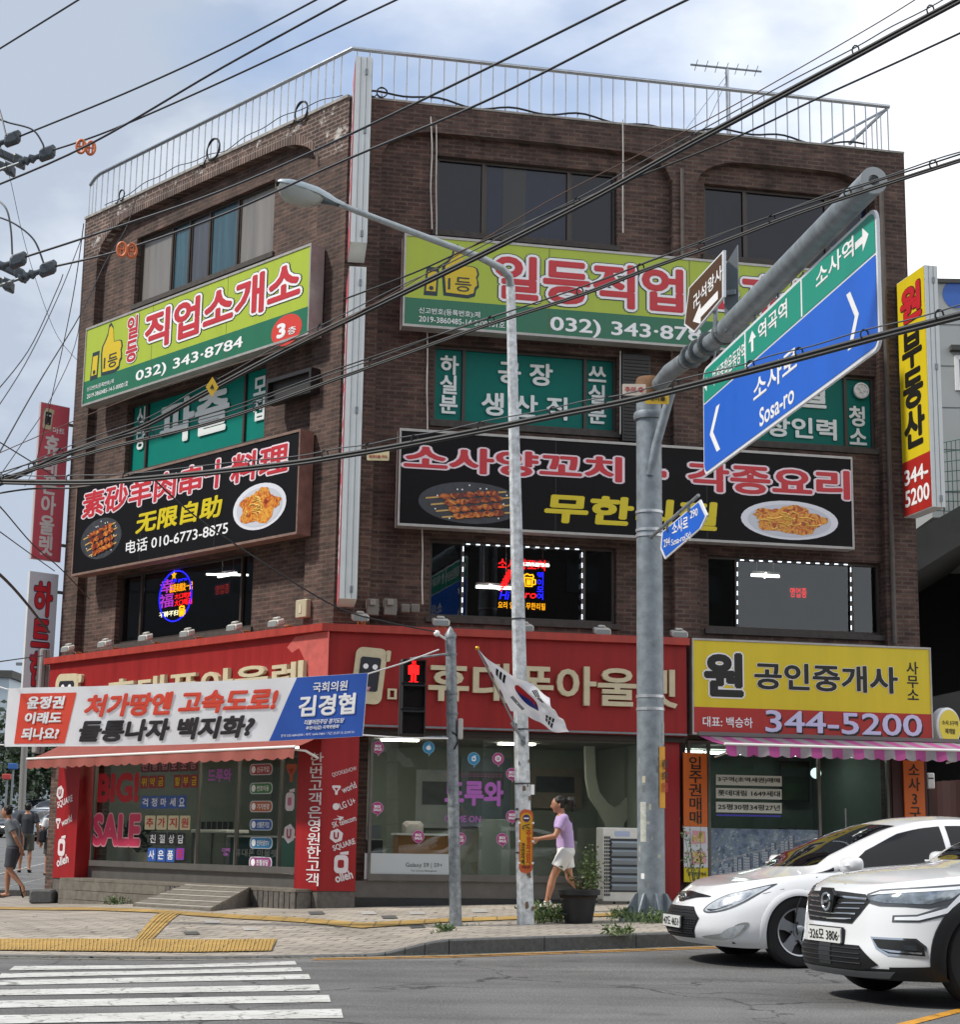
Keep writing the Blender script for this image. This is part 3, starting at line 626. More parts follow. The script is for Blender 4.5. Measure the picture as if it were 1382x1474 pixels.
text_on(wR2, FR, Ow, (1068, 597, 628, 1205, 602, 632), '현장인력', wt, .03)
text_on(wR2, FR, Ow, (1223, 584, 640, 1248, 585, 641), '청\n소', wt, .03)
# ventilator in the narrow right hand pane
mb = MB(); c = FR.p(*[FR.uz(1239, 563, Ow)[0], Ow+.01, FR.uz(1239, 563, Ow)[1]])
mb.lathe(c, [(.135, 0), (.135, .05), (.11, .06), (.10, .03), (.02, .03)], 28, FR.n)
for k in range(5):
    a = 2*math.pi*k/5; x = FR.d*math.cos(a)+Vector((0, 0, 1))*math.sin(a); mb.tube([c+FR.n*.055+x*.02, c+FR.n*.055+x*.11], .008, 5)
mb.lathe(c+FR.n*.05, [(.03, 0), (.03, .012)], 12, FR.n); mb.build('ventilator', white, wR2, smooth=True)
# ---- dark restaurant interior behind the second floor windows
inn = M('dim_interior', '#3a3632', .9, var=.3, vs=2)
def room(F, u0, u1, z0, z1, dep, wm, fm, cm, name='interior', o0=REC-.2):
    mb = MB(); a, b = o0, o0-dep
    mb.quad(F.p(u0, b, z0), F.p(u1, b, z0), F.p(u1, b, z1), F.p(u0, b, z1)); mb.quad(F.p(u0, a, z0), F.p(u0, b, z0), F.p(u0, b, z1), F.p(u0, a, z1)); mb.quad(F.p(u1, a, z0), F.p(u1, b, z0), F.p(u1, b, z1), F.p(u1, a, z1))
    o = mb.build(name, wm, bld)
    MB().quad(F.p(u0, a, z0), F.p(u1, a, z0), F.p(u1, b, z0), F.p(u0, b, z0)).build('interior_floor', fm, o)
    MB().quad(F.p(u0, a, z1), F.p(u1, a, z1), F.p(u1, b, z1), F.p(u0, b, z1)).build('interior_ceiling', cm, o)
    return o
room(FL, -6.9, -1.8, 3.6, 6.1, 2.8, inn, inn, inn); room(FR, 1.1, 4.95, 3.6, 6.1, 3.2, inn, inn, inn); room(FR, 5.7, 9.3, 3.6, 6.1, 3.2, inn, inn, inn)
tubeL = glow('fluorescent_tube', '#fff6e8', 5.0)
def lamp(F, px, py, o, L, label, two=True):
    u, z = F.uz(px, py, o); t = thing('ceiling_lamp', label, 'lamp', F.p(u, o, z), 'tube lamps behind the upper windows')
    a = F.p(u-L/2, o, z); b = F.p(u+L/2, o, z); MB().tube([a, b], .022, 8).build('tube', tubeL, t)
    if two:
        a = F.p(u-L*.25, o+.35, z-.01); b = F.p(u+L*.25, o-.35, z+.03); MB().tube([a, b], .018, 8).build('tube', tubeL, t)
    mb = MB().box(lambda x, y, w: F.p(u, o, z)+F.d*x+F.n*y+Vector((0, 0, w)), -L/2, L/2, -.04, .04, .03, .07)
    mb.tube([F.p(u-L*.3, o, z+.06), F.p(u-L*.3, o, 6.09)], .006, 5); mb.tube([F.p(u+L*.3, o, z+.06), F.p(u+L*.3, o, 6.09)], .006, 5); mb.build('housing', white, t)
lamp(FL, 327, 828, -1.1, .55, 'lit tube lamp inside the left second floor window beside the red open sign')
lamp(FR, 712, 846, -1.2, .62, 'lit crossed tube lamp left of the street lamp pole inside the neon window')
lamp(FR, 767, 813, -1.0, .55, 'lit tube lamp right of the street lamp pole, high in the neon window', False)
lamp(FR, 1102, 829, -1.2, .5, 'lit crossed tube lamp in the right window with the small red open sign')
# ---- ground floor: fascia, corner pillar, end pillar, shopfronts
def band(mb, o0, o1, ul, ur, z0, z1):    # a band that turns the corner
    a, b = cpt(o1), cpt(o0)
    for (P, Q, V, W) in ((FL.p(ul, o1, 0), Vector((*a, 0)), Vector((*b, 0)), FL.p(ul, o0, 0)), (Vector((*a, 0)), FR.p(ur, o1, 0), FR.p(ur, o0, 0), Vector((*b, 0)))):
        zv = [Vector((0, 0, z0)), Vector((0, 0, z1))]
        vs = [p_+k for k in zv for p_ in (P, Q, V, W)]; mb.add(vs, [(0, 1, 2, 3), (7, 6, 5, 4), (0, 4, 5, 1), (1, 5, 6, 2), (2, 6, 7, 3), (3, 7, 4, 0)])
    return mb
fas = thing('shop_fascia', 'long red fascia sign with raised cream letters wrapping the corner above the phone shop', 'sign', (*cpt(.28), 2.8))
faso = band(MB(), REC, .28, -7.85, 5.53, 2.79, 4.20).build('fascia_panel', redp, fas)
band(MB(), REC, .36, -7.95, 5.56, 4.202, 4.315).build('cap', M('red_cap', '#a8382c', .5, streak=.25, vs=8), fas)
band(MB(), .282, .30, -7.85, 5.53, 2.80, 2.83).build('trim', steel, fas)
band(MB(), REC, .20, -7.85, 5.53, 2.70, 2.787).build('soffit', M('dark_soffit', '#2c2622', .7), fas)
# the peeling patch where the paint has gone, near the corner on the left
pp = M('peeled_red', '#c25a52', .7, var=.25, vs=6)
pts = [(-.02, 4.19), (-.55, 4.17), (-.75, 4.02), (-.62, 3.93), (-.45, 3.99), (-.30, 3.80), (-.20, 3.55), (.27, 3.40), (.27, 4.19)]
MB().plate(FL.p, pts, .2815).build('peeled_patch', pp, fas)
cream = M('cream_letter', '#c9bd9c', .5, var=.12, vs=8); creamside = cream
def letters3d(F, quad, s, par, bold=.022, d=.07):
    return text_on(par, F, .28, quad, s, cream, bold, depth=d)
letters3d(FL, (158, 984, 1022, 444, 945, 992), '휴대폰아울렛', fas)
letters3d(FR, (616, 948, 1011, 973, 968, 1018), '휴대폰아울렛', fas)
letters3d(FR, (557, 990, 1012, 608, 990, 1014), '마트', fas, .02, .05)
def phone_logo(F, u0, u1, z0, z1, o, par, d, creamm, tilt=0.0):
    w, h = u1-u0, z1-z0; cu, cz = (u0+u1)/2, (z0+z1)/2
    def P(a, b, c): a -= cu; c -= cz; return F.p(cu+a+tilt*c, b, cz+c-tilt*a*.6)
    out = rrect(u0, u1, z0, z1, w*.22, 5); mb = MB().prism(P, out, o, o+d)
    mb.prism(P, rrect(u1-w*.04, u1+w*.12, z1-h*.22, z1-h*.02, w*.05), o, o+d); mb.build('logo_phone', creamm, par)
    MB().prism(P, rrect(u0+w*.17, u1-w*.17, z0+h*.22, z1-h*.17, w*.08), o+d, o+d+.008).build('logo_screen', M('logo_screen', '#23252f', .5), par)
    mb = MB()
    for k in (-.14, .16): mb.plate(P, disc(None, cu+w*k, cz+h*.16, w*.085, w*.085, 20), o+d+.013)
    mb.build('logo_eyes', whitep, par)
    MB().plate(P, [(cu-w*.05, z0+h*.30), (cu+w*.10, z0+h*.30), (cu+w*.03, z0+h*.21)], o+d+.013).build('logo_mouth', M('logo_pink', '#c2848c', .5), par)
a = FR.uz(507, 932, .28); b = FR.uz(556, 1014, .28); phone_logo(FR, a[0]+.02, b[0]-.05, b[1], a[1], .282, fas, .06, cream, .10)
a = FL.uz(84, 972, .28); b = FL.uz(113, 1030, .28); phone_logo(FL, a[0], b[0], b[1], a[1], .282, fas, .06, cream, .06)
# corner pillar and left end pillar (red clad, timber foot)
ZP0, ZP1 = .40, 2.69
redc = M('red_cladding', '#981319', .45, streak=.22, vs=6)
pil = band(MB(), REC, .26, -.40, .42, ZP0, ZP1).build('pillar', redc, bld)
band(MB(), REC, .245, -.40, .42, .05, ZP0-.003).build('timber_foot', wood, pil)
pl2 = MB().box(FL.p, -7.35, -6.62, REC, .26, ZP0, ZP1).build('pillar', redc, bld)
MB().box(FL.p, -7.35, -6.62, REC, .245, -.2, ZP0-.003).build('timber_foot', wood, pl2)
pw = M('pillar_letter', '#ddd2d4', .5)
text_on(pil, FL, .265, (443, 1084, 1275, 463, 1083, 1276), '한\n번\n고\n객\n은\n영\n원\n한\n고\n객', pw, .012)
def tstr(F, q, s, par, b=.02, sh=0., o=.265): return text_on(par, F, o, q, s, pw, b, shear=sh)
def slanted(F, px0, py0, px1, py1, h, s, par, o=.265, b=.02, mat=None):     # a word written on a slope
    u0, z0 = F.uz(px0, py0, o); u1, z1 = F.uz(px1, py1, o); L = math.hypot(u1-u0, z1-z0); cu, cz = (u0+u1)/2, (z0+z1)/2
    mb = letter(MB(), F.p, s, cu-L/2, cu+L/2, cz-h/2, cz+h/2, o, b, rot=math.atan2(z1-z0, u1-u0)); return mb.build('lettering', mat or pw, par)
def tlogo(F, cu, cz, r, par, o=.265, mat=None):   # the rounded T mark
    mb = MB(); n = 20
    mb.plate(F.p, rrect(cu-r, cu+r, cz+r*.35, cz+r, r*.3), o); mb.plate(F.p, [(cu-r*.9, cz+r*.34), (cu+r*.9, cz+r*.34), (cu+r*.35, cz-r*.3), (cu+r*.3, cz-r*1.1), (cu-r*.25, cz-r*1.1), (cu-r*.3, cz-r*.3)], o)
    mb.build('logo_t', mat or pw, par)
    MB().plate(F.p, [(cu-r*.45, cz+r*.45), (cu+r*.45, cz+r*.45), (cu, cz-r*.25)], o+.004).build('logo_counter', redc, par)
def ologo(F, cu, cz, w, h, par, o=.265, back=None, mat=None):  # the rounded square 'o' with a tail
    MB().plate(F.p, rrect(cu-w/2, cu+w/2, cz-h/2, cz+h*.32, w*.3), o).build('logo_o', mat or pw, par)
    MB().plate(F.p, [(cu-w*.1, cz+h*.34), (cu+w*.5, cz+h*.34), (cu+w*.5, cz+h*.5), (cu-w*.1, cz+h*.44)], o+.0005).build('logo_tail', mat or pw, par)
    MB().plate(F.p, rrect(cu-w*.24, cu+w*.2, cz-h*.26, cz+h*.10, w*.12), o+.004).build('logo_counter', back or redc, par)
def ulogo(F, cu, cz, r, par, o=.265, back=None, mat=None):     # cube shaped U mark
    hx = [(cu+r*math.sin(math.pi/3*k+.15), cz+r*math.cos(math.pi/3*k+.15)) for k in range(6)]; MB().plate(F.p, hx, o).build('logo_u', mat or pw, par)
    mb = MB(); letter(mb, F.p, 'U', cu-r*.4, cu+r*.35, cz-r*.5, cz+r*.5, o+.004, .05); mb.build('logo_counter', back or redc, par)
def logos(F, par, rows, o=.265):
    for kind, px, py, k in rows:
        u, z = F.uz(px, py, o)
        if kind == 'T': tlogo(F, u, z, k, par, o)
        elif kind == 'O': ologo(F, u, z, k*1.3, k*2.0, par, o)
        elif kind == 'U': ulogo(F, u, z, k, par, o)
        elif kind == 'D': MB().plate(F.p, disc(None, u, z, k, k, 20), o).build('logo_disc', pw, par)
logos(FR, pil, [('T', 484, 1137, .065), ('D', 483.5, 1161, .05), ('U', 484, 1203, .105), ('O', 491, 1241, .16)])
slanted(FR, 478, 1116, 513, 1106, .07, 'QOOK&SHOW', pil, b=.0); slanted(FR, 492, 1138, 512, 1129, .10, 'world', pil)
slanted(FR, 489, 1161, 511, 1152, .10, 'LG U+', pil); slanted(FR, 478, 1188, 512, 1177, .085, 'SK telecom', pil); slanted(FR, 479, 1222, 511, 1211, .10, 'SQUARE', pil, b=.03); slanted(FR, 482, 1265, 507, 1258, .13, 'olleh', pil, b=.035)
u, z = FR.uz(487, 1180, .265); MB().plate(FR.p, [(u-.09, z), (u+.02, z+.03), (u-.03, z+.06), (u+.08, z+.04), (u+.03, z-.02), (u, z+.005)], .265).build('logo_butterfly', pw, pil)
logos(FL, pl2, [('U', 86, 1141, .13), ('T', 83, 1185, .085), ('O', 88, 1217, .18)])
slanted(FL, 82, 1160, 104, 1149, .14, 'SQUARE', pl2, b=.03); slanted(FL, 88, 1185, 103, 1177, .13, 'world', pl2); slanted(FL, 81, 1242, 98, 1235, .16, 'olleh', pl2, b=.035)
# ---- phone shop glazing
shopg = glass('shop_glass', (.80, .84, .82), .8)
alu = M('aluminium_frame', '#6d6a66', .4, metal=.4, var=.15); dgran = M('dark_granite', '#2f3133', .35, var=.4, vs=25)
def storefront(F, u0, u1, z0, z1, mull, o, fm, name='shop_window', fw=.045, base=None):
    mb = MB(); e = .004
    mb.box(F.p, u0+e, u1-e, o-.05, o+.02, z1-.05, z1-e); mb.box(F.p, u0+e, u1-e, o-.05, o+.03, z0+e, z0+(base or .05))
    for i, m in enumerate([u0+fw/2+e]+list(mull)+[u1-fw/2-e]): mb.box(F.p, m-fw/2, m+fw/2, o-.05, o+.02, z0+(base or .05), z1-.05)
    w = mb.build(name, fm, bld); ed = [u0]+list(mull)+[u1]
    for a, b in zip(ed, ed[1:]): MB().box(F.p, a+.03, b-.03, o-.02, o-.01, z0+(base or .05)-.01, z1-.04).build('pane', shopg, w)
    return w
OS = .03
swR = storefront(FR, .62, 5.15, .40+.15, 2.72, [FR.uz(748, 1150, OS)[0]], OS, alu, base=.10)
MB().box(FR.p, .42, 5.15, REC, .02, .05, .30).build('plinth', dgran, bld)
MB().box(FR.p, .42, 5.15, REC, .0, .303, .545).build('window_base', alu, bld)
MB().box(FL.p, -6.61, -.41, REC, .0, .30, .615).build('window_base', alu, bld)
swL = storefront(FL, -6.5, -.42, .62, 2.72, [FL.uz(284, 1180, OS)[0], FL.uz(340, 1180, OS)[0], FL.uz(402, 1180, OS)[0]], OS, alu, base=.10, fw=.03)
# room of the phone shop
wallm = M('shop_wall', '#737c77', .8, var=.1); flm = M('shop_floor', '#6c675d', .4, var=.15); clm = M('shop_ceiling', '#7d7c78', .9)
b4 = cpt(-4.0); z0r, z1r = .5, 2.76
Pm = [FL.p(-6.7, REC-.1, 0), FL.p(-6.7, -4.0, 0), Vector((*b4, 0)), FR.p(5.3, -4.0, 0), FR.p(5.3, REC-.1, 0)]
mb = MB()
for a, b in zip(Pm, Pm[1:]): mb.quad(a+Vector((0, 0, z0r)), b+Vector((0, 0, z0r)), b+Vector((0, 0, z1r)), a+Vector((0, 0, z1r)))
shop = mb.build('interior', wallm, bld)
cin = Vector((*cpt(REC-.1), 0)); out = Pm+[cin]
MB().add([p_+Vector((0, 0, z0r)) for p_ in out], [(0, 1, 2, 5), (2, 3, 4, 5)]).build('interior_floor', flm, shop)
MB().add([p_+Vector((0, 0, z1r)) for p_ in out], [(0, 1, 2, 5), (2, 3, 4, 5)]).build('interior_ceiling', clm, shop)
lampw = glow('ceiling_panel_light', '#fff4df', 20.0)
mb = MB()
for (F, u, o) in ((FR, 1.2, -.7), (FR, 2.6, -.7), (FR, 3.9, -.7), (FR, 1.4, -2.0), (FR, 3.4, -2.2), (FL, -5.2, -1.2), (FL, -3.6, -1.2), (FL, -2.0, -1.4), (FL, -4.4, -2.8)):
    mb.box(F.p, u-.3, u+.3, o-.09, o+.09, z1r-.03, z1r-.004)
mb.build('ceiling_light', lampw, shop)
# ---- estate agent's shop on the right
agW = M('agent_wall', '#6f7d74', .8, var=.12)
room(FR, 5.56, 9.15, .3, 2.72, 3.2, agW, flm, clm, 'interior', REC-.1)
uD = FR.uz(1180, 1150, OS)[0]; uE = FR.uz(1187, 1150, OS)[0]; uX = FR.uz(1021, 1150, OS)[0]
agF = storefront(FR, 5.62, 9.0, .30, 2.75, [uX+.0, uD, FR.uz(1284, 1150, OS)[0]], OS, alu)
mb = MB(); mb.tube([FR.p(uE+.33, OS+.06, .95), FR.p(uE+.33, OS+.06, 1.75)], .016, 8); mb.tube([FR.p(uE+.33, OS, 1.0), FR.p(uE+.33, OS+.06, 1.0)], .01, 6); mb.tube([FR.p(uE+.33, OS, 1.7), FR.p(uE+.33, OS+.06, 1.7)], .01, 6)
mb.build('door_handle', chrome, agF, smooth=True)
MB().box(FR.p, 5.22, 5.46, REC, .12, .05, 2.7).build('pillar', redc, bld)
MB().box(FR.p, 5.48, 5.60, REC, .0, .05, 2.7).build('pillar', M('shop_pillar_dark', '#3c1a1c', .6), bld)
MB().box(FR.p, 9.02, UR, REC, .1, .05, 2.7).build('pillar', M('shop_pillar_dark', '#3c1a1c', .6), bld)
mb = MB()
for px in (1030, 1070, 1150, 1220): 
    u, z = FR.uz(px, 1110, -.6); mb.box(FR.p, u-.13, u+.13, -.64, -.60, 2.58, 2.60); mb.box(FR.p, u-.2, u+.2, -1.9, -1.75, 2.66, 2.69)
mb.build('ceiling_light', glow('agent_tube_light', '#f4fff8', 7.0), agF)
# ---- drainpipes and wall conduits (fixed to the building)
pipem = M('conduit_grey', '#8a8680', .6, var=.2)
mpipe = M('mortar_pipe', '#5c5550', .8, var=.3); MB().tube([FR.p(9.16, .04, 12.2), FR.p(9.16, .04, 4.4)], .04, 8).build('drainpipe', mpipe, bld, smooth=True); MB().tube([FR.p(5.60, .03, 12.2), FR.p(5.60, .03, 10.6)], .03, 8).build('drainpipe', mpipe, bld, smooth=True)
for (x, y0, y1, j) in ((628, 180, 338, .02), (621, 168, 330, .05), (615, 470, 618, .02), (608, 760, 870, .02), (893, 505, 625, .01), (897, 172, 335, .01)):
    pts = []
    for i in range(9):
        t = i/8; u, z = FR.uz(x+math.sin(t*9+x)*j*20, y0+(y1-y0)*t, .02); pts.append(FR.p(u, .02, z))
    MB().tube(pts, .012, 6).build('conduit', M('conduit_white', '#b5b2ac', .6, var=.2), bld)
# ------------------------------------------------------------------ signs on the brick walls
lime = M('lime_vinyl', '#a6b930', .4, streak=.07, vs=3); green = M('green_vinyl', '#14694a', .4, streak=.10, vs=3); redl = M('red_letter', '#bf2630', .45)
blk = M('black_vinyl', '#0f0e10', .5, streak=.15, vs=2, spec=.15); yel = M('yellow_vinyl', '#d8c120', .4, streak=.07, vs=3); yelL = M('yellow_letter', '#d2bd10', .45)
redb = M('red_band', '#ab2a24', .4, streak=.10, vs=3); navyo = M('dark_outline', '#173036', .5); blkL = M('black_letter', '#16150f', .5)
cab = M('sign_cabinet', '#a8a6a2', .45, metal=.3, var=.2, vs=6); cabr = M('rusty_cabinet', '#7e655a', .7, var=.4, vs=5); pinkw = M('pink_outline', '#e6d3da', .5)
def lightbox(name, label, F, rc, bands, oF=.30, oB=.03, cm=cab, group='light box shop signs on the brick walls', fr=.035):
    u0, u1, z0, z1 = rc; t = thing(name, label, 'sign', F.p((u0+u1)/2, oF, z0), group)
    MB().box(F.p, u0, u1, oB, oF-.012, z0, z1).build('cabinet', cm, t)
    mb = MB(); mb.box(F.p, u0-.005, u1+.005, oF-.012, oF+.008, z0-.005, z0+fr); mb.box(F.p, u0-.005, u1+.005, oF-.012, oF+.008, z1-fr, z1+.005)
    mb.box(F.p, u0-.005, u0+fr*.7, oF-.012, oF+.008, z0+fr, z1-fr); mb.box(F.p, u1-fr*.7, u1+.005, oF-.012, oF+.008, z0+fr, z1-fr); mb.build('frame', cm, t)
    for a, b, m in bands: MB().quad(*[F.p(x, oF-.006, z) for x, z in ((u0+fr*.7, z0+a*(z1-z0)), (u1-fr*.7, z0+a*(z1-z0)), (u1-fr*.7, z0+b*(z1-z0)), (u0+fr*.7, z0+b*(z1-z0)))]).build('face', m, t)
    for k in range(1, int((u1-u0)/2.2)): x = u0+(u1-u0)*k/int((u1-u0)/2.2); MB().box(F.p, x-.006, x+.006, oF-.0058, oF-.0045, z0+fr, z1-fr).build('seam', M('seam_'+bands[-1][2].name, '#5a5f3a' if bands[-1][2] is not blk else '#1d1c1e', .6), t)
    return t
def px_rect(F, x0, y0, x1, y1, o):
    a = F.uz(x0, y0, o); b = F.uz(x1, y1, o); return a[0], b[0], min(a[1], b[1]), max(a[1], b[1])
def thumb(F, x0, y0, x1, y1, o, par):
    ua, za = F.uz(x0, (y0+y1)/2, o); ub, zb = F.uz(x1, (y0+y1)/2, o); zt = F.uz((x0+x1)/2, y0, o)[1]; zl = F.uz((x0+x1)/2, y1, o)[1]
    w, h = ub-ua, zt-zl
    sh = [(.36, .02), (.80, .0), (.93, .05), (.95, .17), (1.0, .22), (.99, .33), (.97, .38), (1.0, .46), (.97, .57), (.90, .60), (.72, .61), (.70, .70), (.67, .90), (.60, .99), (.53, .96), (.50, .80), (.42, .68), (.34, .58), (.32, .45)]
    cuff = [(.02, .03), (.24, .03), (.26, .50), (.06, .50)]
    def sc(P, k):
        cx = sum(a for a, b in P)/len(P); cy = sum(b for a, b in P)/len(P); return [(ua+w*(cx+(a-cx)*k), zl+h*(cy+(b-cy)*k)) for a, b in P]
    MB().plate(F.p, sc(sh, 1.0), o).plate(F.p, sc(cuff, 1.12), o).build('logo_outline', navyo, par)
    MB().plate(F.p, sc(sh, .87), o+.004).plate(F.p, sc(cuff, .78), o+.004).build('logo_thumb', M('thumb_yellow', '#d3b71a', .45), par)
    letter(MB(), F.p, '1등', ua+w*.44, ua+w*.86, zl+h*.12, zl+h*.38, o+.008, .005).build('lettering', navyo, par)
    MB().plate(F.p, disc(None, ua+w*.14, zl+h*.14, w*.04, w*.04, 12), o+.008).build('logo_button', navyo, par)
def foodmat(name, cols, sc, dist):
    m = bpy.data.materials.new(name); m.use_nodes = True; nt = m.node_tree; N = nt.nodes; Lk = nt.links; b = N['Principled BSDF']
    tc = N.new('ShaderNodeTexCoord'); n = N.new('ShaderNodeTexNoise'); n.inputs['Scale'].default_value = sc; n.inputs['Detail'].default_value = 6; n.inputs['Distortion'].default_value = dist; Lk.new(tc.outputs['Object'], n.inputs[0])
    r = N.new('ShaderNodeValToRGB'); r.color_ramp.elements.remove(r.color_ramp.elements[1])
    for i, (p_, c) in enumerate(cols):
        e = r.color_ramp.elements[0] if i == 0 else r.color_ramp.elements.new(p_); e.position = p_; e.color = (*lin(c), 1)
    Lk.new(n.outputs['Fac'], r.inputs[0]); Lk.new(r.outputs[0], b.inputs['Base Color']); b.inputs['Roughness'].default_value = .4; return m
noodle = foodmat('noodle_print', [(.30, '#6e1c0c'), (.42, '#b4531a'), (.5, '#d88a2c'), (.57, '#e0a83e'), (.63, '#a8461a'), (.72, '#e8c060')], 6.5, 2.2)
meat = foodmat('skewer_print', [(.30, '#3a0f08'), (.44, '#7c2a12'), (.55, '#b8601e'), (.66, '#d89038')], 9, 1.2)
slate = M('slate_print', '#37393f', .5, var=.4, vs=9); stickc = M('stick_print', '#c9a25a', .5); platec = M('plate_print', '#d9dbe2', .4)
def noodles(F, cx, cy, hw, hh, o, par):
    a = F.uz(cx-hw, cy, o)[0]; b = F.uz(cx+hw, cy, o)[0]; c = F.uz(cx, cy+hh, o)[1]; d = F.uz(cx, cy-hh, o)[1]; cu, cz, ru, rz = (a+b)/2, (c+d)/2, (b-a)/2, (d-c)/2
    MB().plate(F.p, disc(None, cu, cz, ru, rz), o).build('printed_plate', platec, par); MB().plate(F.p, disc(None, cu, cz-rz*.03, ru*.86, rz*.84), o+.003).build('printed_plate_well', M('plate_print_well', '#c3c6cf', .4), par)
    P = []; rd = random.Random(int(cx))
    for i in range(46):
        t = 2*math.pi*i/46; k = .72+.10*math.sin(5*t+1)+rd.uniform(-.05, .05); P.append((cu+ru*k*math.cos(t), cz+rz*k*math.sin(t)*.98))
    MB().plate(F.p, P, o+.006).build('printed_noodles', noodle, par)
    mb = MB()
    for i in range(16):
        t = rd.uniform(0, 6.28); r = rd.uniform(0, .55); x, z = cu+ru*r*math.cos(t), cz+rz*r*math.sin(t); al = rd.uniform(0, 3.14); L = ru*rd.uniform(.2, .36); pts = []
        for k in range(5):
            q = (k/4-.5)*L; pts.append(F.p(x+q*math.cos(al)-q*q/L*.8*math.sin(al), o+.009, z+(q*math.sin(al)+q*q/L*.8*math.cos(al))*rz/ru))
        mb.tube(pts, .011, 4)
    mb.build('printed_strands', M('strand_print', '#dcb458', .4), par)
def skewers(F, cx, cy, hw, hh, o, par):
    a = F.uz(cx-hw, cy, o)[0]; b = F.uz(cx+hw, cy, o)[0]; c = F.uz(cx, cy+hh, o)[1]; d = F.uz(cx, cy-hh, o)[1]; cu, cz, ru, rz = (a+b)/2, (c+d)/2, (b-a)/2, (d-c)/2
    MB().plate(F.p, disc(None, cu, cz, ru, rz), o).build('printed_slate', slate, par); mbS = MB(); mbM = MB(); rd = random.Random(3)
    for k in range(4):
        y = (.42-.30*k); x0, z0, x1, z1 = -.86+.10*k, y-.30, .78, y+.30-.06*k
        lim = lambda x, z: (x, z) if x*x+z*z < .92 else (x*.93/math.hypot(x, z), z*.93/math.hypot(x, z))
        x0, z0 = lim(x0, z0); x1, z1 = lim(x1, z1); q = lambda t, e: F.p(cu+ru*(x0+(x1-x0)*t)+0, o+.004, cz+rz*(z0+(z1-z0)*t)+e)
        mbS.quad(q(0, -.012), q(1, -.012), q(1, .012), q(0, .012))
        for j in range(5):
            t = .24+.145*j; P = []
            for i in range(10):
                an = 2*math.pi*i/10; P.append((cu+ru*(x0+(x1-x0)*t)+ru*.13*math.cos(an)*rd.uniform(.8, 1.1), cz+rz*(z0+(z1-z0)*t)+rz*.15*math.sin(an)*rd.uniform(.8, 1.15)))
            mbM.plate(F.p, P, o+.008+.0006*j+.003*k)
    mbS.build('printed_sticks', stickc, par); mbM.build('printed_meat', meat, par)
    mb = MB()
    for i in range(14):
        t = rd.uniform(0, 6.28); r = rd.uniform(.5, .9); mb.plate(F.p, disc(None, cu+ru*r*math.cos(t), cz+rz*r*math.sin(t), .014, .014, 6), o+.003)
    mb.build('printed_salt', whitep, par)
WO = (.055, whitep)
# lime sign, left wall
O_ = .296
t = lightbox('light_box_sign', 'lime and green light box with thumb and red floor circle on the left wall', FL, (-7.25, -.47, 8.95, 10.45), [(0, .31, green), (.31, 1, lime)])
text_on(t, FL, O_, (182, 459, 525, 199, 452, 516), '일\n등', redl, .03, [(.07, navyo), (.05, whitep)])
text_on(t, FL, O_, (209, 444, 503, 433, 381, 435), '직업소개소', redl, .035, [(.075, navyo), (.055, whitep)])
text_on(t, FL, O_, (195, 532, 552, 349, 486, 505), '032) 343·8784', whitep, .02)
text_on(t, FL, O_, (125, 556, 563, 163, 547, 554), '신고번호(등록번호):제', whitep, .005); text_on(t, FL, O_, (125, 565, 572, 184, 550, 557), '2019-3860485-14-5-00001호', whitep, .005)
u, z = FL.uz(412, 475, O_); MB().plate(FL.p, disc(None, u, z, .40, .205*1.25), O_).build('floor_disc', M('disc_red', '#d03a2a', .4), t)
text_on(t, FL, O_+.003, (398, 468, 489, 411, 463, 484), '3', whitep, .05); text_on(t, FL, O_+.003, (414, 472, 483, 426, 468, 479), '층', whitep, .015)
thumb(FL, 131, 466, 176, 540, O_, t)
# lime sign, right wall
t = lightbox('light_box_sign', 'lime and green light box behind the road sign arm on the right wall', FR, (.91, 7.98, 9.04, 10.55), [(0, .31, green), (.31, 1, lime)])
text_on(t, FR, O_, (711, 367, 431, 984, 387, 451), '일등직업', redl, .035, [(.075, navyo), (.055, whitep)])
text_on(t, FR, O_, (1010, 389, 452, 1176, 402, 463), '소개소', redl, .035, [(.075, navyo), (.055, whitep)])
text_on(t, FR, O_, (792, 456, 481, 1030, 473, 500), '032) 343·8784', whitep, .02)
text_on(t, FR, O_, (603, 442, 452, 691, 449, 459), '신고번호(등록번호):제', whitep, .005); text_on(t, FR, O_, (603, 454, 463, 727, 462, 472), '2019-3860485-14-5-00001호', whitep, .005)
thumb(FR, 610, 350, 690, 428, O_, t)
# black restaurant sign, left wall
t = lightbox('light_box_sign', 'black restaurant light box with chinese lettering, skewers and noodles on the left wall', FL, (-7.25, -.58, 5.77, 7.43), [(0, 1, blk)], cm=cabr)
text_on(t, FL, O_, (119, 705, 744, 415, 641, 682), '素砂羊肉串十料理', redl, .025, [(.05, pinkw)], shear=.06)
text_on(t, FL, O_, (196, 737, 768, 319, 713, 744), '无限自助', yelL, .035, shear=.15)
text_on(t, FL, O_, (181, 776, 797, 328, 752, 770), '电话 010-6773-8875', whitep, .012)
skewers(FL, 145, 775, 29, 29, O_, t); noodles(FL, 373.5, 729, 38, 33, O_, t)
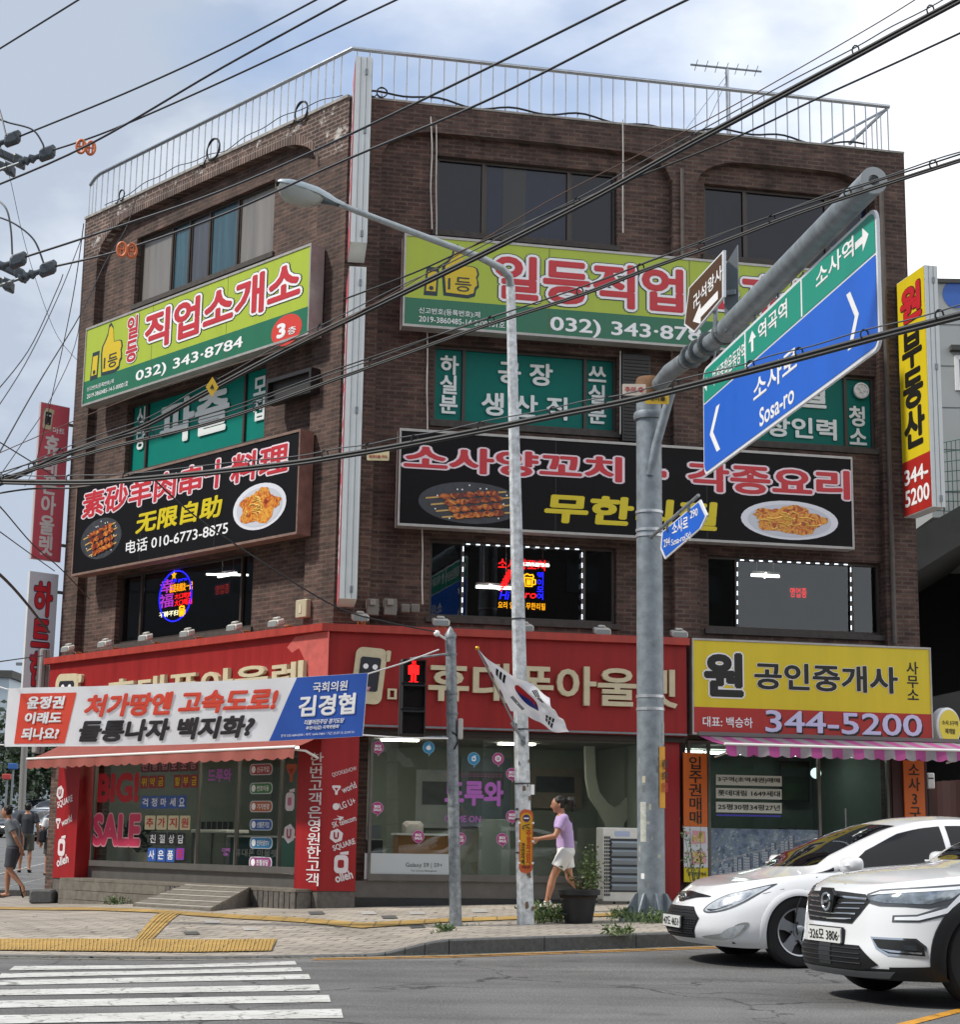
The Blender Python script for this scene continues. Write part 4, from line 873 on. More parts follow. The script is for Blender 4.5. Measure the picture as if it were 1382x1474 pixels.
# black restaurant sign, right wall
t = lightbox('light_box_sign', 'long black restaurant light box with red lettering behind the street lamp pole', FR, (.91, 8.38, 5.87, 7.39), [(0, 1, blk)])
text_on(t, FR, O_, (581, 640, 679, 896, 657, 692), '소사양꼬치', redl, .035, [(.055, pinkw)])
text_on(t, FR, O_, (926, 664, 698, 960, 666, 700), '+', redl, .035, [(.055, pinkw)])
text_on(t, FR, O_, (990, 666, 710, 1224, 676, 716), '각종요리', redl, .035, [(.055, pinkw)])
text_on(t, FR, O_, (784, 710, 753, 1034, 722, 764), '무한리필', yelL, .045, shear=.1)
skewers(FR, 677, 724, 75, 30, O_, t); noodles(FR, 1137, 749, 70, 28, O_, t)
# yellow estate agent sign
t = lightbox('shop_sign', 'wide yellow and red estate agent sign above the pink striped awning', FR, (5.62, 9.65, 2.83, 4.32), [(0, .285, redb), (.285, 1, yel)], group=None, fr=.025)
text_on(t, FR, O_, (1013, 938, 1003, 1071, 940, 1004), '원', blkL, .05, [(.03, whitep)]); text_on(t, FR, O_, (1086, 953, 993, 1293, 960, 998), '공인중개사', blkL, .03, [(.02, whitep)])
text_on(t, FR, O_, (1306, 952, 1007, 1323, 953, 1008), '사\n무\n소', blkL, .02); text_on(t, FR, O_, (1012, 1031, 1046, 1084, 1033, 1048), '대표: 백승하', whitep, .015)
text_on(t, FR, O_+.002, (1104, 1026, 1059, 1330, 1031, 1061), '344-5200', blkL, .015); text_on(t, FR, O_+.008, (1102, 1023, 1056, 1328, 1028, 1058), '344-5200', M('lilac_letter', '#c9c8e6', .45), .015)
# small empty black frame sign on the left wall
rc = FL.rect((387, 551), (453, 528), (453, 566), (389, 583), .1); t = thing('empty_sign', 'narrow black empty sign frame beside the teal window on the left wall', 'sign', FL.p(rc[0], .1, rc[2]))
u0, u1, z0, z1 = rc
mb = MB().box(FL.p, u0, u1, .0, .18, z0, z0+.06).box(FL.p, u0, u1, .0, .18, z1-.06, z1).box(FL.p, u0, u0+.05, 0, .18, z0+.06, z1-.06).box(FL.p, u1-.05, u1, 0, .18, z0+.06, z1-.06); mb.build('frame', dark, t)
MB().box(FL.p, u0+.05, u1-.05, .06, .08, z0+.06, z1-.06).build('panel', M('dull_panel', '#35322f', .5, var=.2), t)
# small louvred box beside the right wall's teal window
rc = px_rect(FR, 897, 508, 938, 636, .05); t = thing('louvre_box', 'tall dark mesh louvre on the right wall behind the gantry pole', 'louvre', FR.p(rc[0], .0, rc[2]))
u0, u1, z0, z1 = rc; MB().box(FR.p, u0, u1, REC+.002, .02, z0, z1).build('box', dark, t); mb = MB()
for i in range(24): z = z0+.04+(z1-z0-.08)*i/24; mb.box(FR.p, u0+.03, u1-.03, .021, .035, z, z+.018)
mb.build('slats', M('louvre_slat', '#2b2727', .6), t)
# ---- blade signs standing out from the wall
def bladebox(name, label, F, u, o0, o1, th, z0, z1, facemat, edgem, texts, bands=None):
    t = thing(name, label, 'sign', F.p(u, (o0+o1)/2, z0))
    MB().box(F.p, u-th/2+.006, u+th/2-.006, o0, o1, z0, z1).build('cabinet', edgem, t)
    mb = MB(); mb.box(F.p, u-.02, u+.02, -.02, o0, z0+.3, z0+.36); mb.box(F.p, u-.02, u+.02, -.02, o0, z1-.4, z1-.34); mb.build('bracket', steel, t)
    mb = MB()
    for k in (-.17, .17): mb.box(F.p, u+th*k-.004, u+th*k+.004, o1, o1+.006, z0+.01, z1-.01)
    for zz in (z0+.14, (z0+z1)/2+.3, z1-.25): mb.box(F.p, u+th*.17-.02, u+th*.17+.02, o1, o1+.02, zz-.05, zz+.05)
    mb.build('latch', steel, t)
    for sgn in (-1, 1):
        G = Fac(F.p(u+sgn*th/2, 0, 0), F.n*(1 if sgn < 0 else -1), F.d*sgn)
        def P(a, b, c, G=G, sgn=sgn): return G.p(a if sgn < 0 else a, b, c)
        a0, a1 = (o0, o1) if sgn < 0 else (-o1, -o0)
        for (f0, f1, m) in (bands or [(0, 1, facemat)]):
            MB().quad(*[P(a, 0, c) for a, c in ((a0+.01, z0+.01+f0*(z1-z0-.02)), (a1-.01, z0+.01+f0*(z1-z0-.02)), (a1-.01, z0+.01+f1*(z1-z0-.02)), (a0+.01, z0+.01+f1*(z1-z0-.02)))]).build('face', m, t)
        for (s, f0, f1, g0, g1, m, b, lay) in texts:
            A, B, C, D = a0+(a1-a0)*f0, a0+(a1-a0)*f1, z0+(z1-z0)*g0, z0+(z1-z0)*g1
            for i, (eb, lm) in enumerate(lay): letter(MB(), P, s, A, B, C, D, .004*(i+1), b+eb, b).build('letter_outline', lm, t)
            letter(MB(), P, s, A, B, C, D, .004*(len(lay)+1), b, b).build('lettering', m, t)
    return t
wedge = M('blade_edge_white', '#cfd3d2', .4, var=.06, vs=4); bred = M('blade_red', '#cb5866', .45, streak=.08, vs=3)
q_ = FR.p(FR.uz(508, 620, 1.05)[0], 1.05, 0); nB = Vector((.112, -.9937, 0)); FB = Fac(q_-nB*1.05, (.9937, .112), nB); u = 0; zlo = FR.uz(507, 862, 1.05)[1]; zhi = FR.uz(517, 384, 1.05)[1]; zlo2 = FR.uz(508, 348, 1.05)[1]; zhi2 = FR.uz(516, 81, 1.05)[1]
vt = [('휴\n대\n폰\n아\n울\n렛', .2, .8, .08, .92, whitep, .03, [])]
bladebox('blade_sign', 'white edged red blade sign on the building corner, the lower one above the red fascia', FB, u, .10, 1.05, .27, zlo, zhi, bred, wedge, vt)
bladebox('blade_sign', 'upper white edged blade sign at the building corner, reaching past the parapet', FB, u, .10, 1.05, .27, zlo2, zhi2, bred, wedge, [('양\n꼬\n치', .2, .8, .1, .9, whitep, .03, [])])
def perp(F, u): return Fac(F.p(u, 0, 0), -F.n, F.d)
GL = perp(FL, -8.28); a = GL.uz(57, 578); b = GL.uz(46, 804); c = GL.uz(104, 690)
UB0, UB1 = (a[0]+b[0])/2, .05
def bladeface(name, label, G, u0, u1, z0, z1, th, facem, edgem, texts, logo=False):
    t = thing(name, label, 'sign', G.p((u0+u1)/2, 0, z0))
    MB().box(G.p, u0, u1, -th, -.006, z0, z1).build('cabinet', edgem, t)
    MB().box(G.p, u0+.012, u1-.012, -.005, 0, z0+.012, z1-.012).build('face', facem, t)
    MB().box(G.p, u1, u1+.3, -th*.6, -th*.4, z0+.3, z0+.36).box(G.p, u1, u1+.3, -th*.6, -th*.4, z1-.36, z1-.3).build('bracket', steel, t)
    for (s, f0, f1, g0, g1, m, b, lay) in texts:
        A, B, C, D = u0+(u1-u0)*f0, u0+(u1-u0)*f1, z0+(z1-z0)*g0, z0+(z1-z0)*g1
        for i, (eb, lm) in enumerate(lay): letter(MB(), G.p, s, A, B, C, D, .004*(i+1), b+eb, b).build('letter_outline', lm, t)
        letter(MB(), G.p, s, A, B, C, D, .004*(len(lay)+1), b, b).build('lettering', m, t)
    return t
w = UB1-UB0
t = bladeface('blade_sign', 'red blade sign with white lettering and phone emblem beyond the left wall', GL, UB0, UB1, b[1], a[1], .07, bred, M('blade_edge_pink', '#b9a9a9', .5), [('휴\n대\n폰\n아\n울\n렛', .20, .72, .03, .80, M('blade_white', '#d9d4d2', .5), .035, []), ('마트', .45, .86, .815, .855, whitep, .02, [])])
phone_logo(GL, UB0+w*.10, UB0+w*.40, b[1]+(a[1]-b[1])*.83, b[1]+(a[1]-b[1])*.965, .004, t, .012, cream, .05)
c0 = GL.uz(45, 822); c1 = GL.uz(40, 1010)
bladeface('blade_sign', 'white blade sign with red lettering below the red blade sign, left of the brick building', GL, UB0, UB1-.02, c1[1], c0[1], .07, M('blade_whiteface', '#c9ced6', .45, var=.06, vs=2), wedge, [('하\n트\n한', .17, .83, .12, .93, redl, .035, [(.03, M('soft_navy', '#3a3046', .5))])])
# light box pole foot standing before it
q = GL.uz(63, 934, .12); q2 = GL.uz(64, 990, .12); t = thing('sign_post_box', 'grey metal box beside the white blade sign at the left end of the red fascia', 'box', GL.p(q[0], .12, q2[1]-.3))
MB().cbox(GL.p, q[0]-.09, q[0]+.10, .04, .2, q2[1]-1.2, q[1]).build('box', M('box_grey', '#9a9895', .5, var=.15), t); MB().box(GL.p, q[0]-.004, q[0]+.004, .2, .206, q2[1]-1.2, q[1]-.02).build('seam', dark, t)
# yellow blade sign at the right end
u9 = FR.uz(1291, 403, .08)[0]; G = Fac(FR.p(u9, 0, 0), FR.n, -FR.d)
a = G.uz(1328, 383); b = G.uz(1345, 728); o1 = (a[0]+b[0])/2
t = bladebox('blade_sign', 'yellow vertical blade sign with red foot hanging at the right edge of the brick building', FR, u9+.12, .08, o1, .24, b[1], a[1], yel, wedge,
    [('원', .12, .88, .80, .955, redl, .05, [(.02, blkL)]), ('부\n동\n산', .12, .86, .27, .765, blkL, .045, []), ('344-', .08, .92, .125, .19, whitep, .025, []), ('5200', .08, .94, .035, .105, whitep, .025, [])], [(0, .225, redb), (.225, 1, yel)])
# round yellow sign beyond the right end
G2 = Fac(FR.p(9.95, 0, 0), (.80, .60), (.60, -.80)); c = G2.uz(1367, 1046)
t = thing('round_sign', 'round yellow sign with white rim on the right end of the shopfront', 'sign', G2.p(c[0], 0, c[1]))
mb = MB().lathe(G2.p(c[0], -.14, c[1]), [(.30, 0), (.31, .02), (.31, .13), (.285, .15)], 36, G2.n); mb.build('rim', white, t, smooth=True)
MB().plate(G2.p, disc(None, c[0], c[1], .27, .27, 36), .015).build('face', yel, t)
letter(MB(), G2.p, '소사 3구역', c[0]-.2, c[0]+.2, c[1]+.02, c[1]+.1, .02, .015).build('lettering', blkL, t); letter(MB(), G2.p, '재개발', c[0]-.13, c[0]+.13, c[1]-.12, c[1]-.03, .02, .015).build('lettering', blkL, t)
mb = MB().tube([G2.p(c[0], -.14, c[1]), G2.p(c[0]-.1, -.3, c[1]), FR.p(9.6, .1, c[1])], .02, 8); mb.build('bracket', steel, t)
# orange banners beside the agent's window
orange = M('orange_banner', '#d0641c', .5, var=.05)
def obanner(label, x0, y0, x1, y1, o, s, extra):
    u0, u1, z0, z1 = px_rect(FR, x0, y0, x1, y1, o); t = thing('shop_banner', label, 'banner', FR.p(u0, o, z0), 'orange banners beside the agent shopfront')
    MB().box(FR.p, u0, u1, o-.03, o, z0, z1).build('panel', orange, t)
    letter(MB(), FR.p, s, u0+(u1-u0)*.22, u1-(u1-u0)*.22, z0+.04, z1-.06, o+.004, .015).build('lettering', blkL, t)
    if extra:
        zb = z0-.62; MB().box(FR.p, u0, u1, o-.03, o, zb, z0-.004).build('panel', M('paper_plan', '#cfd3d8', .5), t); mb = MB(); mp = MB(); rd = random.Random(5)
        for k in range(2):
            zc = z0-.05-.31*k; mb.plate(FR.p, [(u0+.12, zc-.22), (u1-.03, zc-.2), (u1-.04, zc-.02), (u0+.14, zc-.01)], o+.004)
            for j in range(9): a = u0+.14+rd.uniform(0, (u1-u0)-.24); c = zc-.2+rd.uniform(0, .12); mp.plate(FR.p, [(a, c), (a+.05, c), (a+.05, c+.06), (a, c+.06)], o+.007)
            mb.plate(FR.p, [(u0+.02, zc-.07), (u0+.09, zc-.07), (u0+.09, zc-.03), (u0+.02, zc-.03)], o+.004)
        mb.build('plan_print', M('plan_pink', '#d59aa6', .5), t); mp.build('plan_blocks', M('plan_yellow', '#d8c37a', .5), t)
        zc = zb-.22; MB().box(FR.p, u0, u1, o-.03, o, zc, zb-.004).build('panel', yel, t)
        letter(MB(), FR.p, '원 공인중개사', u0+.06, u1-.03, zc+.09, zc+.15, o+.004, .03).build('lettering', blkL, t)
    return t
obanner('orange banner with a site plan beside the agent window, left of the white sedan', 984, 1083, 1019, 1190, .14, '입\n주\n권\n매\n매', True)
obanner('orange banner right of the agent shop door beside the brown fence', 1301, 1094, 1334, 1205, .14, '소\n사\n3\n구\n역', False)
# ---- stickers on the phone shop glass
OG = OS-.006
pinkb = M('pink_sticker', '#a83a78', .4); orch = M('orchid_sticker', '#a85fb0', .4); blueb = M('blue_sticker', '#2f86b4', .4)
def balloon(F, px, py, r, m, kind, par):
    u, z = F.uz(px, py, OG)
    MB().plate(F.p, disc(None, u, z, r*1.08, r*1.08, 24), OG-.001).plate(F.p, [(u-r*.1, z-r*.8), (u+r*.55, z-r*.8), (u+r*.05, z-r*1.55)], OG-.0015).build('sticker_rim', M('sticker_rim', '#c9a3bd', .4) if m is pinkb else M('sticker_rim_b', '#9cc2d4', .4), par)
    MB().plate(F.p, disc(None, u, z, r, r, 24), OG+.002).plate(F.p, [(u-r*.02, z-r*.8), (u+r*.45, z-r*.8), (u+r*.07, z-r*1.4)], OG+.003).build('sticker', m, par)
    if kind == 'S': letter(MB(), F.p, 'BIG!\nSALE', u-r*.68, u+r*.68, z-r*.55, z+r*.5, OG+.006, .05).build('lettering', whitep, par)
    elif kind == 'O': ologo(F, u, z+r*.05, r*.75, r*1.0, par, OG+.006, m, whitep)
    elif kind == 'U': ulogo(F, u, z, r*.62, par, OG+.006, m, whitep)
    elif kind == 'A':
        MB().plate(F.p, [(u+r*.42*math.cos(a)*(1+.12*math.cos(2*a)), z-r*.05+r*.44*math.sin(a)-r*.08*abs(math.cos(a))**8) for a in [2*math.pi*i/20 for i in range(20)]], OG+.006).plate(F.p, [(u, z+r*.42), (u+r*.12, z+r*.66), (u+r*.22, z+r*.7), (u+r*.14, z+r*.5)], OG+.006).build('emblem', whitep, par)
        MB().plate(F.p, disc(None, u+r*.5, z+r*.05, r*.15, r*.15, 12), OG+.009).build('emblem_bite', m, par)
for (x, y) in ((544, 1076), (543, 1163), (602, 1204), (662, 1207), (723, 1208), (737, 1114), (737, 1175)): balloon(FR, x, y, .085, pinkb, 'S', swR)
balloon(FR, 617, 1076, .085, blueb, 'A', swR); balloon(FR, 682, 1092, .088, blueb, 'O', swR); balloon(FR, 717, 1092, .085, pinkb, 'U', swR)
text_on(swR, FR, OG, (640, 1122, 1160, 725, 1124, 1160), '드루와', orch, .045); text_on(swR, FR, OG, (640, 1174, 1184, 692, 1174, 1183), 'COME ON', orch, .01)
text_on(swR, FR, OG, (641, 1113, 1118, 723, 1114, 1118), 'ㅁㅁㅁㅁㅁㅁㅁㅁㅁㅁㅁㅁㅁㅁㅁ', M('dim_pink', '#7a3f66', .5), .0)
u0, u1, z0, z1 = px_rect(FR, 525, 1228, 648, 1267, OG); MB().box(FR.p, u0, u1, OG-.003, OG+.004, z0, z1).build('poster_board', M('poster_white', '#b9bfc0', .5), swR)
text_on(swR, FR, OG+.005, (584, 1242, 1250, 637, 1242, 1250), 'Galaxy S9 | S9+', blkL, .0); text_on(swR, FR, OG+.005, (591, 1252, 1255.5, 629, 1252, 1255.5), 'The Camera. Reimagined.', blkL, .0)
bigr = M('sale_red', '#b3202e', .4); bigp = M('sale_pink', '#c93a5c', .4)
text_on(swL, FL, OG, (140, 1116, 1158, 200, 1108, 1153), 'BIG!', bigr, .05); text_on(swL, FL, OG, (133, 1176, 1222, 202, 1166, 1214), 'SALE', bigp, .05, [(.03, M('sale_rim', '#d9a0a8', .5))])
def tiles(px, py, n, w, h, bg, fg, s, par, gap=None):
    for i in range(n):
        ch = s[i]
        if ch == ' ': continue
        u0, zc = FL.uz(px+i*w, py, OG); u1, _ = FL.uz(px+i*w+w*.88, py, OG); z1 = FL.uz(px, py-h/2, OG)[1]; z0 = FL.uz(px, py+h/2, OG)[1]
        MB().plate(FL.p, rrect(u0, u1, z0, z1, .015, 2), OG).build('letter_tile', bg, par); letter(MB(), FL.p, ch, u0+(u1-u0)*.15, u1-(u1-u0)*.15, z0+(z1-z0)*.16, z1-(z1-z0)*.16, OG+.004, .02).build('lettering', fg, par)
mar = M('maroon_sticker', '#5e2030', .45); blus = M('blue_tile', '#2a56a6', .45); blks = M('black_tile', '#202026', .45); crs = M('cream_tile', '#cfc39c', .45)
tiles(203, 1103, 6, 13.8, 18, mar, M('dull_pink_l', '#b98a96', .5), '단통법보조금', swL); tiles(202, 1126, 7, 12, 18, M('maroon_red', '#8a2230', .45), yelL, '위약금 할부금', swL)
tiles(203, 1155, 5, 13.2, 18, blus, whitep, '걱정마세요', swL); tiles(208, 1184, 4, 16.8, 20, crs, redl, '추가지원', swL); tiles(214, 1207, 4, 13.4, 18, blks, whitep, '친절상담', swL); tiles(212, 1230, 3, 13.5, 19, blus, whitep, '사은품', swL)
tiles(253, 1229, 1, 13, 17, M('violet_tile', '#7a3a9c', .45), M('tile_red', '#c03048', .45), '百', swL)
for (px, py, s, c) in ((377, 1108, '신규가입', '#a04048'), (377, 1135, '번호이동', '#3f7c46'), (377, 1161, '기기변경', '#b0603a'), (377, 1187, '선불폰가입', '#2c5a9c'), (377, 1213, '인터넷/TV', '#2f7aa8'), (376, 1241, '친절상담', '#8c3a78')):
    u0, z = FL.uz(px-18, py, OG); u1, _ = FL.uz(px+15, py, OG); h = .075
    MB().plate(FL.p, rrect(u0, u1, z-h-.012, z+h+.012, h, 5), OG-.001).build('pill_rim', M('pill_rim', '#c9cdd0', .5), swL); MB().plate(FL.p, rrect(u0+.02, u1-.02, z-h, z+h, h*.95, 5), OG+.003).build('pill_sticker', M('pill'+c, c, .45), swL)
    MB().plate(FL.p, disc(None, u0+.11, z, .055, .055, 14), OG+.006).build('pill_icon', whitep, swL); letter(MB(), FL.p, s, u0+.2, u1-.08, z-.045, z+.045, OG+.006, .02).build('lettering', whitep, swL)
text_on(swL, FL, OG, (299, 1107, 1126, 333, 1105, 1126), '드루와', orch, .04); text_on(swL, FL, OG, (338, 1222, 1233, 399, 1222, 1234), '휴대폰 아울렛', M('dim_grey_l', '#4c4f4c', .5), .01); text_on(swL, FL, OG, (319, 1221, 1232, 331, 1221, 1232), 'COME\nON', orch, .01)
a = FL.uz(420, 1151, OG); ologo(FL, a[0]-.05, a[1], .22, .34, swL, OG, M('pale_pink', '#b46a86', .5), M('logo_pale', '#cfc4c8', .5)); a = FL.uz(416, 1200, OG); ulogo(FL, a[0], a[1], .15, swL, OG, M('pale_red', '#a04a4a', .5), M('logo_pale', '#cfc4c8', .5)); a = FL.uz(419, 1112, OG); tlogo(FL, a[0], a[1], .13, swL, OG, M('logo_orange', '#a8512e', .5))
# ---- agent's window: paper strips and aerial view poster
pap = M('paper_strip', '#d0d3c8', .6)
for (y, s) in ((1123, '3구역(초역세권)매매'), (1142, '롯데대림 1649세대'), (1162, '25평30평34평27년')):
    u0, u1, z0, z1 = px_rect(FR, 1031, y-8, 1126, y+9, OG); MB().plate(FR.p, [(u0, z0), (u1, z0), (u1, z1), (u0, z1)], OG).build('paper_strip', pap, agF); letter(MB(), FR.p, s, u0+.03, u1-.03, z0+.04, z1-.03, OG+.004, .02).build('lettering', blkL, agF)
u0, u1, z0, z1 = px_rect(FR, 1032, 1172, 1125, 1176, OG); MB().plate(FR.p, [(u0, z0), (u1, z0), (u1, z1), (u0, z1)], OG).build('blue_strip', M('led_blue_strip', '#4a3cc0', .4), agF)
aer = foodmat('aerial_print', [(.30, '#4a5a6e'), (.42, '#62748a'), (.5, '#7688a0'), (.58, '#6f8286'), (.66, '#8fa0b4'), (.75, '#a9b8c8')], 7, .2)
u0, u1, z0, z1 = px_rect(FR, 1022, 1192, 1181, 1275, OG); MB().plate(FR.p, [(u0, z0), (u1, z0), (u1, z1), (u0, z1)], OG).build('aerial_poster', aer, agF)
mb = MB(); ms = MB(); mr = MB(); mt = MB(); rd = random.Random(11); wP, hP = u1-u0, z1-z0
for k in range(2): c = z0+hP*(.05+.30*k); mr.plate(FR.p, [(u0, c), (u1, min(z1, c+.46)), (u1, min(z1, c+.49)), (u0, c+.035)], OG+.0025)
for i in range(300):
    a = u0+rd.uniform(0, wP-.06); c = z0+rd.uniform(.01, hP-.05); w = rd.uniform(.015, .045)*(1-.5*(c-z0)/hP); h_ = w*rd.uniform(.5, .9); (mt if i % 3 else ms).plate(FR.p, [(a, c), (a+w, c+w*.25), (a+w, c+h_+w*.25), (a, c+h_)], OG+.003+.000005*i)
for row in range(2):
    for i in range(8):
        a = u0+.16+.150*i+.09*row+rd.uniform(-.02, .02); c = z0+.02+.10*row+.060*i+rd.uniform(-.015, .015); h = rd.uniform(.17, .24)
        if a > u1-.1 or c+h > z1-.01: continue
        e = .0078-.0006*row-.00005*i; mb.plate(FR.p, [(a, c), (a+.050, c), (a+.050, c+h), (a, c+h)], OG+e); ms.plate(FR.p, [(a+.050, c), (a+.080, c+.014), (a+.080, c+h+.01), (a+.050, c+h)], OG+e)
        for q in range(5): ms.plate(FR.p, [(a+.006, c+h*(q+.4)/5.4), (a+.044, c+h*(q+.4)/5.4), (a+.044, c+h*(q+.65)/5.4), (a+.006, c+h*(q+.65)/5.4)], OG+e+.0006)
mr.build('poster_roads', M('road_print', '#8f979e', .5), agF); mt.build('poster_roofs', M('roof_print', '#aeb6bd', .5), agF); mb.build('poster_towers', M('tower_print', '#a9b2bc', .5), agF); ms.build('poster_tower_sides', M('tower_print_dark', '#55616f', .5), agF)
# ---- meter boxes and floodlights on the wall and cap
def mbox(label, x0, y0, x1, y1, big):
    u0, u1, z0, z1 = px_rect(FR, x0, y0, x1, y1, .12); t = thing('meter_box', label, 'meter box', FR.p(u0, 0, z0)); MB().cbox(FR.p, u0, u1, .0, .12, z0, z1, .012).build('case', M('meter_grey', '#77736b', .5, var=.12), t)
    if big: MB().cbox(FR.p, u0+(u1-u0)*.22, u1-(u1-u0)*.28, .121, .16, z1-(z1-z0)*.42, z1-(z1-z0)*.06, .008).build('window_cover', M('meter_cover', '#8a877e', .4), t); MB().box(FR.p, u1, u1+.012, .03, .09, z0+.08, z0+.12).box(FR.p, u1, u1+.012, .03, .09, z1-.12, z1-.08).build('hinge', steel, t)
    else: MB().box(FR.p, u0+.02, u1-.02, .12, .125, z0+.02, z1-.02).build('lid', M('meter_lid', '#6a665f', .5), t)
mbox('large grey meter box above the red cap, nearest the corner blade sign', 528, 861, 545, 886, True); mbox('large grey meter box above the red cap, second from the corner blade sign', 553, 861, 571, 886, True)
mbox('small grey junction box on the right wall, nearer the meter boxes', 578, 869, 590, 882, False); mbox('small grey junction box on the right wall, nearer the neon window', 592, 869, 604, 882, False)
u0, u1, z0, z1 = px_rect(FL, 425, 864, 440, 888, .1); t = thing('alarm_box', 'cream box on the left wall near the brick corner', 'box', FL.p(u0, 0, z0)); MB().cbox(FL.p, u0, u1, 0, .1, z0, z1, .012).build('case', M('alarm_cream', '#b3a98e', .5), t); MB().box(FL.p, u0+.1, u1-.12, .1, .108, z0+.07, z1-.08).build('lid', M('alarm_lid', '#c9c0a6', .5), t)
fl_w = M('floodlight_white', '#c9c6be', .5, var=.15); fl_or = M('mount_orange', '#a8602c', .7, var=.3)
def flood(F, px, py, label, out=.36):
    o = .22; u, z = F.uz(px, py, o); z0 = 4.318; z = max(z, z0+.06)
    t = thing('floodlight', label, 'floodlight', F.p(u, o, z0), 'floodlights standing along the red cap')
    def P(a, b, c): return F.p(u+a, o+b, z+c-b*.3)
    MB().cbox(P, -.13, .13, -.05, .10, -.05, .05, .02).build('housing', fl_w, t); MB().cbox(P, -.06, .06, -.02, .06, .052, .09, .015).build('cap', fl_w, t)
    MB().box(P, -.11, .11, .101, .106, -.04, .04).build('lens', M('flood_lens', '#8e9290', .15), t)
    MB().cbox(lambda a, b, c: F.p(u+.05+a, .05+b, z0+c), -.06, .06, -.04, .05, 0.002, .09, .01).build('mount', fl_or, t)
    MB().tube([F.p(u+.05, .09, z0+.05), F.p(u+.03, o-.07, z0+.10), F.p(u, o-.04, z-.0)], .011, 6).build('arm', white, t)
for k, (px, py) in enumerate(((99, 933), (152, 926), (211, 917), (271, 911), (339, 902), (399, 896))): flood(FL, px, py, 'white floodlight on the red cap of the left wall, %s from the left end' % ['first', 'second', 'third', 'fourth', 'fifth', 'sixth'][k])
for (px, py, s) in ((518, 888, 'nearest the building corner'), (634, 895, 'above the traffic light pole'), (755, 903, 'behind the street lamp pole'), (866, 908, 'left of the gantry pole'), (977, 912, 'right of the gantry pole')): flood(FR, px, py, 'white floodlight on the red cap of the right wall, '+s)
# ---- neon signs and LED strips
nred = glow('neon_red', '#ff1a1a', 2.2); nblue = glow('neon_blue', '#2020ff', 3.0); nyel = glow('neon_yellow', '#ffb010', 1.9); nmag = glow('neon_magenta', '#d040d0', 1.2); led = glow('led_white', '#e8f2ff', 1.3)
ON = REC-.16
t = thing('neon_sign', 'oval neon sign with chinese lettering in the left second floor window', 'neon sign', FL.p(FL.uz(255, 860, ON)[0], ON, FL.uz(255, 895, ON)[1]))
a, b, c, d = px_rect(FL, 229, 862, 275, 858, ON)[0:2]+(FL.uz(252, 894, ON)[1], FL.uz(252, 822, ON)[1]); P_ = [FL.p(x, ON, z) for x, z in disc(None, (a+b)/2, (c+d)/2, (b-a)/2, (d-c)/2, 36)]
MB().tube(P_+[P_[0]], .012, 6).build('tube', nblue, t)
for q, s, m in (((229, 836, 876, 250, 832, 873), '幸\n福', nmag), ((244, 841, 853, 277, 837, 849), '就是和朋友一起', nyel), ((251, 854, 862, 276, 852, 860), '大口吃肉', nred), ((251, 863, 872, 276, 861, 870), '大口喝酒', nred), ((229, 881, 889, 256, 878, 886), '不醉不归', glow('neon_white', '#fff4d0', 2.0)), ((246, 833, 840, 269, 831, 837), 'Hi pro', nblue)): text_on(t, FL, ON-.01, q, s, m, .012)
def mug(F, px, py, s, par):
    u, z = F.uz(px, py, ON); q = lambda P: [F.p(u+a*s, ON+.01, z+c*s) for a, c in P]; mb = MB()
    for P in ([(-.4, .25), (-.3, -.5), (.3, -.5), (.35, .25)], [(.34, .15), (.6, .1), (.6, -.3), (.32, -.35)], [(-.4, .25), (-.45, .45), (-.15, .6), (.1, .5), (.35, .55), (.45, .35), (.35, .25), (-.4, .25)], [(-.15, .1), (-.12, -.38)], [(.0, .1), (.0, -.38)], [(.15, .1), (.14, -.38)]): mb.tube(q(P), .013, 6)
    mb.build('mug', nyel, par)
mug(FL, 262, 880, .16, t); u, z = FL.uz(250, 828, ON); MB().plate(FL.p, [(u+.09*(1 if k % 2 == 0 else .45)*math.sin(math.pi*k/5), z+.09*(1 if k % 2 == 0 else .45)*math.cos(math.pi*k/5)) for k in range(10)], ON).build('star', nyel, t)
t = thing('neon_sign', 'red, blue and yellow neon sign with beer mug, behind the street lamp pole', 'neon sign', FR.p(FR.uz(750, 845, ON)[0], ON, FR.uz(750, 880, ON)[1]))
for q, s, m in (((717, 803, 819, 785, 806, 822), '소사양꼬치', nred), ((717, 866, 876, 785, 868, 878), '요리 양꼬치 무한리필', nyel), ((773, 823, 863, 783, 824, 864), '맥\n이\n모\n여', nblue), ((720, 851, 863, 746, 851, 863), 'Hi P', nblue), ((746, 853, 864, 772, 854, 865), 'pro', nred)): text_on(t, FR, ON, q, s, m, .012, shear=.2 if s in ('Hi P', 'pro') else 0)
mug(FR, 761, 836, .18, t); u, z = FR.uz(729, 834, ON); mb = MB(); mb.tube([FR.p(u-.09, ON+.01, z-.2), FR.p(u+.1, ON+.01, z+.2)], .010, 6)
for k in range(6): a, c = u-.06+.024*k, z-.12+.05*k; mb.tube([FR.p(a-.05, ON+.01, c+.02), FR.p(a+.05, ON+.01, c+.01), FR.p(a+.05, ON+.01, c-.02), FR.p(a-.05, ON+.01, c-.01)], .010, 6)
mb.build('skewer', nred, t)
def opensign(F, px, py, label, w, k):
    u, z = F.uz(px, py, ON-.1); t = thing('led_sign', label, 'led sign', F.p(u, ON-.1, z-.1), 'small red open signs'); MB().box(F.p, u-w, u+w, ON-.13, ON-.11, z-.12, z+.12).build('panel', M('led_panel', '#17110f', .4), t)
    letter(MB(), F.p, '영업중', u-w*.85, u+w*.85, z-.08, z+.08, ON-.106, .0).build('lettering', k, t)
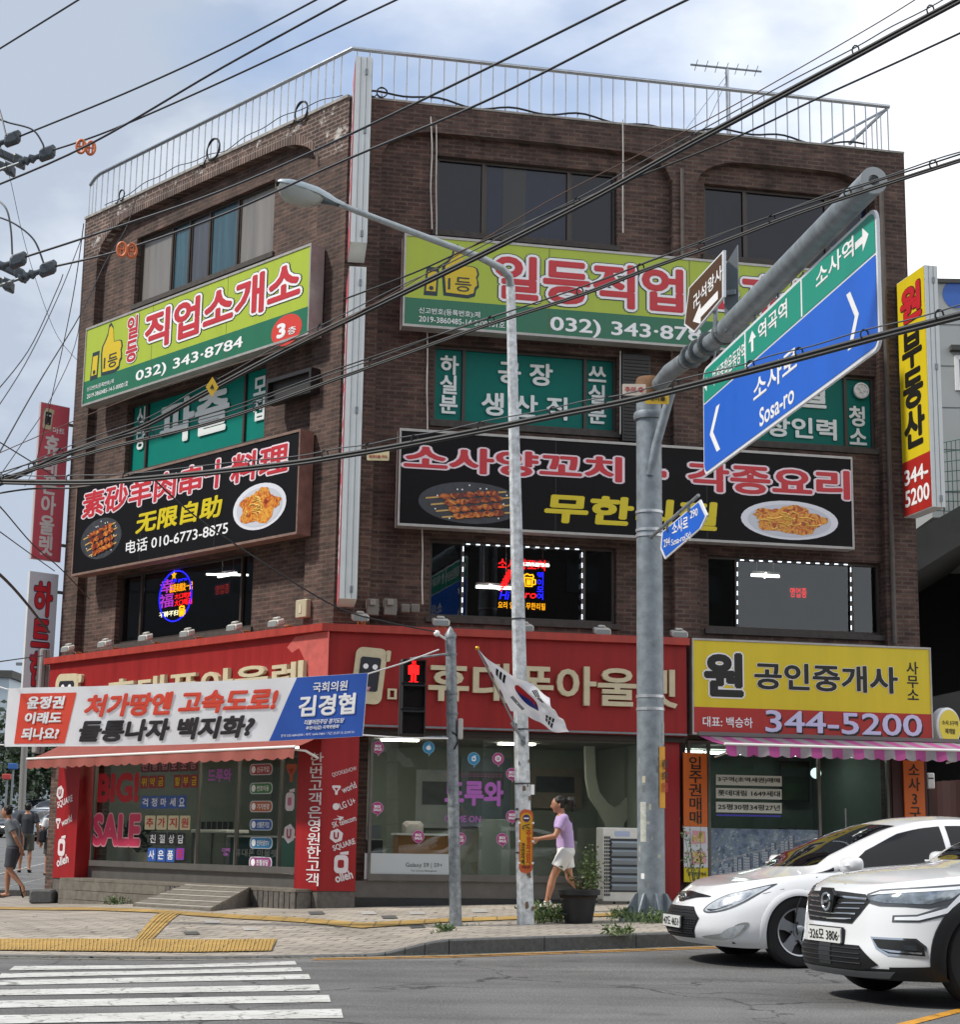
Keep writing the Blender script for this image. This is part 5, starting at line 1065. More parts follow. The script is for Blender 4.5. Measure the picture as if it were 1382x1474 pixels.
opensign(FL, 319, 848, 'small dim red LED open sign in the left second floor window', .24, glow('led_red_dim', '#c02818', .8)); opensign(FR, 1150, 853, 'small bright red LED open sign in the right second floor window', .17, nred)
OLD = REC-.075
def ledframe(F, x0, y0, x1, y1, x2, y2, x3, y3, label):
    t = thing('led_strip', label, 'led strip', F.p(*[F.uz(x0, y3, ON)[0], ON, F.uz(x0, y3, ON)[1]]), 'led strips round the restaurant windows'); mb = MB()
    def seg(xa, ya, xb, yb, n, horiz):
        for i in range(n):
            f = (i+.3)/n; g = (i+.3+(.42 if horiz else .5))/n
            for k in range(3):
                h = f+(g-f)*k/3; j = f+(g-f)*(k+.7)/3; a = F.uz(xa+(xb-xa)*h, ya+(yb-ya)*h, OLD); b = F.uz(xa+(xb-xa)*j, ya+(yb-ya)*j, OLD); mb.tube([F.p(a[0], OLD, a[1]), F.p(b[0], OLD, b[1])], .0095, 5)
    seg(x0, y0, x1, y1, 12, True); seg(x1, y1, x2, y2, 7, False); seg(x3, y3, x0, y0, 7, False); mb.build('leds', led, t)
    mb = MB(); Q = [F.p(*(lambda w: (w[0], OLD-.012, w[1]))(F.uz(x, y, OLD))) for x, y in ((x3, y3), (x0, y0), (x1, y1), (x2, y2))]; mb.tube(Q, .008, 5); mb.build('wire', M('wire_grey', '#6e6e6e', .6), t)
ledframe(FR, 667, 783, 838, 791, 838, 895, 665, 886, 'white LED strip round the neon window behind the street lamp'); ledframe(FR, 1062, 806, 1225, 813, 1226, 910, 1062, 902, 'white LED strip round the right window with the small red open sign')
# ------------------------------------------------------------------ awnings, deck, ramp, banner
def awning(F, u0, u1, o0, o1, z0, z1, cols, label, name, scal, n, sag=.0, drop=.17, u0f=None):
    """cloth from the wall (o0,z0) to the front bar (o1,z1), scalloped valance below"""
    t = thing(name, label, 'awning', F.p((u0+u1)/2, o1, z1-.2)); Lw = (u1-u0)/n; m = MB(); v = MB()
    for i in range(n):
        a, b = u0+i*Lw, u0+(i+1)*Lw; f0 = len(m.f); g0 = len(v.f)
        for k in range(4):
            f, g = k/4, (k+1)/4; P = lambda u, t_: F.p(u, o0+(o1-o0)*t_, z0+(z1-z0)*t_-sag*math.sin(math.pi*t_))
            m.quad(P(a, f), P(b, f), P(b, g), P(a, g))
        N = 6
        for k in range(N):
            ua, ub = a+(b-a)*k/N, a+(b-a)*(k+1)/N; h = lambda u: drop-.04*abs(math.sin(math.pi*(u-u0)/scal))**.7*-1 - .04; w = lambda u: .02*math.sin(u*9)
            v.quad(F.p(ua, o1, z1), F.p(ub, o1, z1), F.p(ub, o1+.02+w(ub), z1-h(ub)), F.p(ua, o1+.02+w(ua), z1-h(ua)))
        m.mat(i % len(cols), f0); v.mat(i % len(cols), g0)
    m.build('canopy', cols, t); v.build('valance', cols, t)
    MB().tube([F.p(u0-.02, o1, z1+.012), F.p(u1+.02, o1, z1+.012)], .02, 8).build('front_bar', white, t)
    for u in (u0+.25, u1-.25): MB().tube([F.p(u, o0, z1-.12), F.p(u+.1, (o0+o1)/2, z1-.03), F.p(u, o1-.02, z1-.0)], .018, 6).build('folding_arm', white, t)
    MB().box(F.p, u0-.02, u1+.02, o0-.1, o0+.02, z0+.01, z0+.07).build('roller_box', M('roller_grey', '#6f6a66', .5), t)
    return t
def solve_o(F, px, py, u):
    o = .3
    for k in range(60):
        e = F.uz(px, py, o)[0]-u; e2 = F.uz(px, py, o+.01)[0]-u; o -= e/((e2-e)/.01+1e-9)*.7; o = min(3, max(.1, o))
    return o
oA = solve_o(FL, 39, 1094, -7.3); zA = FL.uz(39, 1094, oA)[1]; zB = FL.uz(424, 1075, oA)[1]; uB = FL.uz(424, 1080, oA)[0]
awning(FL, -7.3, uB, .29, oA, 2.72, (zA+zB)/2, [M('awning_red', '#8d4a40', .85, var=.22, vs=3)], 'faded red awning with scalloped valance below the political banner', 'shop_awning', .28, 24, .02)
oB = solve_o(FR, 1045, 1072, 5.72); zC = FR.uz(1045, 1072, oB)[1]
stp = M('awning_pink', '#a0447f', .85, var=.2, vs=4); stg = M('awning_grey', '#8b8387', .85, var=.2, vs=4)
awning(FR, 5.72, 10.1, .33, oB, 2.80, zC, [stp, stg], 'pink and grey striped awning under the yellow estate agent sign', 'shop_awning', .22, 26, .02)
# timber deck and ramp in front of the left shopfront
od = .55; uE_ = FL.uz(425, 1286, .55)[0]; zd = FL.uz(160, 1267, od)[1]
t = thing('timber_deck', 'weathered timber deck along the foot of the left shopfront', 'deck', FL.p(-4, od, 0))
woodl = M('deck_board', '#706a60', .8, var=.4, vs=7, bump=.4, bs=25)
for k in range(4): MB().box(FL.p, -6.60, uE_, od-.005-.165*(k+1)+.166-.162, od-.165*k, zd-.04, zd).build('board', woodl, t)
for k in range(3): MB().box(FL.p, -6.62, -3.35, od-.03, od-.004, zd-.045-.155*(k+1)+.008, zd-.045-.155*k).build('fascia_board', woodl, t)
for k in range(26): u = -3.34+(uE_+3.34)/26*k; MB().box(FL.p, u, u+.106, od-.03, od-.004, zd-.52, zd-.045).build('fascia_board', wood, t)
A = FL.p(FL.uz(270, 1272, od)[0], od+.004, zd+.005); B = FL.p(FL.uz(360, 1278, od)[0], od+.004, zd+.005)
g1 = gpix(190, 1305, zs); g2 = gpix(302, 1312, zs); Cc = Vector((g1[0], g1[1], zs(*g1)+.04)); Dd = Vector((g2[0], g2[1], zs(*g2)+.04))
t = thing('timber_ramp', 'weathered timber ramp with pale strips leading up to the left shopfront', 'ramp', (A+B+Cc+Dd)/4)
n = 9
for i in range(n):
    f, g = i/n+.006, (i+1)/n-.006; q = [A.lerp(Cc, f), B.lerp(Dd, f), B.lerp(Dd, g), A.lerp(Cc, g)]; lo = [v-Vector((0, 0, .04)) for v in q]
    MB().add(q+lo, [(0, 1, 2, 3), (7, 6, 5, 4), (0, 4, 5, 1), (1, 5, 6, 2), (2, 6, 7, 3), (3, 7, 4, 0)]).build('plank', woodl, t)
    if i % 2 == 0:
        q2 = [A.lerp(Cc, f+.04)+Vector((0, 0, .004)), B.lerp(Dd, f+.04)+Vector((0, 0, .004)), B.lerp(Dd, f+.062)+Vector((0, 0, .004)), A.lerp(Cc, f+.062)+Vector((0, 0, .004))]; MB().quad(*q2).build('grip_strip', M('grip_strip', '#b6b1a6', .7), t)
for P, Q in ((A, Cc), (B, Dd)):
    P2 = P-Vector((0, 0, .04)); Q2 = Q-Vector((0, 0, .04)); P3 = Vector((P.x, P.y, zs(P.x, P.y)-.05)); Q3 = Vector((Q.x, Q.y, zs(Q.x, Q.y)-.05)); MB().quad(P2, Q2, Q3, P3).build('side_panel', wood, t)
MB().box(FL.p, uE_-.02, uE_, .26, od-.035, zd-.52, zd-.045).build('end_board', wood, bpy.data.objects['timber_deck'])
# ------------------------------------------------------------------ political banner strung between the poles
BD0, BD1 = 21.6, 20.75
bTL, bBL, bTR, bBR = at(11.7, 991, BD0), at(6, 1075, BD0), at(531.5, 969, BD1), at(522.5, 1060, BD1)
bn = Vector(((bTR-bTL).y, -(bTR-bTL).x, 0)).normalized()
def BP(a, o, c):
    q = bBL.lerp(bBR, a).lerp(bTL.lerp(bTR, a), c); w = .026*math.sin(a*13+c*1.3)+.010*math.sin(a*47+c*5)*abs(c-.5)*2+.012*math.sin(a*29+1+c*4)*(.4+.6*abs(c-.5)) + .02*math.sin(a*3)
    return q + bn*(w+o) + Vector((0, 0, -.035*math.sin(math.pi*a)*(1-.4*c)))
cloth = translucent('banner_cloth', '#f0f1f4', .22); t = thing('banner', 'long white and blue political banner strung in front of the left shopfront', 'banner', BP(.5, 0, 0))
def sheet(poly_l, poly_r, o, m, name, n=60, c0=0., c1=1.):   # strip between two slanted sides (a at c0, a at c1)
    mb = MB(); cols = 10
    for j in range(cols+1):
        c = c0+(c1-c0)*j/cols; l = poly_l[0]+(poly_l[1]-poly_l[0])*j/cols; r = poly_r[0]+(poly_r[1]-poly_r[0])*j/cols
        for i in range(n+1): mb.v.append(tuple(BP(l+(r-l)*i/n, o, c)))
    for j in range(cols):
        for i in range(n): k = j*(n+1)+i; mb.f.append((k, k+1, k+n+2, k+n+1))
    return mb.build(name, m, t, smooth=True)
sheet((0, 0), (1, 1), 0, cloth, 'cloth', 90)
sheet((.745, .805), (.998, .998), .004, translucent('banner_blue', '#2c5ab4', .15), 'blue_field', 40, .004, .996)
bred2 = M('banner_red', '#d8452e', .7); bblk = M('banner_black', '#231c20', .7)
sheet((.030, .038), (.176, .196), .004, bred2, 'red_field', 24, .05, .90)
def bt(s, a0, a1, f0, f1, m, b, sh=0., o=.010):
    mb = MB(); v, fc = glyphs(s, b, 0.); x0, x1 = min(q.x for q in v), max(q.x for q in v); y0, y1 = min(q.y for q in v), max(q.y for q in v)
    bm2 = bmesh.new(); vs = [bm2.verts.new((q.x, q.y, q.z)) for q in v]
    for f in fc:
        try: bm2.faces.new([vs[i] for i in f])
        except ValueError: pass
    bmesh.ops.triangulate(bm2, faces=bm2.faces); bmesh.ops.subdivide_edges(bm2, edges=[e for e in bm2.edges if math.hypot(e.verts[0].co.x-e.verts[1].co.x, e.verts[0].co.y-e.verts[1].co.y) > .35], cuts=2, use_grid_fill=False); bmesh.ops.triangulate(bm2, faces=bm2.faces)
    bm2.verts.index_update(); pts = []
    for q in bm2.verts:
        a = a0+(q.co.x-x0)/(x1-x0)*(a1-a0); c = 1-f1+(q.co.y-y0)/(y1-y0)*(f1-f0); a += sh*(c-(1-(f0+f1)/2)); pts.append(BP(a, o+.003*q.co.z, c))
    fs = [tuple(x.index for x in f.verts) for f in bm2.faces]; bm2.free(); mb.add(pts, fs).build('lettering', m, t)
bt('윤정권', .060, .165, .15, .37, whitep, .05, .02); bt('이래도', .056, .162, .42, .62, whitep, .05, .02); bt('되나요?', .050, .158, .68, .89, whitep, .05, .02)
bt('처가땅엔 고속도로!', .224, .758, .14, .52, bred2, .05, .03); bt('들통나자 백지화?', .213, .702, .57, .93, bblk, .05, .03)
bt('국회의원', .852, .946, .10, .26, whitep, .02); bt('김경협', .818, .972, .30, .64, whitep, .035); bt('더불어민주당 경기도당', .838, .945, .69, .77, whitep, .03, .03); bt('부천시(갑) 지역위원회', .843, .932, .79, .86, whitep, .03, .03)
bt('문의 032-668-6500 / 제작 1644-7484 / 기간 23.07.15.-23.07.31.', .776, .978, .90, .945, whitep, .0)
ropem = M('rope_white', '#c9c9c9', .7)
PT = at(632, 935, 20.62); PB = at(645, 1063, 20.62)
for P, Q in ((BP(1, 0, .985), PT), (BP(1, 0, .02), PB), (BP(0, 0, .98), at(-60, 968, 22.2)), (BP(0, 0, .03), at(-60, 1064, 22.2))): MB().tube([P, (P+Q)/2-Vector((0, 0, .015)), Q], .010, 6).build('rope', ropem, t)
# ------------------------------------------------------------------ roof railing, aerial, coils
rl = thing('roof_railing', 'steel roof railing with thin balusters along the parapet', 'railing', FL.p(0, -.1, ZTOP+.05)); zr = 13.75
railm = M('railing_steel', '#a9adb0', .3, metal=.85, var=.15, vs=10)
cR = cpt(-.06); _r = ray(130, 266); _q = CAM+_r*((zr-.02-CAMZ)/_r.z); _q2 = FL.p(-7.68, -.06, zr)
RP = [_q, _q.lerp(_q2, .6)+Vector((-.02, 0, .01)), _q2, Vector((*cR, zr)), FR.p(9.40, -.06, zr), FR.p(9.40, -1.7, zr)]
MB().tube(RP, .036, 10).build('top_rail', railm, rl, smooth=True)
def balu(P, tilt=0): MB().tube([P+Vector((0, 0, ZTOP-.02)), P+Vector((tilt, 0, ZTOP+.45)), P+Vector((0, 0, zr-.02))], .0125, 6).build('baluster', railm, rl)
N1, N2 = 37, 46
for i in range(N1): balu(FL.p(-7.60+7.5*i/N1, -.06, 0))
for i in range(N2): balu(FR.p(.12+9.25*i/(N2-1), -.06, 0), random.uniform(-.006, .006))
for k in range(3): _b = _q2.lerp(_q, (k+1)/3); balu(Vector((_b.x, _b.y, 0)))
for k in range(4): balu(FR.p(9.40, -.4-.36*k, 0))
MB().tube([FR.p(9.38, -.07, zr-.03), FR.p(8.1, -.07, ZTOP+.03)], .022, 8).build('brace', railm, rl)
a = at(1047, 100, 29.5); b = at(1050, 200, 29.5); t = thing('tv_aerial', 'thin rooftop television aerial on a steel mast behind the railing', 'aerial', (b.x, b.y, ZTOP)); MB().tube([Vector((b.x, b.y, ZTOP)), a], .035, 8).build('mast', railm, t)
l = at(995, 93, 29.0); r = at(1096, 103, 30.2); MB().tube([l, r], .02, 6).build('boom', steel, t); mb = MB()
for k in range(7): q = l.lerp(r, (k+.5)/7); mb.tube([q-Vector((.0, .22, 0)), q+Vector((.0, .22, 0))], .007, 5)
mb.build('elements', steel, t); mb = MB()
mb.tube([a-Vector((0, 0, .1)), at(985, 190, 28)], .006, 5); mb.tube([a-Vector((0, 0, .2)), at(1010, 195, 30)], .006, 5); mb.build('guy_wire', steel, t)
def coil(F, px, py, r, label, n=4, o=.0):
    u, z = F.uz(px, py, -.02); t = thing('cable_coil', label, 'cable coil', F.p(u, 0, z-r), 'coils of cable on the parapet'); pts = []
    for i in range(n*24):
        a = 2*math.pi*i/24; k = 1-.05*math.sin(i*.7); pts.append(F.p(u+r*k*math.cos(a)*1.05, .03+.012*math.sin(i*.31), z+r*k*math.sin(a)))
    MB().tube(pts, .011, 6).build('loops', cablem, t); MB().tube([F.p(u-r, .03, z-r*.5), F.p(u-r*1.5, .03, z-r*1.1), F.p(u-r*2.1, .03, z-r*1.0)], .012, 6).build('tail', cablem, t)
coil(FL, 310, 216, .19, 'large black cable coil on the left parapet'); coil(FL, 437, 162, .17, 'flattened cable coil on the left parapet near the corner', 3); coil(FL, 178, 282, .10, 'small cable coil at the far left of the parapet', 2); coil(FR, 549, 135, .08, 'small cable ring on the right parapet near the corner', 2)
t = thing('roof_cable', 'loose dark cable lying along the right parapet', 'cable', FR.p(.5, .0, ZTOP+.1)); pts = []; rd = random.Random(4)
for i in range(60): u = .3+8.6*i/59; pts.append(FR.p(u, -.02+.02*math.sin(u*3), ZTOP+.06+.05*math.sin(u*2.1)+.04*math.sin(u*5.3)+.06*max(0, math.sin(u*.9))))
MB().tube(pts, .017, 6).build('run', cablem, t)
t = thing('roof_cable', 'thin cable looping along the left railing', 'cable', FL.p(-6, .0, ZTOP+.1)); pts = []
for i in range(50): u = -7.4+7.2*i/49; pts.append(FL.p(u, -.02, ZTOP+.10+.12*abs(math.sin(u*.9))+.02*math.sin(u*6)))
MB().tube(pts, .008, 5).build('run', cablem, t)
# ------------------------------------------------------------------ poles on the pavement
def gz(px, py, zf=zs):
    x, y = gpix(px, py, zf); return Vector((x, y, zf(x, y)))
def at_like(px, py, P): return at(px, py, P.y)
polem = M('pole_galvanised', '#8d9396', .5, metal=.4, var=.5, vs=14); polew = M('pole_white_paint', '#c9cdcf', .5, var=.3, vs=5, streak=.0)
# pedestrian signal pole
b = gz(656, 1333); tp = at_like(648.5, 914, b)
t = thing('signal_pole', 'slim grey steel pole carrying the red pedestrian signal', 'pole', b)
ax = (tp-b).normalized(); L = (tp-b).length
MB().lathe(b, [(.078, -.05), (.072, .3), (.070, L*.5), (.066, L)], 20, ax).build('pole', polem, t, smooth=True)
MB().lathe(tp, [(.075, -.04), (.075, .0), (.012, .10), (.0, .11)], 20, ax).build('cap', polem, t, smooth=True)
for k in (.33, .405, .47, .72, .79, .928): MB().lathe(b+ax*L*k, [(.078, 0), (.078, .022)], 20, ax).build('band', steel, t)
sp = at_like(629, 913, b)+Vector((0, -.1, 0)); mb = MB().tube([tp-ax*.09, sp], .016, 8); mb.ball(sp, .04, n=14, m=10); mb.build('sensor', white, t, smooth=True)
bx = at_like(663, 1049, b)+Vector((.0, -.03, 0)); MB().cbox(lambda x, y, z: bx+Vector((x, y, z)), -.03, .03, -.05, .04, -.13, .12, .01).build('junction_box', M('grey_box_light', '#b9b8b2', .5), t)
mb = MB().tube([b+ax*(L*.658)+Vector((.0, -.07, 0)), bx-Vector((0, 0, .12)), b+ax*(L*.60)+Vector((.02, -.07, 0))], .012, 6); mb.build('cable', cablem, t)
PL = b+ax*(L*.935); PL2 = b+ax*(L*.643)
# the signal head
sg = Fac((at(594, 1000, b.y-.12).x, b.y-.12), (.985, .17), (.17, -.985)); c0 = sg.uz(577, 948); c1 = sg.uz(612, 1060); w2 = (c1[0]-c0[0])/2; cu = (c0[0]+c1[0])/2; zt, zb_ = c0[1], c1[1]; hh = (zt-zb_)/3
t = thing('pedestrian_signal', 'three part black pedestrian signal showing a red standing man', 'traffic signal', sg.p(cu, 0, zb_))
MB().cbox(sg.p, cu-w2, cu+w2, -.14, 0, zb_, zt, .02).build('housing', M('signal_black', '#17181a', .55, var=.1), t)
for k in range(3):
    z0, z1 = zt-hh*(k+1)+.018, zt-hh*k-.014; mb = MB()
    for (A, B, Cc, Dd) in ((cu-w2+.016, cu-w2+.03, z0, z1), (cu+w2-.03, cu+w2-.016, z0, z1), (cu-w2+.03, cu+w2-.03, z1-.014, z1)): mb.box(sg.p, A, B, .0, .13 if Cc > z1-.02 else .10, Cc, Dd)
    mb.box(sg.p, cu-w2+.03, cu+w2-.03, 0, .02, z0, z0+.012); vz = mb.build('visor', M('signal_visor', '#1d1e21', .5), t)
    MB().plate(sg.p, rrect(cu-w2+.034, cu+w2-.034, z0+.016, z1-.018, .03), .006).build('lens', M('signal_lens_dark', '#1a1414', .2, var=.2, vs=60), vz)
zm = zt-hh/2; red_m = glow('signal_red', '#ff1212', 3.2); rd = random.Random(2)
def man(u, z):
    h = .27; x, y = (u-cu)/h, (z-zm)/h+.5
    if (x/.10)**2+((y-.93)/.09)**2 < 1: return True
    if .40 < y < .82 and abs(x) < .15+.03*(.82-y): return True
    if .36 < y < .80 and .13 < abs(x) < .23: return True
    if .03 < y < .42 and .02 < abs(x) < .13: return True
    if .0 < y < .06 and .02 < abs(x) < .20: return True
    return False
mb = MB(); n = 34
for i in range(n):
    for j in range(n):
        u = cu-.14+.28*(i+.5)/n; z = zm-.145+.29*(j+.5)/n
        if man(u, z): mb.plate(sg.p, [(u-.0034, z-.0036), (u+.0034, z-.0036), (u+.0034, z+.0036), (u-.0034, z+.0036)], .011)
mb.build('red_man', red_m, t)
mb = MB().tube([sg.p(cu+w2, -.07, zt-.0)+Vector((-.2, 0, .012)), PL], .014, 8).tube([sg.p(cu, -.07, zb_)-Vector((0, 0, .012)), PL2], .014, 8); mb.build('bracket', polem, t, smooth=True)
# street lamp
b = gz(757, 1331); tp = at_like(735, 412, b); ax = (tp-b).normalized(); L = (tp-b).length
t = thing('street_lamp', 'white painted eight sided street lamp leaning left with a cobra head', 'street lamp', b)
MB().lathe(b, [(.112, -.05), (.110, .1), (.062, L)], 8, ax, .3).build('pole', M('lamp_pole_paint', '#c6cacc', .5, var=.5, vs=11), t)
arm = [tp-ax*.02, at(733, 398, b.y-.06), at(722, 386, b.y-.18), at(690, 370, b.y-.4), at(620, 344, b.y-.75), at(540, 314, b.y-1.1), at(488, 294, b.y-1.32)]
MB().tube(arm, [.058, .055, .05, .046, .043, .040, .038], 10).build('arm', M('lamp_arm', '#9ea6a8', .45, metal=.3, var=.3, vs=8), t, smooth=True)
h1 = at(490, 295, b.y-1.33); h0 = at(398, 262, b.y-1.70); d = (h0-h1); Lh = d.length; d.normalize(); sd_ = d.cross(Vector((0, 0, 1))).normalized(); upv = sd_.cross(d)
prof = [(-.05, .045, .045, .045), (.10, .06, .06, .06), (.22, .10, .085, .085), (.42, .165, .10, .10), (.65, .18, .09, .12), (.85, .15, .07, .11), (.97, .08, .045, .06), (1.0, .03, .02, .02)]
def head(sel, lo, hi):
    mb = MB(); rows = []
    for f, w, up_, dn in prof:
        row = []
        for k in range(13):
            a = lo+(hi-lo)*k/12; r = up_ if math.sin(a) > 0 else dn; row.append(h1+d*Lh*f+sd_*w*math.cos(a)+upv*r*math.sin(a))
        rows.append(row)
    n = 13
    for row in rows: mb.v += [tuple(v) for v in row]
    for i in range(len(rows)-1):
        for k in range(n-1): a = i*n+k; mb.f.append((a, a+1, a+n+1, a+n))
    return mb
head(0, -.25, math.pi+.25).build('lamp_housing', M('lamp_head', '#9aa6ac', .35, metal=.2, var=.1), t, smooth=True)
prof = [(.30, .09, .0, .06), (.40, .145, .0, .14), (.6, .17, .0, .21), (.8, .15, .0, .20), (.92, .10, .0, .12), (.97, .06, .0, .05)]
head(0, math.pi-.05, 2*math.pi+.05).build('lamp_lens', M('lamp_lens', '#9da19c', .25, spec=.6), t, smooth=True)
pax = ax; pb = b
for k in (.105, .155, .208, .29, .46): MB().lathe(b+ax*L*k, [(.118-.05*k, 0), (.118-.05*k, .018)], 8, ax, .3).build('band', M('band_dark', '#3b3d3f', .5), t)
rd = random.Random(6)
for i in range(26):
    k = rd.uniform(.02, .30); a_ = rd.uniform(-1.6, 1.6); rq = .1145-.055*k*1.0; c_ = b+ax*L*k+Vector((math.sin(a_), -math.cos(a_), 0))*rq; sx = Vector((math.cos(a_), math.sin(a_), 0)); w_, h_ = rd.uniform(.006, .03), rd.uniform(.008, .05); MB().quad(c_-sx*w_-ax*h_, c_+sx*w_-ax*h_*rd.uniform(.5, 1), c_+sx*w_*.7+ax*h_, c_-sx*w_+ax*h_*.8).build('scrape', M(rd.choice(('scrape_dark', 'scrape_tape', 'scrape_rust')), rd.choice(('#4a4c4e', '#a9a69a', '#6e5a48')), .8), t)
q = at_like(764, 1137, b)+Vector((.02, -.13, 0)); MB().box(lambda x, y, z: q+Vector((x, y, z)), -.022, .022, 0, .01, -.06, .06).build('number_plate', white, t)
# no parking plaque on the lamp pole
P0 = Fac((at(757, 1210, b.y-.14).x, b.y-.14), (1, .05), (.05, -1)); a0 = P0.uz(748, 1165); a1 = P0.uz(767, 1257); u0, u1, z1, z0 = a0[0], a1[0], a0[1], a1[1]
t = thing('parking_plaque', 'yellow no parking plaque with rounded ends strapped to the street lamp', 'plaque', P0.p((u0+u1)/2, 0, z0))
MB().prism(P0.p, rrect(u0, u1, z0, z1, .07, 6), -.02, 0).build('board', M('plaque_orange', '#b5562c', .45), t)
MB().plate(P0.p, [(u0+.014, z0+.10), (u1-.014, z0+.10), (u1-.014, z1-.10)]+[(( u0+u1)/2+(u1-u0-.028)/2*math.cos(math.pi*i/8), z1-.10+.06*math.sin(math.pi*i/8)) for i in range(1, 8)]+[(u0+.014, z1-.10)], .003).build('field', M('plaque_yellow', '#c9931a', .45), t)
cu = (u0+u1)/2; cz = z1-.105; MB().plate(P0.p, disc(None, cu, cz, .045, .045, 20), .006).build('prohibition_disc', M('plaque_violet', '#43305a', .45), t); MB().box(P0.p, cu-.03, cu+.03, .007, .009, cz-.006, cz+.006).build('disc_bar', whitep, t)
mb = MB().tube([P0.p(cu-.05, .006, cz-.10), P0.p(cu-.02, .006, cz-.085), P0.p(cu+.045, .006, cz-.07)], .006, 5).tube([P0.p(cu-.05, .006, cz-.125), P0.p(cu-.03, .006, cz-.115)], .01, 5).tube([P0.p(cu+.0, .006, cz-.10), P0.p(cu+.045, .006, cz-.125)], .006, 5); mb.build('tow_symbol', blkL, t)
letter(MB(), P0.p, '주\n정\n차\n금\n지', cu+.0, cu+.06, z0+.10, cz-.14, .005, .04).build('lettering', M('plaque_red', '#b8301c', .45), t); letter(MB(), P0.p, '견\n인\n지\n역', cu-.062, cu-.018, z0+.10, z0+.36, .005, .03).build('lettering', blkL, t); letter(MB(), P0.p, '부천시청', cu-.05, cu+.05, z0+.055, z0+.085, .003, .02).build('lettering', blkL, t)
mb = MB()
for zz in (z0+.12, (z0+z1)/2, z1-.16): mb.box(P0.p, u0-.012, u1+.012, -.012, .001, zz-.012, zz+.012)
mb.build('strap', white, t)
# flag in a bracket on the lamp pole
DF = b.y-.25; fp0 = at(752, 1066, b.y-.12); fp1 = at(687, 933, b.y-.55)
t = thing('flag', 'national flag with red and blue centre drooping from the street lamp', 'flag', fp0)
MB().tube([fp0, fp1], .012, 8).build('flagpole', M('flag_stick', '#8c8f92', .4, metal=.3), t); mb = MB().ball(fp1, .028, .028, .028, 14, 10); mb.build('finial', M('brass', '#c39a3a', .3, metal=.9), t, smooth=True)
mb = MB().tube([at(736, 1040, b.y-.1), fp0+Vector((.03, 0, -.02))], .018, 8).box(lambda x, y, z: fp0+Vector((.01+x, .03+y, z)), -.03, .03, -.03, .08, -.05, .05); mb.build('bracket', steel, t)
dA, dB = fp1.y, fp0.y-.02
fA = at(560+640/4.936, 860+372/4.936, dA); fB = at(560+868/4.936, 860+800/4.936, fp0.y-.1); fC = at(560+1272/4.936, 860+972/4.936, fp0.y-.25); fD = at(560+1150/4.936, 860+700/4.936, fp1.y+.05)
fn = ((fB-fA).cross(fD-fA)).normalized()
if fn.y > 0: fn = -fn
def FP(s, r, o=0.):                      # s hoist to fly, r top to bottom
    q = (fA*(1-s)+fD*s)*(1-r) + (fB*(1-s)+fC*s)*r
    w = .045*math.sin(s*7.5+r*2.6)*(.3+s)+.022*math.sin(s*15-r*4)+.05*math.sin(r*5.5)*s*(1-r) + .02*math.sin(r*17+s*5)*s
    return q + fn*(w+o) + Vector((0, 0, -.05*math.sin(math.pi*s)*(1-r))) + Vector((0, 0, .03*math.sin(math.pi*r)*s))
def fsheet(n, m):
    mb = MB()
    for j in range(m+1):
        for i in range(n+1): mb.v.append(tuple(FP(i/n, j/m)))
    for j in range(m):
        for i in range(n): k = j*(n+1)+i; mb.f.append((k, k+1, k+n+2, k+n+1))
    return mb
fc = fsheet(44, 32).build('cloth', translucent('flag_white', '#f0f1f5', .3), t, smooth=True)
def fpatch(poly, m, name, o=.006):
    import mathutils
    bm2 = bmesh.new(); f = bm2.faces.new([bm2.verts.new((x, y, 0)) for x, y in poly]); bmesh.ops.triangulate(bm2, faces=[f])
    for _ in range(2): bmesh.ops.subdivide_edges(bm2, edges=bm2.edges[:], cuts=1)
    bmesh.ops.triangulate(bm2, faces=bm2.faces[:]); bm2.verts.index_update(); mb = MB(); mb.add([FP(v.co.x, v.co.y, o) for v in bm2.verts], [tuple(v.index for v in g.verts) for g in bm2.faces]); bm2.free(); return mb
AR_ = 1.5; rr = .25
def FX(x, y): return (.5+x/AR_, .5+y)    # flag units (height 1) to s, r
th0 = math.atan2(1, 1.5)
def taeg(top):
    pts = []; n = 20; R0 = rr
    rot = lambda x, y: FX(x*math.cos(th0)-y*math.sin(th0), x*math.sin(th0)+y*math.cos(th0))
    sgn = -1 if top else 1
    for i in range(n+1): a = math.pi*i/n; pts.append(rot(-R0*math.cos(a), sgn*R0*math.sin(a)))       # from -R to R round the half
    for i in range(1, n): a = math.pi*i/n; pts.append(rot(R0/2+R0/2*math.cos(a), (-1)*R0/2*math.sin(a)))    # back along the S: lobe on the right
    for i in range(0, n): a = math.pi*i/n; pts.append(rot(-R0/2+R0/2*math.cos(a), R0/2*math.sin(a)))
    return pts
fpatch(taeg(True), M('flag_red', '#b8202c', .7), 'r').build('red_half', M('flag_red', '#b8202c', .7), t, smooth=True); fpatch(taeg(False), M('flag_blue', '#1e2f86', .7), 'b').build('blue_half', M('flag_blue', '#1e2f86', .7), t, smooth=True)
fb = M('flag_black', '#101014', .7)
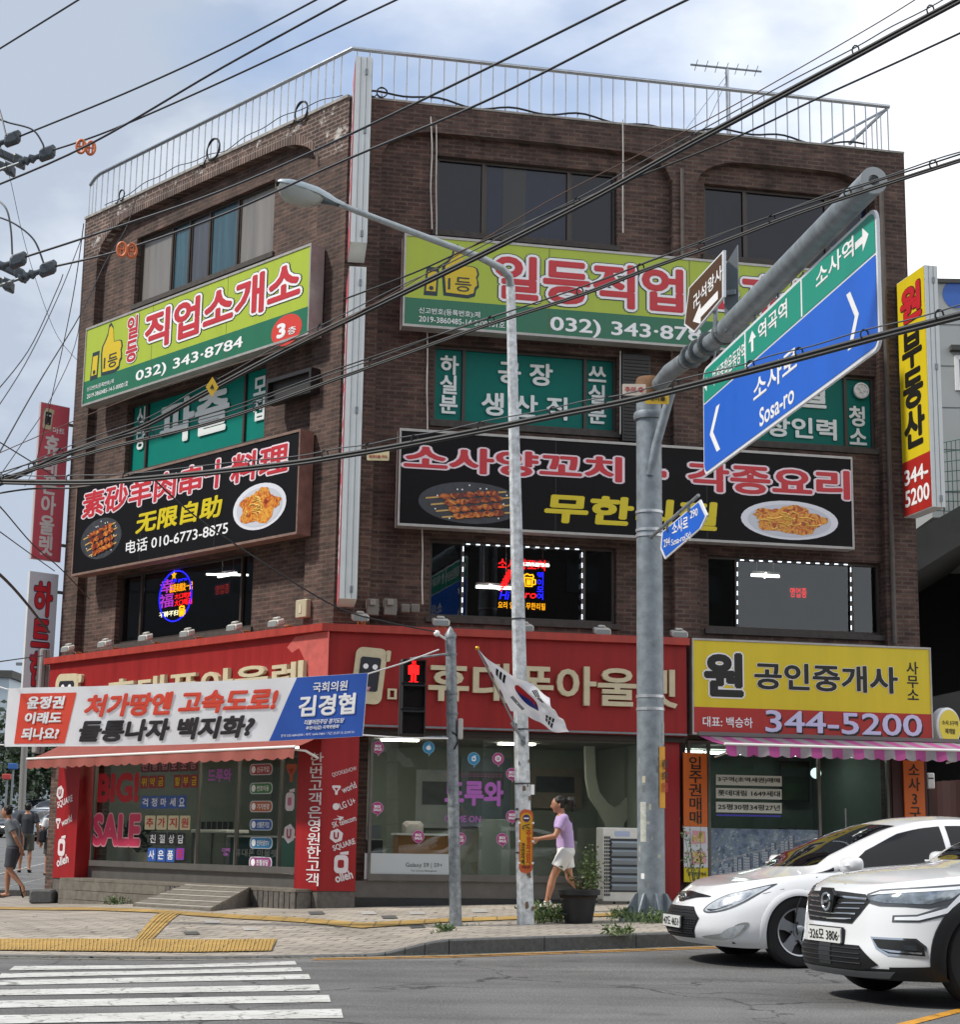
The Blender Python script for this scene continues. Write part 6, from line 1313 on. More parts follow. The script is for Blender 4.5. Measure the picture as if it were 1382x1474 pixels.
for (sx, sy, bars) in ((-1, -1, (1, 1, 1)), (1, 1, (0, 0, 0)), (1, -1, (0, 1, 0)), (-1, 1, (1, 0, 1))):
    mb = MB(); cx, cy = sx*.5*.83, sy*.333*.83; dx, dy = cx/math.hypot(cx, cy), cy/math.hypot(cx, cy); ex, ey = -dy, dx
    for k, whole in enumerate(bars):
        o_ = (k-1)*.062
        for (a, c) in (((-.125, .125),) if whole else ((-.125, -.012), (.012, .125))):
            P = [FX(cx+dx*(o_+i)+ex*j, cy+dy*(o_+i)+ey*j) for i, j in ((-.021, a), (.021, a), (.021, c), (-.021, c))]; q = fpatch(P, fb, 't'); mb.add(q.v, q.f)
    mb.build('trigram', fb, t)
# gantry pole with long arm over the road
b = gz(938, 1322); Dp = b.y; tp = at(934, 552, Dp); ax = (tp-b).normalized(); L = (tp-b).length; rp = .172
gp = thing('gantry_pole', 'thick grey steel gantry pole with a long arm reaching over the road', 'pole', b)
gm = M('gantry_steel', '#868f95', .5, metal=.25, var=.35, vs=7); rust = M('rusty_cap', '#7c5a3c', .8, var=.5, vs=7)
MB().lathe(b, [(rp*1.04, -.1), (rp*1.02, .3), (rp, L*.5), (rp*.96, L-.02)], 32, ax).build('pole', gm, gp, smooth=True); MB().lathe(tp-ax*.02, [(rp*.99, -.16), (rp*.99, .05), (rp*.9, .09), (0, .10)], 32, ax).build('cap', rust, gp, smooth=True)
for k in range(8):
    a = 2*math.pi*k/8+.2; dx = Vector((math.cos(a), math.sin(a), 0)); sx = Vector((-dx.y, dx.x, 0)); P = lambda x, y, z: b+dx*x+sx*y+Vector((0, 0, z))
    MB().prism(P, [(rp*.9, -.05), (rp+.20, -.05), (rp+.20, .03), (rp+.04, .30), (rp*.9, .32)], -.01, .01).build('gusset', gm, gp)
MB().box(lambda x, y, z: b+Vector((x, y, z)), -.42, .42, -.42, .42, -.06, .012).build('base_plate', gm, gp)
e1 = at(1258, 260, 14.35); e0 = at(948, 556, Dp-.05); j = at(988, 519, 20.6)
MB().tube([e0, at(965, 535, 21.2 if Dp > 21.3 else Dp-.3), j], [.105, .108, .108], 20).build('arm_stub', gm, gp, smooth=True)
jj = at(1044, 478, 19.4); MB().tube([j, jj-(e1-jj)*.002], [.10, .10], 24).build('arm_neck', gm, gp, smooth=True); MB().tube([jj, jj+(e1-jj)*.5, e1], [.135, .128, .120], 28).build('arm', gm, gp, smooth=True)
da = (e1-jj).normalized(); MB().lathe(e1, [(.123, -.01), (.123, .012), (.05, .014), (.05, -.03)], 28, da).build('end_cap', M('gantry_cap', '#9aa0a2', .5, metal=.3), gp)
MB().lathe(e1+da*.016, [(.035, 0), (.035, .004)], 16, da).build('drain_hole', dark, gp)
dj = (jj-j).normalized()
for k in (.15, .36, .60, .97): MB().lathe(j+dj*(jj-j).length*k, [(.145, -.03), (.15, 0), (.145, .03)], 24, dj).build('flange', M('flange_steel', '#5f6668', .6, metal=.3, var=.4), gp)
MB().tube([at(936, 684, Dp-.16), at(945, 640, Dp-.2), at(966, 566, Dp-.35)], [.05, .06, .06], 14).build('brace', gm, gp, smooth=True)
MB().lathe(b+ax*(L-.45), [(rp*1.12, -.05), (rp*1.2, 0), (rp*1.12, .05)], 24, ax).build('collar', gm, gp, smooth=True)
for y in (738, 764, 772, 1021, 1003): q = at(936, y, Dp); k = (q-b).dot(ax); MB().lathe(b+ax*k, [(rp*1.05, -.018), (rp*1.05, .018)], 28, ax).build('band', M('clamp_bright', '#c2c5c8', .35, metal=.6), gp)
# posters stuck on the pole: curved patches
def pole_patch(px, y0, y1, a0, a1, m, name, k=1.02):
    mb = MB(); q0 = (at(936, y0, Dp)-b).dot(ax); q1 = (at(936, y1, Dp)-b).dot(ax)
    for i in range(9):
        a = a0+(a1-a0)*i/8; d = Vector((math.sin(a), -math.cos(a), 0))*rp*k
        mb.v += [tuple(b+ax*q0+d), tuple(b+ax*q1+d)]
    for i in range(8): mb.f.append((2*i, 2*i+1, 2*i+3, 2*i+2))
    return mb.build(name, m, gp, smooth=True)
yb_ = pole_patch(0, 1075, 1163, .55, 2.0, M('pole_banner_yellow', '#c98f1c', .6), 'safety_strip', 1.06)
Q = Fac((b+Vector((math.sin(.95), -math.cos(.95), 0))*rp*1.14), (math.cos(.95), math.sin(.95)), (math.sin(.95), -math.cos(.95)))
zq = lambda y: at(936, y, Dp).z
letter(MB(), Q.p, '사람이', -.06, .08, zq(1108), zq(1093), .0, .03).build('lettering', blkL, yb_); letter(MB(), Q.p, '보이면', -.06, .08, zq(1124), zq(1110), .0, .03).build('lettering', blkL, yb_); letter(MB(), Q.p, '일단멈춤', -.06, .08, zq(1140), zq(1126), .0, .03).build('lettering', M('strip_red', '#a8301c', .5), yb_)
pole_patch(0, 1155, 1212, -.95, -.45, M('old_poster', '#b9bbb2', .8, var=.3, vs=20), 'old_poster'); pole_patch(0, 1257, 1265, -.9, -.6, whitep, 'paper_scrap'); pole_patch(0, 1040, 1072, .9, 1.5, M('torn_sticker', '#9a9f98', .8, var=.5, vs=30), 'torn_sticker')
rd = random.Random(9)
for i in range(14): y0 = rd.uniform(1090, 1290); a0 = rd.uniform(-1.3, 1.0); pole_patch(0, y0, y0+rd.uniform(3, 12), a0, a0+rd.uniform(.08, .3), M(*rd.choice((('scrap_a', '#a4a69f', .8), ('scrap_b', '#6c7072', .8), ('scrap_c', '#b9b29a', .8)))), 'paper_scrap', 1.015)
# ---- direction sign hanging under the arm
sTL, sTR = at(1014, 532, 20.0), at(1258, 301, 14.6)
SF = Fac(sTL, (sTR.x-sTL.x, sTR.y-sTL.y), (-(sTL.y-sTR.y), -(sTR.x-sTL.x))); W = (Vector((sTR.x, sTR.y))-Vector((sTL.x, sTL.y))).length
zT, zBt = 6.76, 5.45; W0_, W1_ = -.05, W+.06
ds = thing('direction_sign', 'large blue and green road direction sign hanging under the gantry arm', 'road sign', SF.p(W/2, 0, zBt))
MB().prism(SF.p, rrect(W0_, W1_, zBt, zT, .14, 5), -.03, 0).build('panel', M('sign_white', '#d9dde2', .4), ds)
gB, bB = M('road_green', '#12907a', .4), M('road_blue', '#1a62cc', .4, streak=.05, vs=3)
zgL = SF.uz(1014, 583)[1]; zgR = SF.uz(1261, 364)[1]; zg_ = (zgL+zgR)/2; m_ = .035
full = rrect(W0_+m_, W1_-m_, zBt+m_, zT-m_, .11, 5)
def clip(poly, zc, above):
    out = []
    for i in range(len(poly)):
        (a, c), (a2, c2) = poly[i], poly[(i+1) % len(poly)]; ia = (c >= zc) == above; ib = (c2 >= zc) == above
        if ia: out.append((a, c))
        if ia != ib: t_ = (zc-c)/(c2-c); out.append((a+(a2-a)*t_, zc))
    return out
MB().plate(SF.p, clip(full, zg_+.012, True), .004).build('green_field', gB, ds); MB().plate(SF.p, clip(full, zg_-.012, False), .004).build('blue_field', bB, ds)
for px, py in ((1155, 420), (1074, 500)): u = SF.uz(px, py)[0]; MB().box(SF.p, u-.018, u+.018, .004, .008, zg_+.012, zT-m_).build('divider', whitep, ds)
for q, s in (((1175, 384, 414, 1230, 342, 373), '소사역'), ((1092, 464, 490, 1134, 432, 462), '역곡역'), ((1026, 533, 556, 1073, 492, 519), '부천종합운동장역'), ((1085, 545, 577, 1148, 497, 537), '소사로'), ((1094, 583, 610, 1144, 556, 585), 'Sosa-ro')): text_on(ds, SF, .005, q, s, whitep, .02)
def arrow(px, py, ang, s, sw):
    u, z = SF.uz(px, py); P = [(-.5, -.13), (.05, -.13), (.05, -.42), (.5, 0), (.05, .42), (.05, .13), (-.5, .13)]; c_, s_ = math.cos(ang), math.sin(ang)
    MB().plate(SF.p, [(u+sw*s*(x*c_-y*s_), z+s*(x*s_+y*c_)) for x, y in P], .006).build('arrow', whitep, ds)
arrow(1242, 346, 0, .27, 1.25); arrow(1084, 491, math.pi/2, .24, 1.3); arrow(1019, 552, math.pi, .22, 1.3)
def chev(px, py, s):
    u, z = SF.uz(px, py); h, w, k = .27, .26*s, .10*s; MB().plate(SF.p, [(u-w/2, z+h), (u-w/2+k, z+h), (u+w/2+k*.4, z), (u-w/2+k, z-h), (u-w/2, z-h), (u+w/2-k*.6, z)], .006).build('chevron', whitep, ds)
chev(1228, 459, 1); chev(1031, 619, -1.4)
for k in range(7):
    f = .04+.145*k; p0 = SF.p(W*f, -.07, zT-.03); q = jj+da*max(0, (p0-jj).dot(da)); MB().cbox(lambda x, y, z: p0+SF.d*x+SF.n*y+Vector((0, 0, z)), -.05, .05, -.03, .03, -.10, .10, .008).tube([p0, Vector((p0.x, p0.y, max(p0.z+.05, q.z-.12)))], .015, 6).build('hanger', steel, ds)
# ---- brown tourist sign above the arm
BF = Fac(at(1013, 430, 19.6), SF.d, SF.n); uzb = lambda x, y: BF.uz(x, y); br_ = M('road_brown', '#4f3222', .4)
P = [uzb(1042, 360), uzb(1042, 427), uzb(999, 479), uzb(985, 468), uzb(992, 414)]
t = thing('tourist_sign', 'small brown arrow shaped temple sign standing on the gantry arm', 'road sign', BF.p(P[2][0], 0, P[2][1]))
cP = (sum(a for a, c in P)/5, sum(c for a, c in P)/5); MB().prism(BF.p, P, -.03, 0).build('panel', M('sign_white', '#d9dde2', .4), t); MB().plate(BF.p, [(cP[0]+(a-cP[0])*.93, cP[1]+(c-cP[1])*.93) for a, c in P], .004).build('field', br_, t)
text_on(t, BF, .005, (999, 427, 446, 1040, 378, 402), '卍석왕사', whitep, .02)
u, z = uzb(1016, 444); sw = 1.9; MB().plate(BF.p, [(u+sw*x, z+y) for x, y in ((-.28, 0), (-.1, .13), (-.1, .05), (.28, .05), (.28, -.05), (-.1, -.05), (-.1, -.13))], .006).build('arrow', whitep, t)
MB().tube([BF.p(P[1][0]-.5, -.05, z+.2), BF.p(P[1][0]-.5, -.05, 7.0)], .03, 8).build('post', steel, t)
t = thing('road_sign', 'grey back of a road sign behind the brown temple sign', 'road sign', at(1053, 470, 18.9)); K = Fac(at(1043, 400, 18.95), (.9, -.44), (-.44, -.9)); k0, k1 = K.uz(1043, 420), K.uz(1063, 420); MB().prism(K.p, [(k0[0], K.uz(1043, 478)[1]), (k1[0], K.uz(1063, 462)[1]), (k1[0], K.uz(1063, 352)[1]), (k0[0], K.uz(1043, 385)[1])], -.03, 0).build('panel', M('sign_back_grey', '#5b6266', .5, metal=.3), t); MB().box(K.p, k0[0]+.02, k1[0]-.02, .001, .03, K.uz(1052, 425)[1], K.uz(1052, 418)[1]).build('rib', steel, t)
# ---- street name plate
nL, nR = at(953, 785, Dp-.5), at(1010, 738, Dp-1.75); NF = Fac(nL, (nR.x-nL.x, nR.y-nL.y), (-(nL.y-nR.y), -(nR.x-nL.x)))
P = [NF.uz(*q) for q in ((953, 766), (1008, 719), (1018, 741), (1009, 760), (957, 805), (951, 790))]
t = thing('street_name_sign', 'blue pointed street name plate clamped to the gantry pole', 'street sign', NF.p(P[4][0], 0, P[4][1])); cP = (sum(a for a, c in P)/6, sum(c for a, c in P)/6)
MB().prism(NF.p, P, -.02, 0).build('panel', M('sign_white', '#d9dde2', .4), t); MB().plate(NF.p, [(cP[0]+(a-cP[0])*.93, cP[1]+(c-cP[1])*.90) for a, c in P], .004).build('field', bB, t)
text_on(t, NF, .005, (968, 757, 776, 991, 736, 756), '소사로', whitep, .02); text_on(t, NF, .005, (956, 779, 790, 965, 771, 783), '294', whitep, .02); text_on(t, NF, .005, (994, 738, 749, 1005, 728, 740), '290', whitep, .02); text_on(t, NF, .005, (967, 783, 795, 995, 758, 771), 'Sosa-ro(St)', whitep, .015)
mb = MB().tube([at(938, 773, Dp-.17), at(1006, 713, Dp-1.72)], .022, 8); mb.build('tube', polem, t, smooth=True)
for f in (.35, .8): q = at(938, 773, Dp-.17).lerp(at(1006, 713, Dp-1.72), f); MB().box(lambda x, y, z: q+Vector((x, y, z)), -.015, .015, -.02, .02, -.10, .03).build('hanger', steel, t)
# ---- outdoor air conditioner, planter
u0, _ = FR.uz(868, 1240, .75); u1 = u0+.92; zb0 = .30; zt0 = FR.uz(868, 1191, .75)[1]
t = thing('air_conditioner', 'white outdoor air conditioner unit on blocks behind the gantry pole', 'air conditioner', FR.p(u0+.4, .6, zb0)); acm = M('ac_white', '#d6d5cd', .5, var=.12, vs=5)
MB().cbox(FR.p, u0, u1, .38, .75, zb0, zt0, .012).build('casing', acm, t); mb = MB(); nl = 6
for k in range(nl):
    z0 = zb0+.16+(zt0-zb0-.33)*k/nl; h = (zt0-zb0-.33)/nl
    mb.add([FR.p(u0+.13, .752, z0), FR.p(u1-.06, .752, z0), FR.p(u1-.06, .80, z0+h*.55), FR.p(u0+.13, .80, z0+h*.55), FR.p(u0+.13, .752, z0+h*.8), FR.p(u1-.06, .752, z0+h*.8)], [(0, 1, 2, 3), (3, 2, 5, 4)])
mb.build('louvres', M('ac_louvre', '#8d979f', .45), t); MB().box(FR.p, u0+.11, u1-.04, .751, .756, zb0+.14, zt0-.16).build('outlet', M('ac_dark', '#35383b', .6), t)
mb = MB()
for i in range(3):
    for k in range(17): mb.box(FR.p, u0+.02+.033*i, u0+.044+.033*i, .751, .756, zb0+.08+.052*k, zb0+.118+.052*k)
mb.build('side_grille', M('ac_dark', '#35383b', .6), t); MB().plate(FR.p, rrect(u0+.18, u0+.42, zt0-.13, zt0-.05, .02), .753).build('label', M('ac_label', '#a9b4d0', .5), t)
mb = MB().tube([FR.p(u1-.1, .4, zb0+.2), FR.p(u1+.05, .3, zb0+.3), FR.p(u1+.1, .2, 1.6), FR.p(u1+.1, .1, 2.6)], .03, 8); mb.build('pipe', M('ac_pipe', '#bdb9ad', .7), t, smooth=True)
blockm = M('concrete_block', '#84817a', .9, var=.3, vs=10, bump=.4)
for k, (a, c) in enumerate(((-.02, 0), (.2, 0), (.42, 0), (.05, .085), (.28, .085))):
    q = FR.p(u0+a, .62, 0); o = MB().cbox(FR.p, u0+a, u0+a+.19, .5, .72, zs(q.x, q.y)+c*.0, zs(q.x, q.y)+.08+c*.0, .008) if c == 0 else MB().cbox(FR.p, u0+a, u0+a+.19, .5, .7, zs(q.x, q.y)+.082, zs(q.x, q.y)+.155, .008)
    tag(o.build('concrete_block', blockm), 'grey concrete block under the outdoor air conditioner', 'block', 'blocks under the air conditioner')
b = gz(833, 1329); t = thing('planter', 'large black plastic plant pot on the pavement between the two poles', 'plant pot', b)
MB().lathe(b, [(.155, 0), (.165, .0), (.17, .02), (.225, .34), (.262, .34), (.268, .40), (.255, .405), (.245, .36), (.20, .33), (0, .33)], 36).build('pot', M('pot_black', '#191b1f', .42, var=.2, vs=12), t, smooth=True)
mb = MB()
for k in range(2): mb.cbox(lambda x, y, z: b+Vector((x-.19+.02*k, y-.1, z+.26-.15*k)), -.03, .03, -.02, .02, -.015, .015, .006)
mb.build('lug', M('pot_lug', '#222428', .5), t); MB().lathe(b, [(0, .30), (.232, .30), (.232, .335), (0, .345)], 24).build('soil', M('soil', '#2c241c', .95, bump=.5), t)
# ------------------------------------------------------------------ plants
leafm = foodmat('leaf_green', [(.3, '#36492a'), (.5, '#52693a'), (.7, '#76854e')], 14, 0); leafd = foodmat('leaf_dark', [(.3, '#18261a'), (.5, '#26391f'), (.7, '#39502a')], 1.5, 0); stemm = M('stem_brown', '#4a4a2c', .8)
def leaf(mb, c, d, L, w, rd):
    d = d.normalized(); s = d.cross(Vector((rd.uniform(-1, 1), rd.uniform(-1, 1), rd.uniform(-.3, 1)))).normalized(); n = s.cross(d)*L*.12
    mb.add([c, c+d*L*.45+s*w-n, c+d*L, c+d*L*.45-s*w-n], [(0, 1, 2), (0, 2, 3)])
def rv(rd, up=.0): return Vector((rd.gauss(0, 1), rd.gauss(0, 1), rd.gauss(0, .7)+up))
def weeds(name, label, spots, h, n, seed, blade=.7, lw=.012):
    rd = random.Random(seed); mb = MB()
    for (x, y) in spots:
        for i in range(n):
            px, py = x+rd.gauss(0, .09), y+rd.gauss(0, .06); b = Vector((px, py, zs(px, py))); H = h*rd.uniform(.4, 1.1); lean = Vector((rd.gauss(0, .35), rd.gauss(0, .35), 1)).normalized()
            if rd.random() < blade:
                t1 = b+lean*H*.6; t2 = b+lean*H+Vector((lean.x*H*.4, lean.y*H*.4, -H*.1)); s = lean.cross(Vector((rd.uniform(-1, 1), rd.uniform(-1, 1), 0))).normalized()*lw*.5
                mb.add([b-s, b+s, t1+s, t1-s, t2], [(0, 1, 2, 3), (3, 2, 4)])
            else:
                mb.tube([b, b+lean*H], .004, 4)
                for k in range(7): leaf(mb, b+lean*H*rd.uniform(.3, 1), rv(rd, .4), rd.uniform(.05, .09), .013, rd)
    o = mb.build(name, leafm); return o
def gp2(px, py): return gpix(px, py, zs)
struct(tag(weeds('weeds', '', [gp2(x, y) for x, y in ((900, 1326), (915, 1327), (930, 1329), (945, 1329), (955, 1326), (888, 1322), (907, 1318), (962, 1318))], .17, 44, 1, .92, .008), 'green weeds crowding the foot of the gantry pole', 'weeds'), 'stuff')
struct(tag(weeds('weeds', '', [gp2(x, y) for x, y in ((776, 1327), (784, 1329), (792, 1326), (800, 1325), (772, 1322), (806, 1328))], .24, 20, 2, .55, .012), 'leafy weeds at the foot of the white street lamp', 'weeds'), 'stuff')
struct(tag(weeds('weeds', '', [gp2(x, y) for x, y in ((640, 1341), (633, 1342), (663, 1333))], .06, 14, 3), 'small weeds beside the signal pole and kerb end', 'weeds'), 'stuff')
struct(tag(weeds('weeds', '', [gp2(x, y) for x, y in ((118, 1298), (165, 1301), (171, 1302), (112, 1298))], .14, 22, 5), 'small tufts growing against the timber deck', 'weeds'), 'stuff')
mb = weeds('weeds', '', [(1.55, kerb_y(1.55)-.0)], .12, 40, 6); struct(tag(mb, 'tuft growing from the kerb joint below the planter', 'weeds'), 'stuff')
def shrub(label, b, rx, rz, zc, n, seed, stems, L=(.035, .07), group=None, name='shrub'):
    rd = random.Random(seed); t = thing(name, label, 'plant', b, group); mb = MB(); ms = MB()
    for i in range(stems):
        a = rd.uniform(0, 6.28); r = rx*rd.uniform(.2, 1.0); tip = b+Vector((r*math.cos(a), r*math.sin(a), zc+rz*rd.uniform(-.3, 1.0))); mid = b.lerp(tip, .5)+Vector((rd.gauss(0, .04), rd.gauss(0, .04), .03)); ms.tube([b, mid, tip], [.009, .006, .003], 5)
        for k in range(n//stems):
            f = rd.uniform(.35, 1.05); q = (b.lerp(mid, f*2) if f < .5 else mid.lerp(tip, f*2-1))+Vector((rd.gauss(0, .035), rd.gauss(0, .035), rd.gauss(0, .035))); leaf(mb, q, rv(rd, .2), rd.uniform(*L), .016, rd)
    ms.build('stem', stemm, t); mb.build('foliage', leafm, t); return t
b = gz(833, 1329); shrub('sparse weedy shrub growing in the black plant pot', b+Vector((.0, 0, .33)), .28, .20, .16, 90, 8, 10, name='potted_shrub')
q = FR.p(FR.uz(850, 1290, .9)[0], .9, 0); shrub('bushy green shrub beside the outdoor air conditioner', Vector((q.x, q.y, zs(q.x, q.y))), .15, .24, .58, 480, 9, 14)
q = FR.p(FR.uz(1003, 1280, 1.2)[0], 1.2, 0); shrub('tall thin weed in front of the orange banner with the site plan', Vector((q.x, q.y, zs(q.x, q.y))), .22, .5, .75, 150, 10, 8, name='tall_weed')
# ------------------------------------------------------------------ neighbouring buildings on the right
gp_ = M('grey_panel', '#a2a6a5', .7, var=.08, vs=1.0); jn = M('panel_joint', '#5e6262', .8); conc = M('grey_concrete', '#4b4b49', .9, var=.25, vs=1.5); drk = M('dark_void_shade', '#111112', .9)
x0 = at(1338, 600, 38).x; zt = at(1360, 408, 38).z; zb2 = at(1360, 745, 38).z
t = thing('panel_building', 'grey panelled building with a blue round emblem beyond the yellow blade sign', 'building', (x0+4, 40, 0)); W8 = lambda a, b, c: Vector((x0+a, 38+b, c))
hol = (.62, 3.2, at(1360, 562, 38).z, at(1360, 512, 38).z)
mb = MB(); mb.box(W8, 0, 12, 0, 9, zb2, zt); mb.build('wall', gp_, t); mb = MB()
for k in range(1, 9): z = zt-.02-k*.98; mb.box(W8, 0, 12, -.004, .01, z, z+.025) if z > zb2 else None
for x in (.25, 3.5, 6.5, 9.5): mb.box(W8, x, x+.02, -.005, .01, zb2, zt)
mb.build('panel_joints', jn, t); MB().box(W8, -.05, 12.1, -.06, 9.1, zt+.003, zt+.10).build('coping', conc, t)
mb = MB().box(W8, hol[0], hol[1], -.05, .0, hol[2], hol[3]); w = mb.build('window', white, t); MB().box(W8, hol[0]+.1, hol[1]-.1, -.056, -.051, hol[2]+.1, hol[3]-.1).build('pane', M('blue_grey_pane', '#3d4a58', .08, spec=.8), w); MB().box(W8, hol[0]-.1, hol[1]+.1, -.16, .0, hol[3]+.1, hol[3]+.22).build('hood', conc, w)
hb = (1.0, 2.4, at(1370, 765, 38).z+.3, at(1370, 728, 38).z+.3); w = MB().box(W8, hb[0], hb[1], -.05, 0, hb[2], hb[3]).build('window', white, t); MB().box(W8, hb[0]+.08, hb[1]-.08, -.056, -.051, hb[2]+.08, hb[3]-.08).build('pane', M('blue_grey_pane', '#3d4a58', .08, spec=.8), w)
u_ = at(1378, 422, 37.9); MB().plate(lambda a, b, c: Vector((u_.x+a, 37.985, u_.z+c)), disc(None, 0, 0, .30, .33, 28), 0).build('emblem', M('emblem_blue', '#2f5fae', .5), t)
grn = M('green_fence', '#3f6a5a', .5); t = thing('mesh_fence', 'green wire mesh fence on the slab beyond the brick building', 'fence', (x0+3, 35, 0)); mb = MB(); zz = at(1350, 640, 35).z; zy = at(1350, 735, 35).z
FX0 = at(1346, 700, 35).x
for i in range(60): mb.tube([Vector((FX0+.10*i, 35+.02*i, zy+.004*i)), Vector((FX0+.10*i, 35+.02*i, zz+.03*i*.8))], .009, 4)
for k in range(8): mb.tube([Vector((FX0, 35, zy+(zz-zy)*k/7)), Vector((FX0+6, 36.2, zy+(zz+1.4-zy)*k/7+.1))], .009, 4)
mb.build('mesh', grn, t)
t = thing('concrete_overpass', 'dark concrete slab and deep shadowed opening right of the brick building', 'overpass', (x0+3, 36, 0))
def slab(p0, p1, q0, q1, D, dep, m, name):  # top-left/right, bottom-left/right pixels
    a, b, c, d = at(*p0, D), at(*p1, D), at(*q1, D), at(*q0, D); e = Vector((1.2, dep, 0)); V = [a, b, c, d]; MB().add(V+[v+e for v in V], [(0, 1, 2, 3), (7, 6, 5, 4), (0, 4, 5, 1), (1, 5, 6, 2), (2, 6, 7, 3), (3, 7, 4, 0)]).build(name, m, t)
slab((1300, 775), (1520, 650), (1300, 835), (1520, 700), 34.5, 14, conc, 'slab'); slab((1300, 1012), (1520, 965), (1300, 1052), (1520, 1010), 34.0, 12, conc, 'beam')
MB().quad(Vector((6, 46, -1)), Vector((30, 46, -1)), Vector((30, 46, 9)), Vector((6, 46, 9))).quad(Vector((8.2, 37, -1)), Vector((8.0, 46, -1)), Vector((8.0, 46, 9)), Vector((8.2, 37, 9))).quad(Vector((24, 37, -1)), Vector((24, 46, -1)), Vector((24, 46, 9)), Vector((24, 37, 9))).build('rear_wall', drk, t)  # near-black sheets paint the shade deep inside the opening
a = at(1336, 1126, 29.2); t = thing('metal_fence', 'brown corrugated metal fence right of the agent shop', 'fence', (a.x+2, 29.3, .2)); mb = MB(); prev = None
for i in range(57):
    x = a.x+.12*i; o = .03 if i % 4 in (1, 2) else 0; q = Vector((x+(.03 if i % 2 else 0), 29.2+.1*i*.12-o, 0)); zt_ = a.z+.01*i
    if prev is not None: mb.quad(Vector((prev.x, prev.y, -.1)), Vector((q.x, q.y, -.1)), Vector((q.x, q.y, zt_)), Vector((prev.x, prev.y, zt_)))
    prev = q
mb.build('sheet', M('fence_brown', '#5a3830', .6, var=.2, vs=3), t); mb = MB()
for i in range(5): x = a.x+.02+1.5*i; mb.box(lambda p, q, r: Vector((x+p, 29.16+.1*1.5*i+q, r)), -.03, .03, -.06, -.0, -.1, a.z+.08)
mb.build('posts', M('fence_post', '#43302b', .6), t)
q = at(1340, 1124, 28.9); t = thing('letter_box', 'small white box on the brown metal fence', 'box', q); MB().cbox(lambda x, y, z: q+Vector((x, y, z)), -.06, .06, -.05, .05, -.13, .13, .015).build('case', white, t); MB().box(lambda x, y, z: q+Vector((x, y, z)), -.045, .045, -.054, -.051, .03, .05).build('slot', dark, t)
# ------------------------------------------------------------------ far end of the side street on the left
def tree(label, x, y, h, rad, seed, n=1500, group='trees at the far end of the side street'):
    rd = random.Random(seed); z0 = zg(x, y); t = thing('tree', label, 'tree', (x, y, z0), group); ms = MB(); base = Vector((x, y, z0-.2)); top = Vector((x, y, z0+h*.55))
    ms.tube([base, base.lerp(top, .5)+Vector((.1, 0, 0)), top], [.28, .2, .12], 8); mb = MB(); cl = []
    for i in range(9): a = rd.uniform(0, 6.28); c = Vector((x+rad*.65*math.cos(a)*rd.uniform(.2, 1), y+rad*.6*math.sin(a), z0+h*rd.uniform(.38, .88))); cl.append((c, rad*rd.uniform(.35, .6))); ms.tube([base.lerp(top, rd.uniform(.5, 1)), c], [.09, .03], 6)
    for i in range(n):
        c, r = rd.choice(cl); d = rv(rd).normalized(); leaf(mb, c+d*r*rd.uniform(.4, 1.05), rv(rd, -.2), rd.uniform(.35, .6), .16, rd)
    ms.build('trunk', stemm, t); mb.build('crown', leafd, t)
for k, (px, D, h, r) in enumerate(((-34, 100, 6.6, 3.6), (10, 112, 6.4, 3.4), (50, 122, 6.2, 3.8), (85, 130, 6.5, 3.6))):
    p_ = at(px, 1150, D); tree(['dark tree at the far left of the side street', 'dark tree behind the shop signs at the street end', 'dark tree behind the far utility pole', 'dark tree hidden beside the red pillar of the shop'][k], p_.x, D, h, r, 20+k)
def block(name, label, x0, x1, y0, y1, z0, z1, wm, nf, nw, face='y'):
    t = thing(name, label, 'building', ((x0+x1)/2, (y0+y1)/2, z0)); MB().box(ident, x0, x1, y0, y1, z0-1, z1).build('wall', wm, t); MB().box(ident, x0-.2, x1+.2, y0-.2, y1+.2, z1+.003, z1+.5).build('roof', conc, t); gl_ = M('far_pane', '#2a333c', .15)
    for j in range(nf):
        for i in range(nw):
            zc = z0+(z1-z0)*(j+.55)/nf
            if face == 'y': a = x0+(x1-x0)*(i+.25)/nw; b = x0+(x1-x0)*(i+.75)/nw; MB().box(ident, a, b, y0-.04, y0-.003, zc-.7, zc+.6).build('window', gl_, t)
            elif face == 'Y': a = x0+(x1-x0)*(i+.25)/nw; b = x0+(x1-x0)*(i+.75)/nw; MB().box(ident, a, b, y1+.003, y1+.04, zc-.7, zc+.6).build('window', gl_, t)
            else: a = y0+(y1-y0)*(i+.25)/nw; b = y0+(y1-y0)*(i+.75)/nw; MB().box(ident, x1+.003, x1+.04, a, b, zc-.7, zc+.6).build('window', gl_, t)
p_ = at(13, 976, 115); block('far_building', 'pale blue grey building above the left end of the political banner', p_.x-22, p_.x, 115, 130, 2, p_.z, M('far_pale', '#a9b6bf', .7), 4, 6)
p_ = at(28, 984, 135); block('far_building', 'low dark building just right of the pale far building', p_.x-4, p_.x, 135, 150, 2, p_.z, M('far_dark', '#3a4148', .7), 4, 2)
block('far_building', 'dark shop row closing the side street behind the queued cars', -60, at(82, 1100, 132).x, 132, 140, 3, at(20, 1082, 132).z, M('shop_row', '#33353a', .8, var=.3, vs=.5), 2, 9)
a = at(33, 1135, 92); b = at(38, 985, 92); t = thing('utility_pole', 'grey concrete utility pole at the far end of the side street', 'utility pole', (a.x, 92, zg(a.x, 92))); MB().tube([Vector((a.x, 92, zg(a.x, 92)-.2)), Vector((b.x, 92, b.z+2))], [.2, .13], 10).build('pole', M('pole_concrete', '#7f7d78', .8), t); MB().box(ident, a.x-.8, a.x+.8, 91.9, 92.1, b.z+1, b.z+1.15).build('crossarm', steel, t)
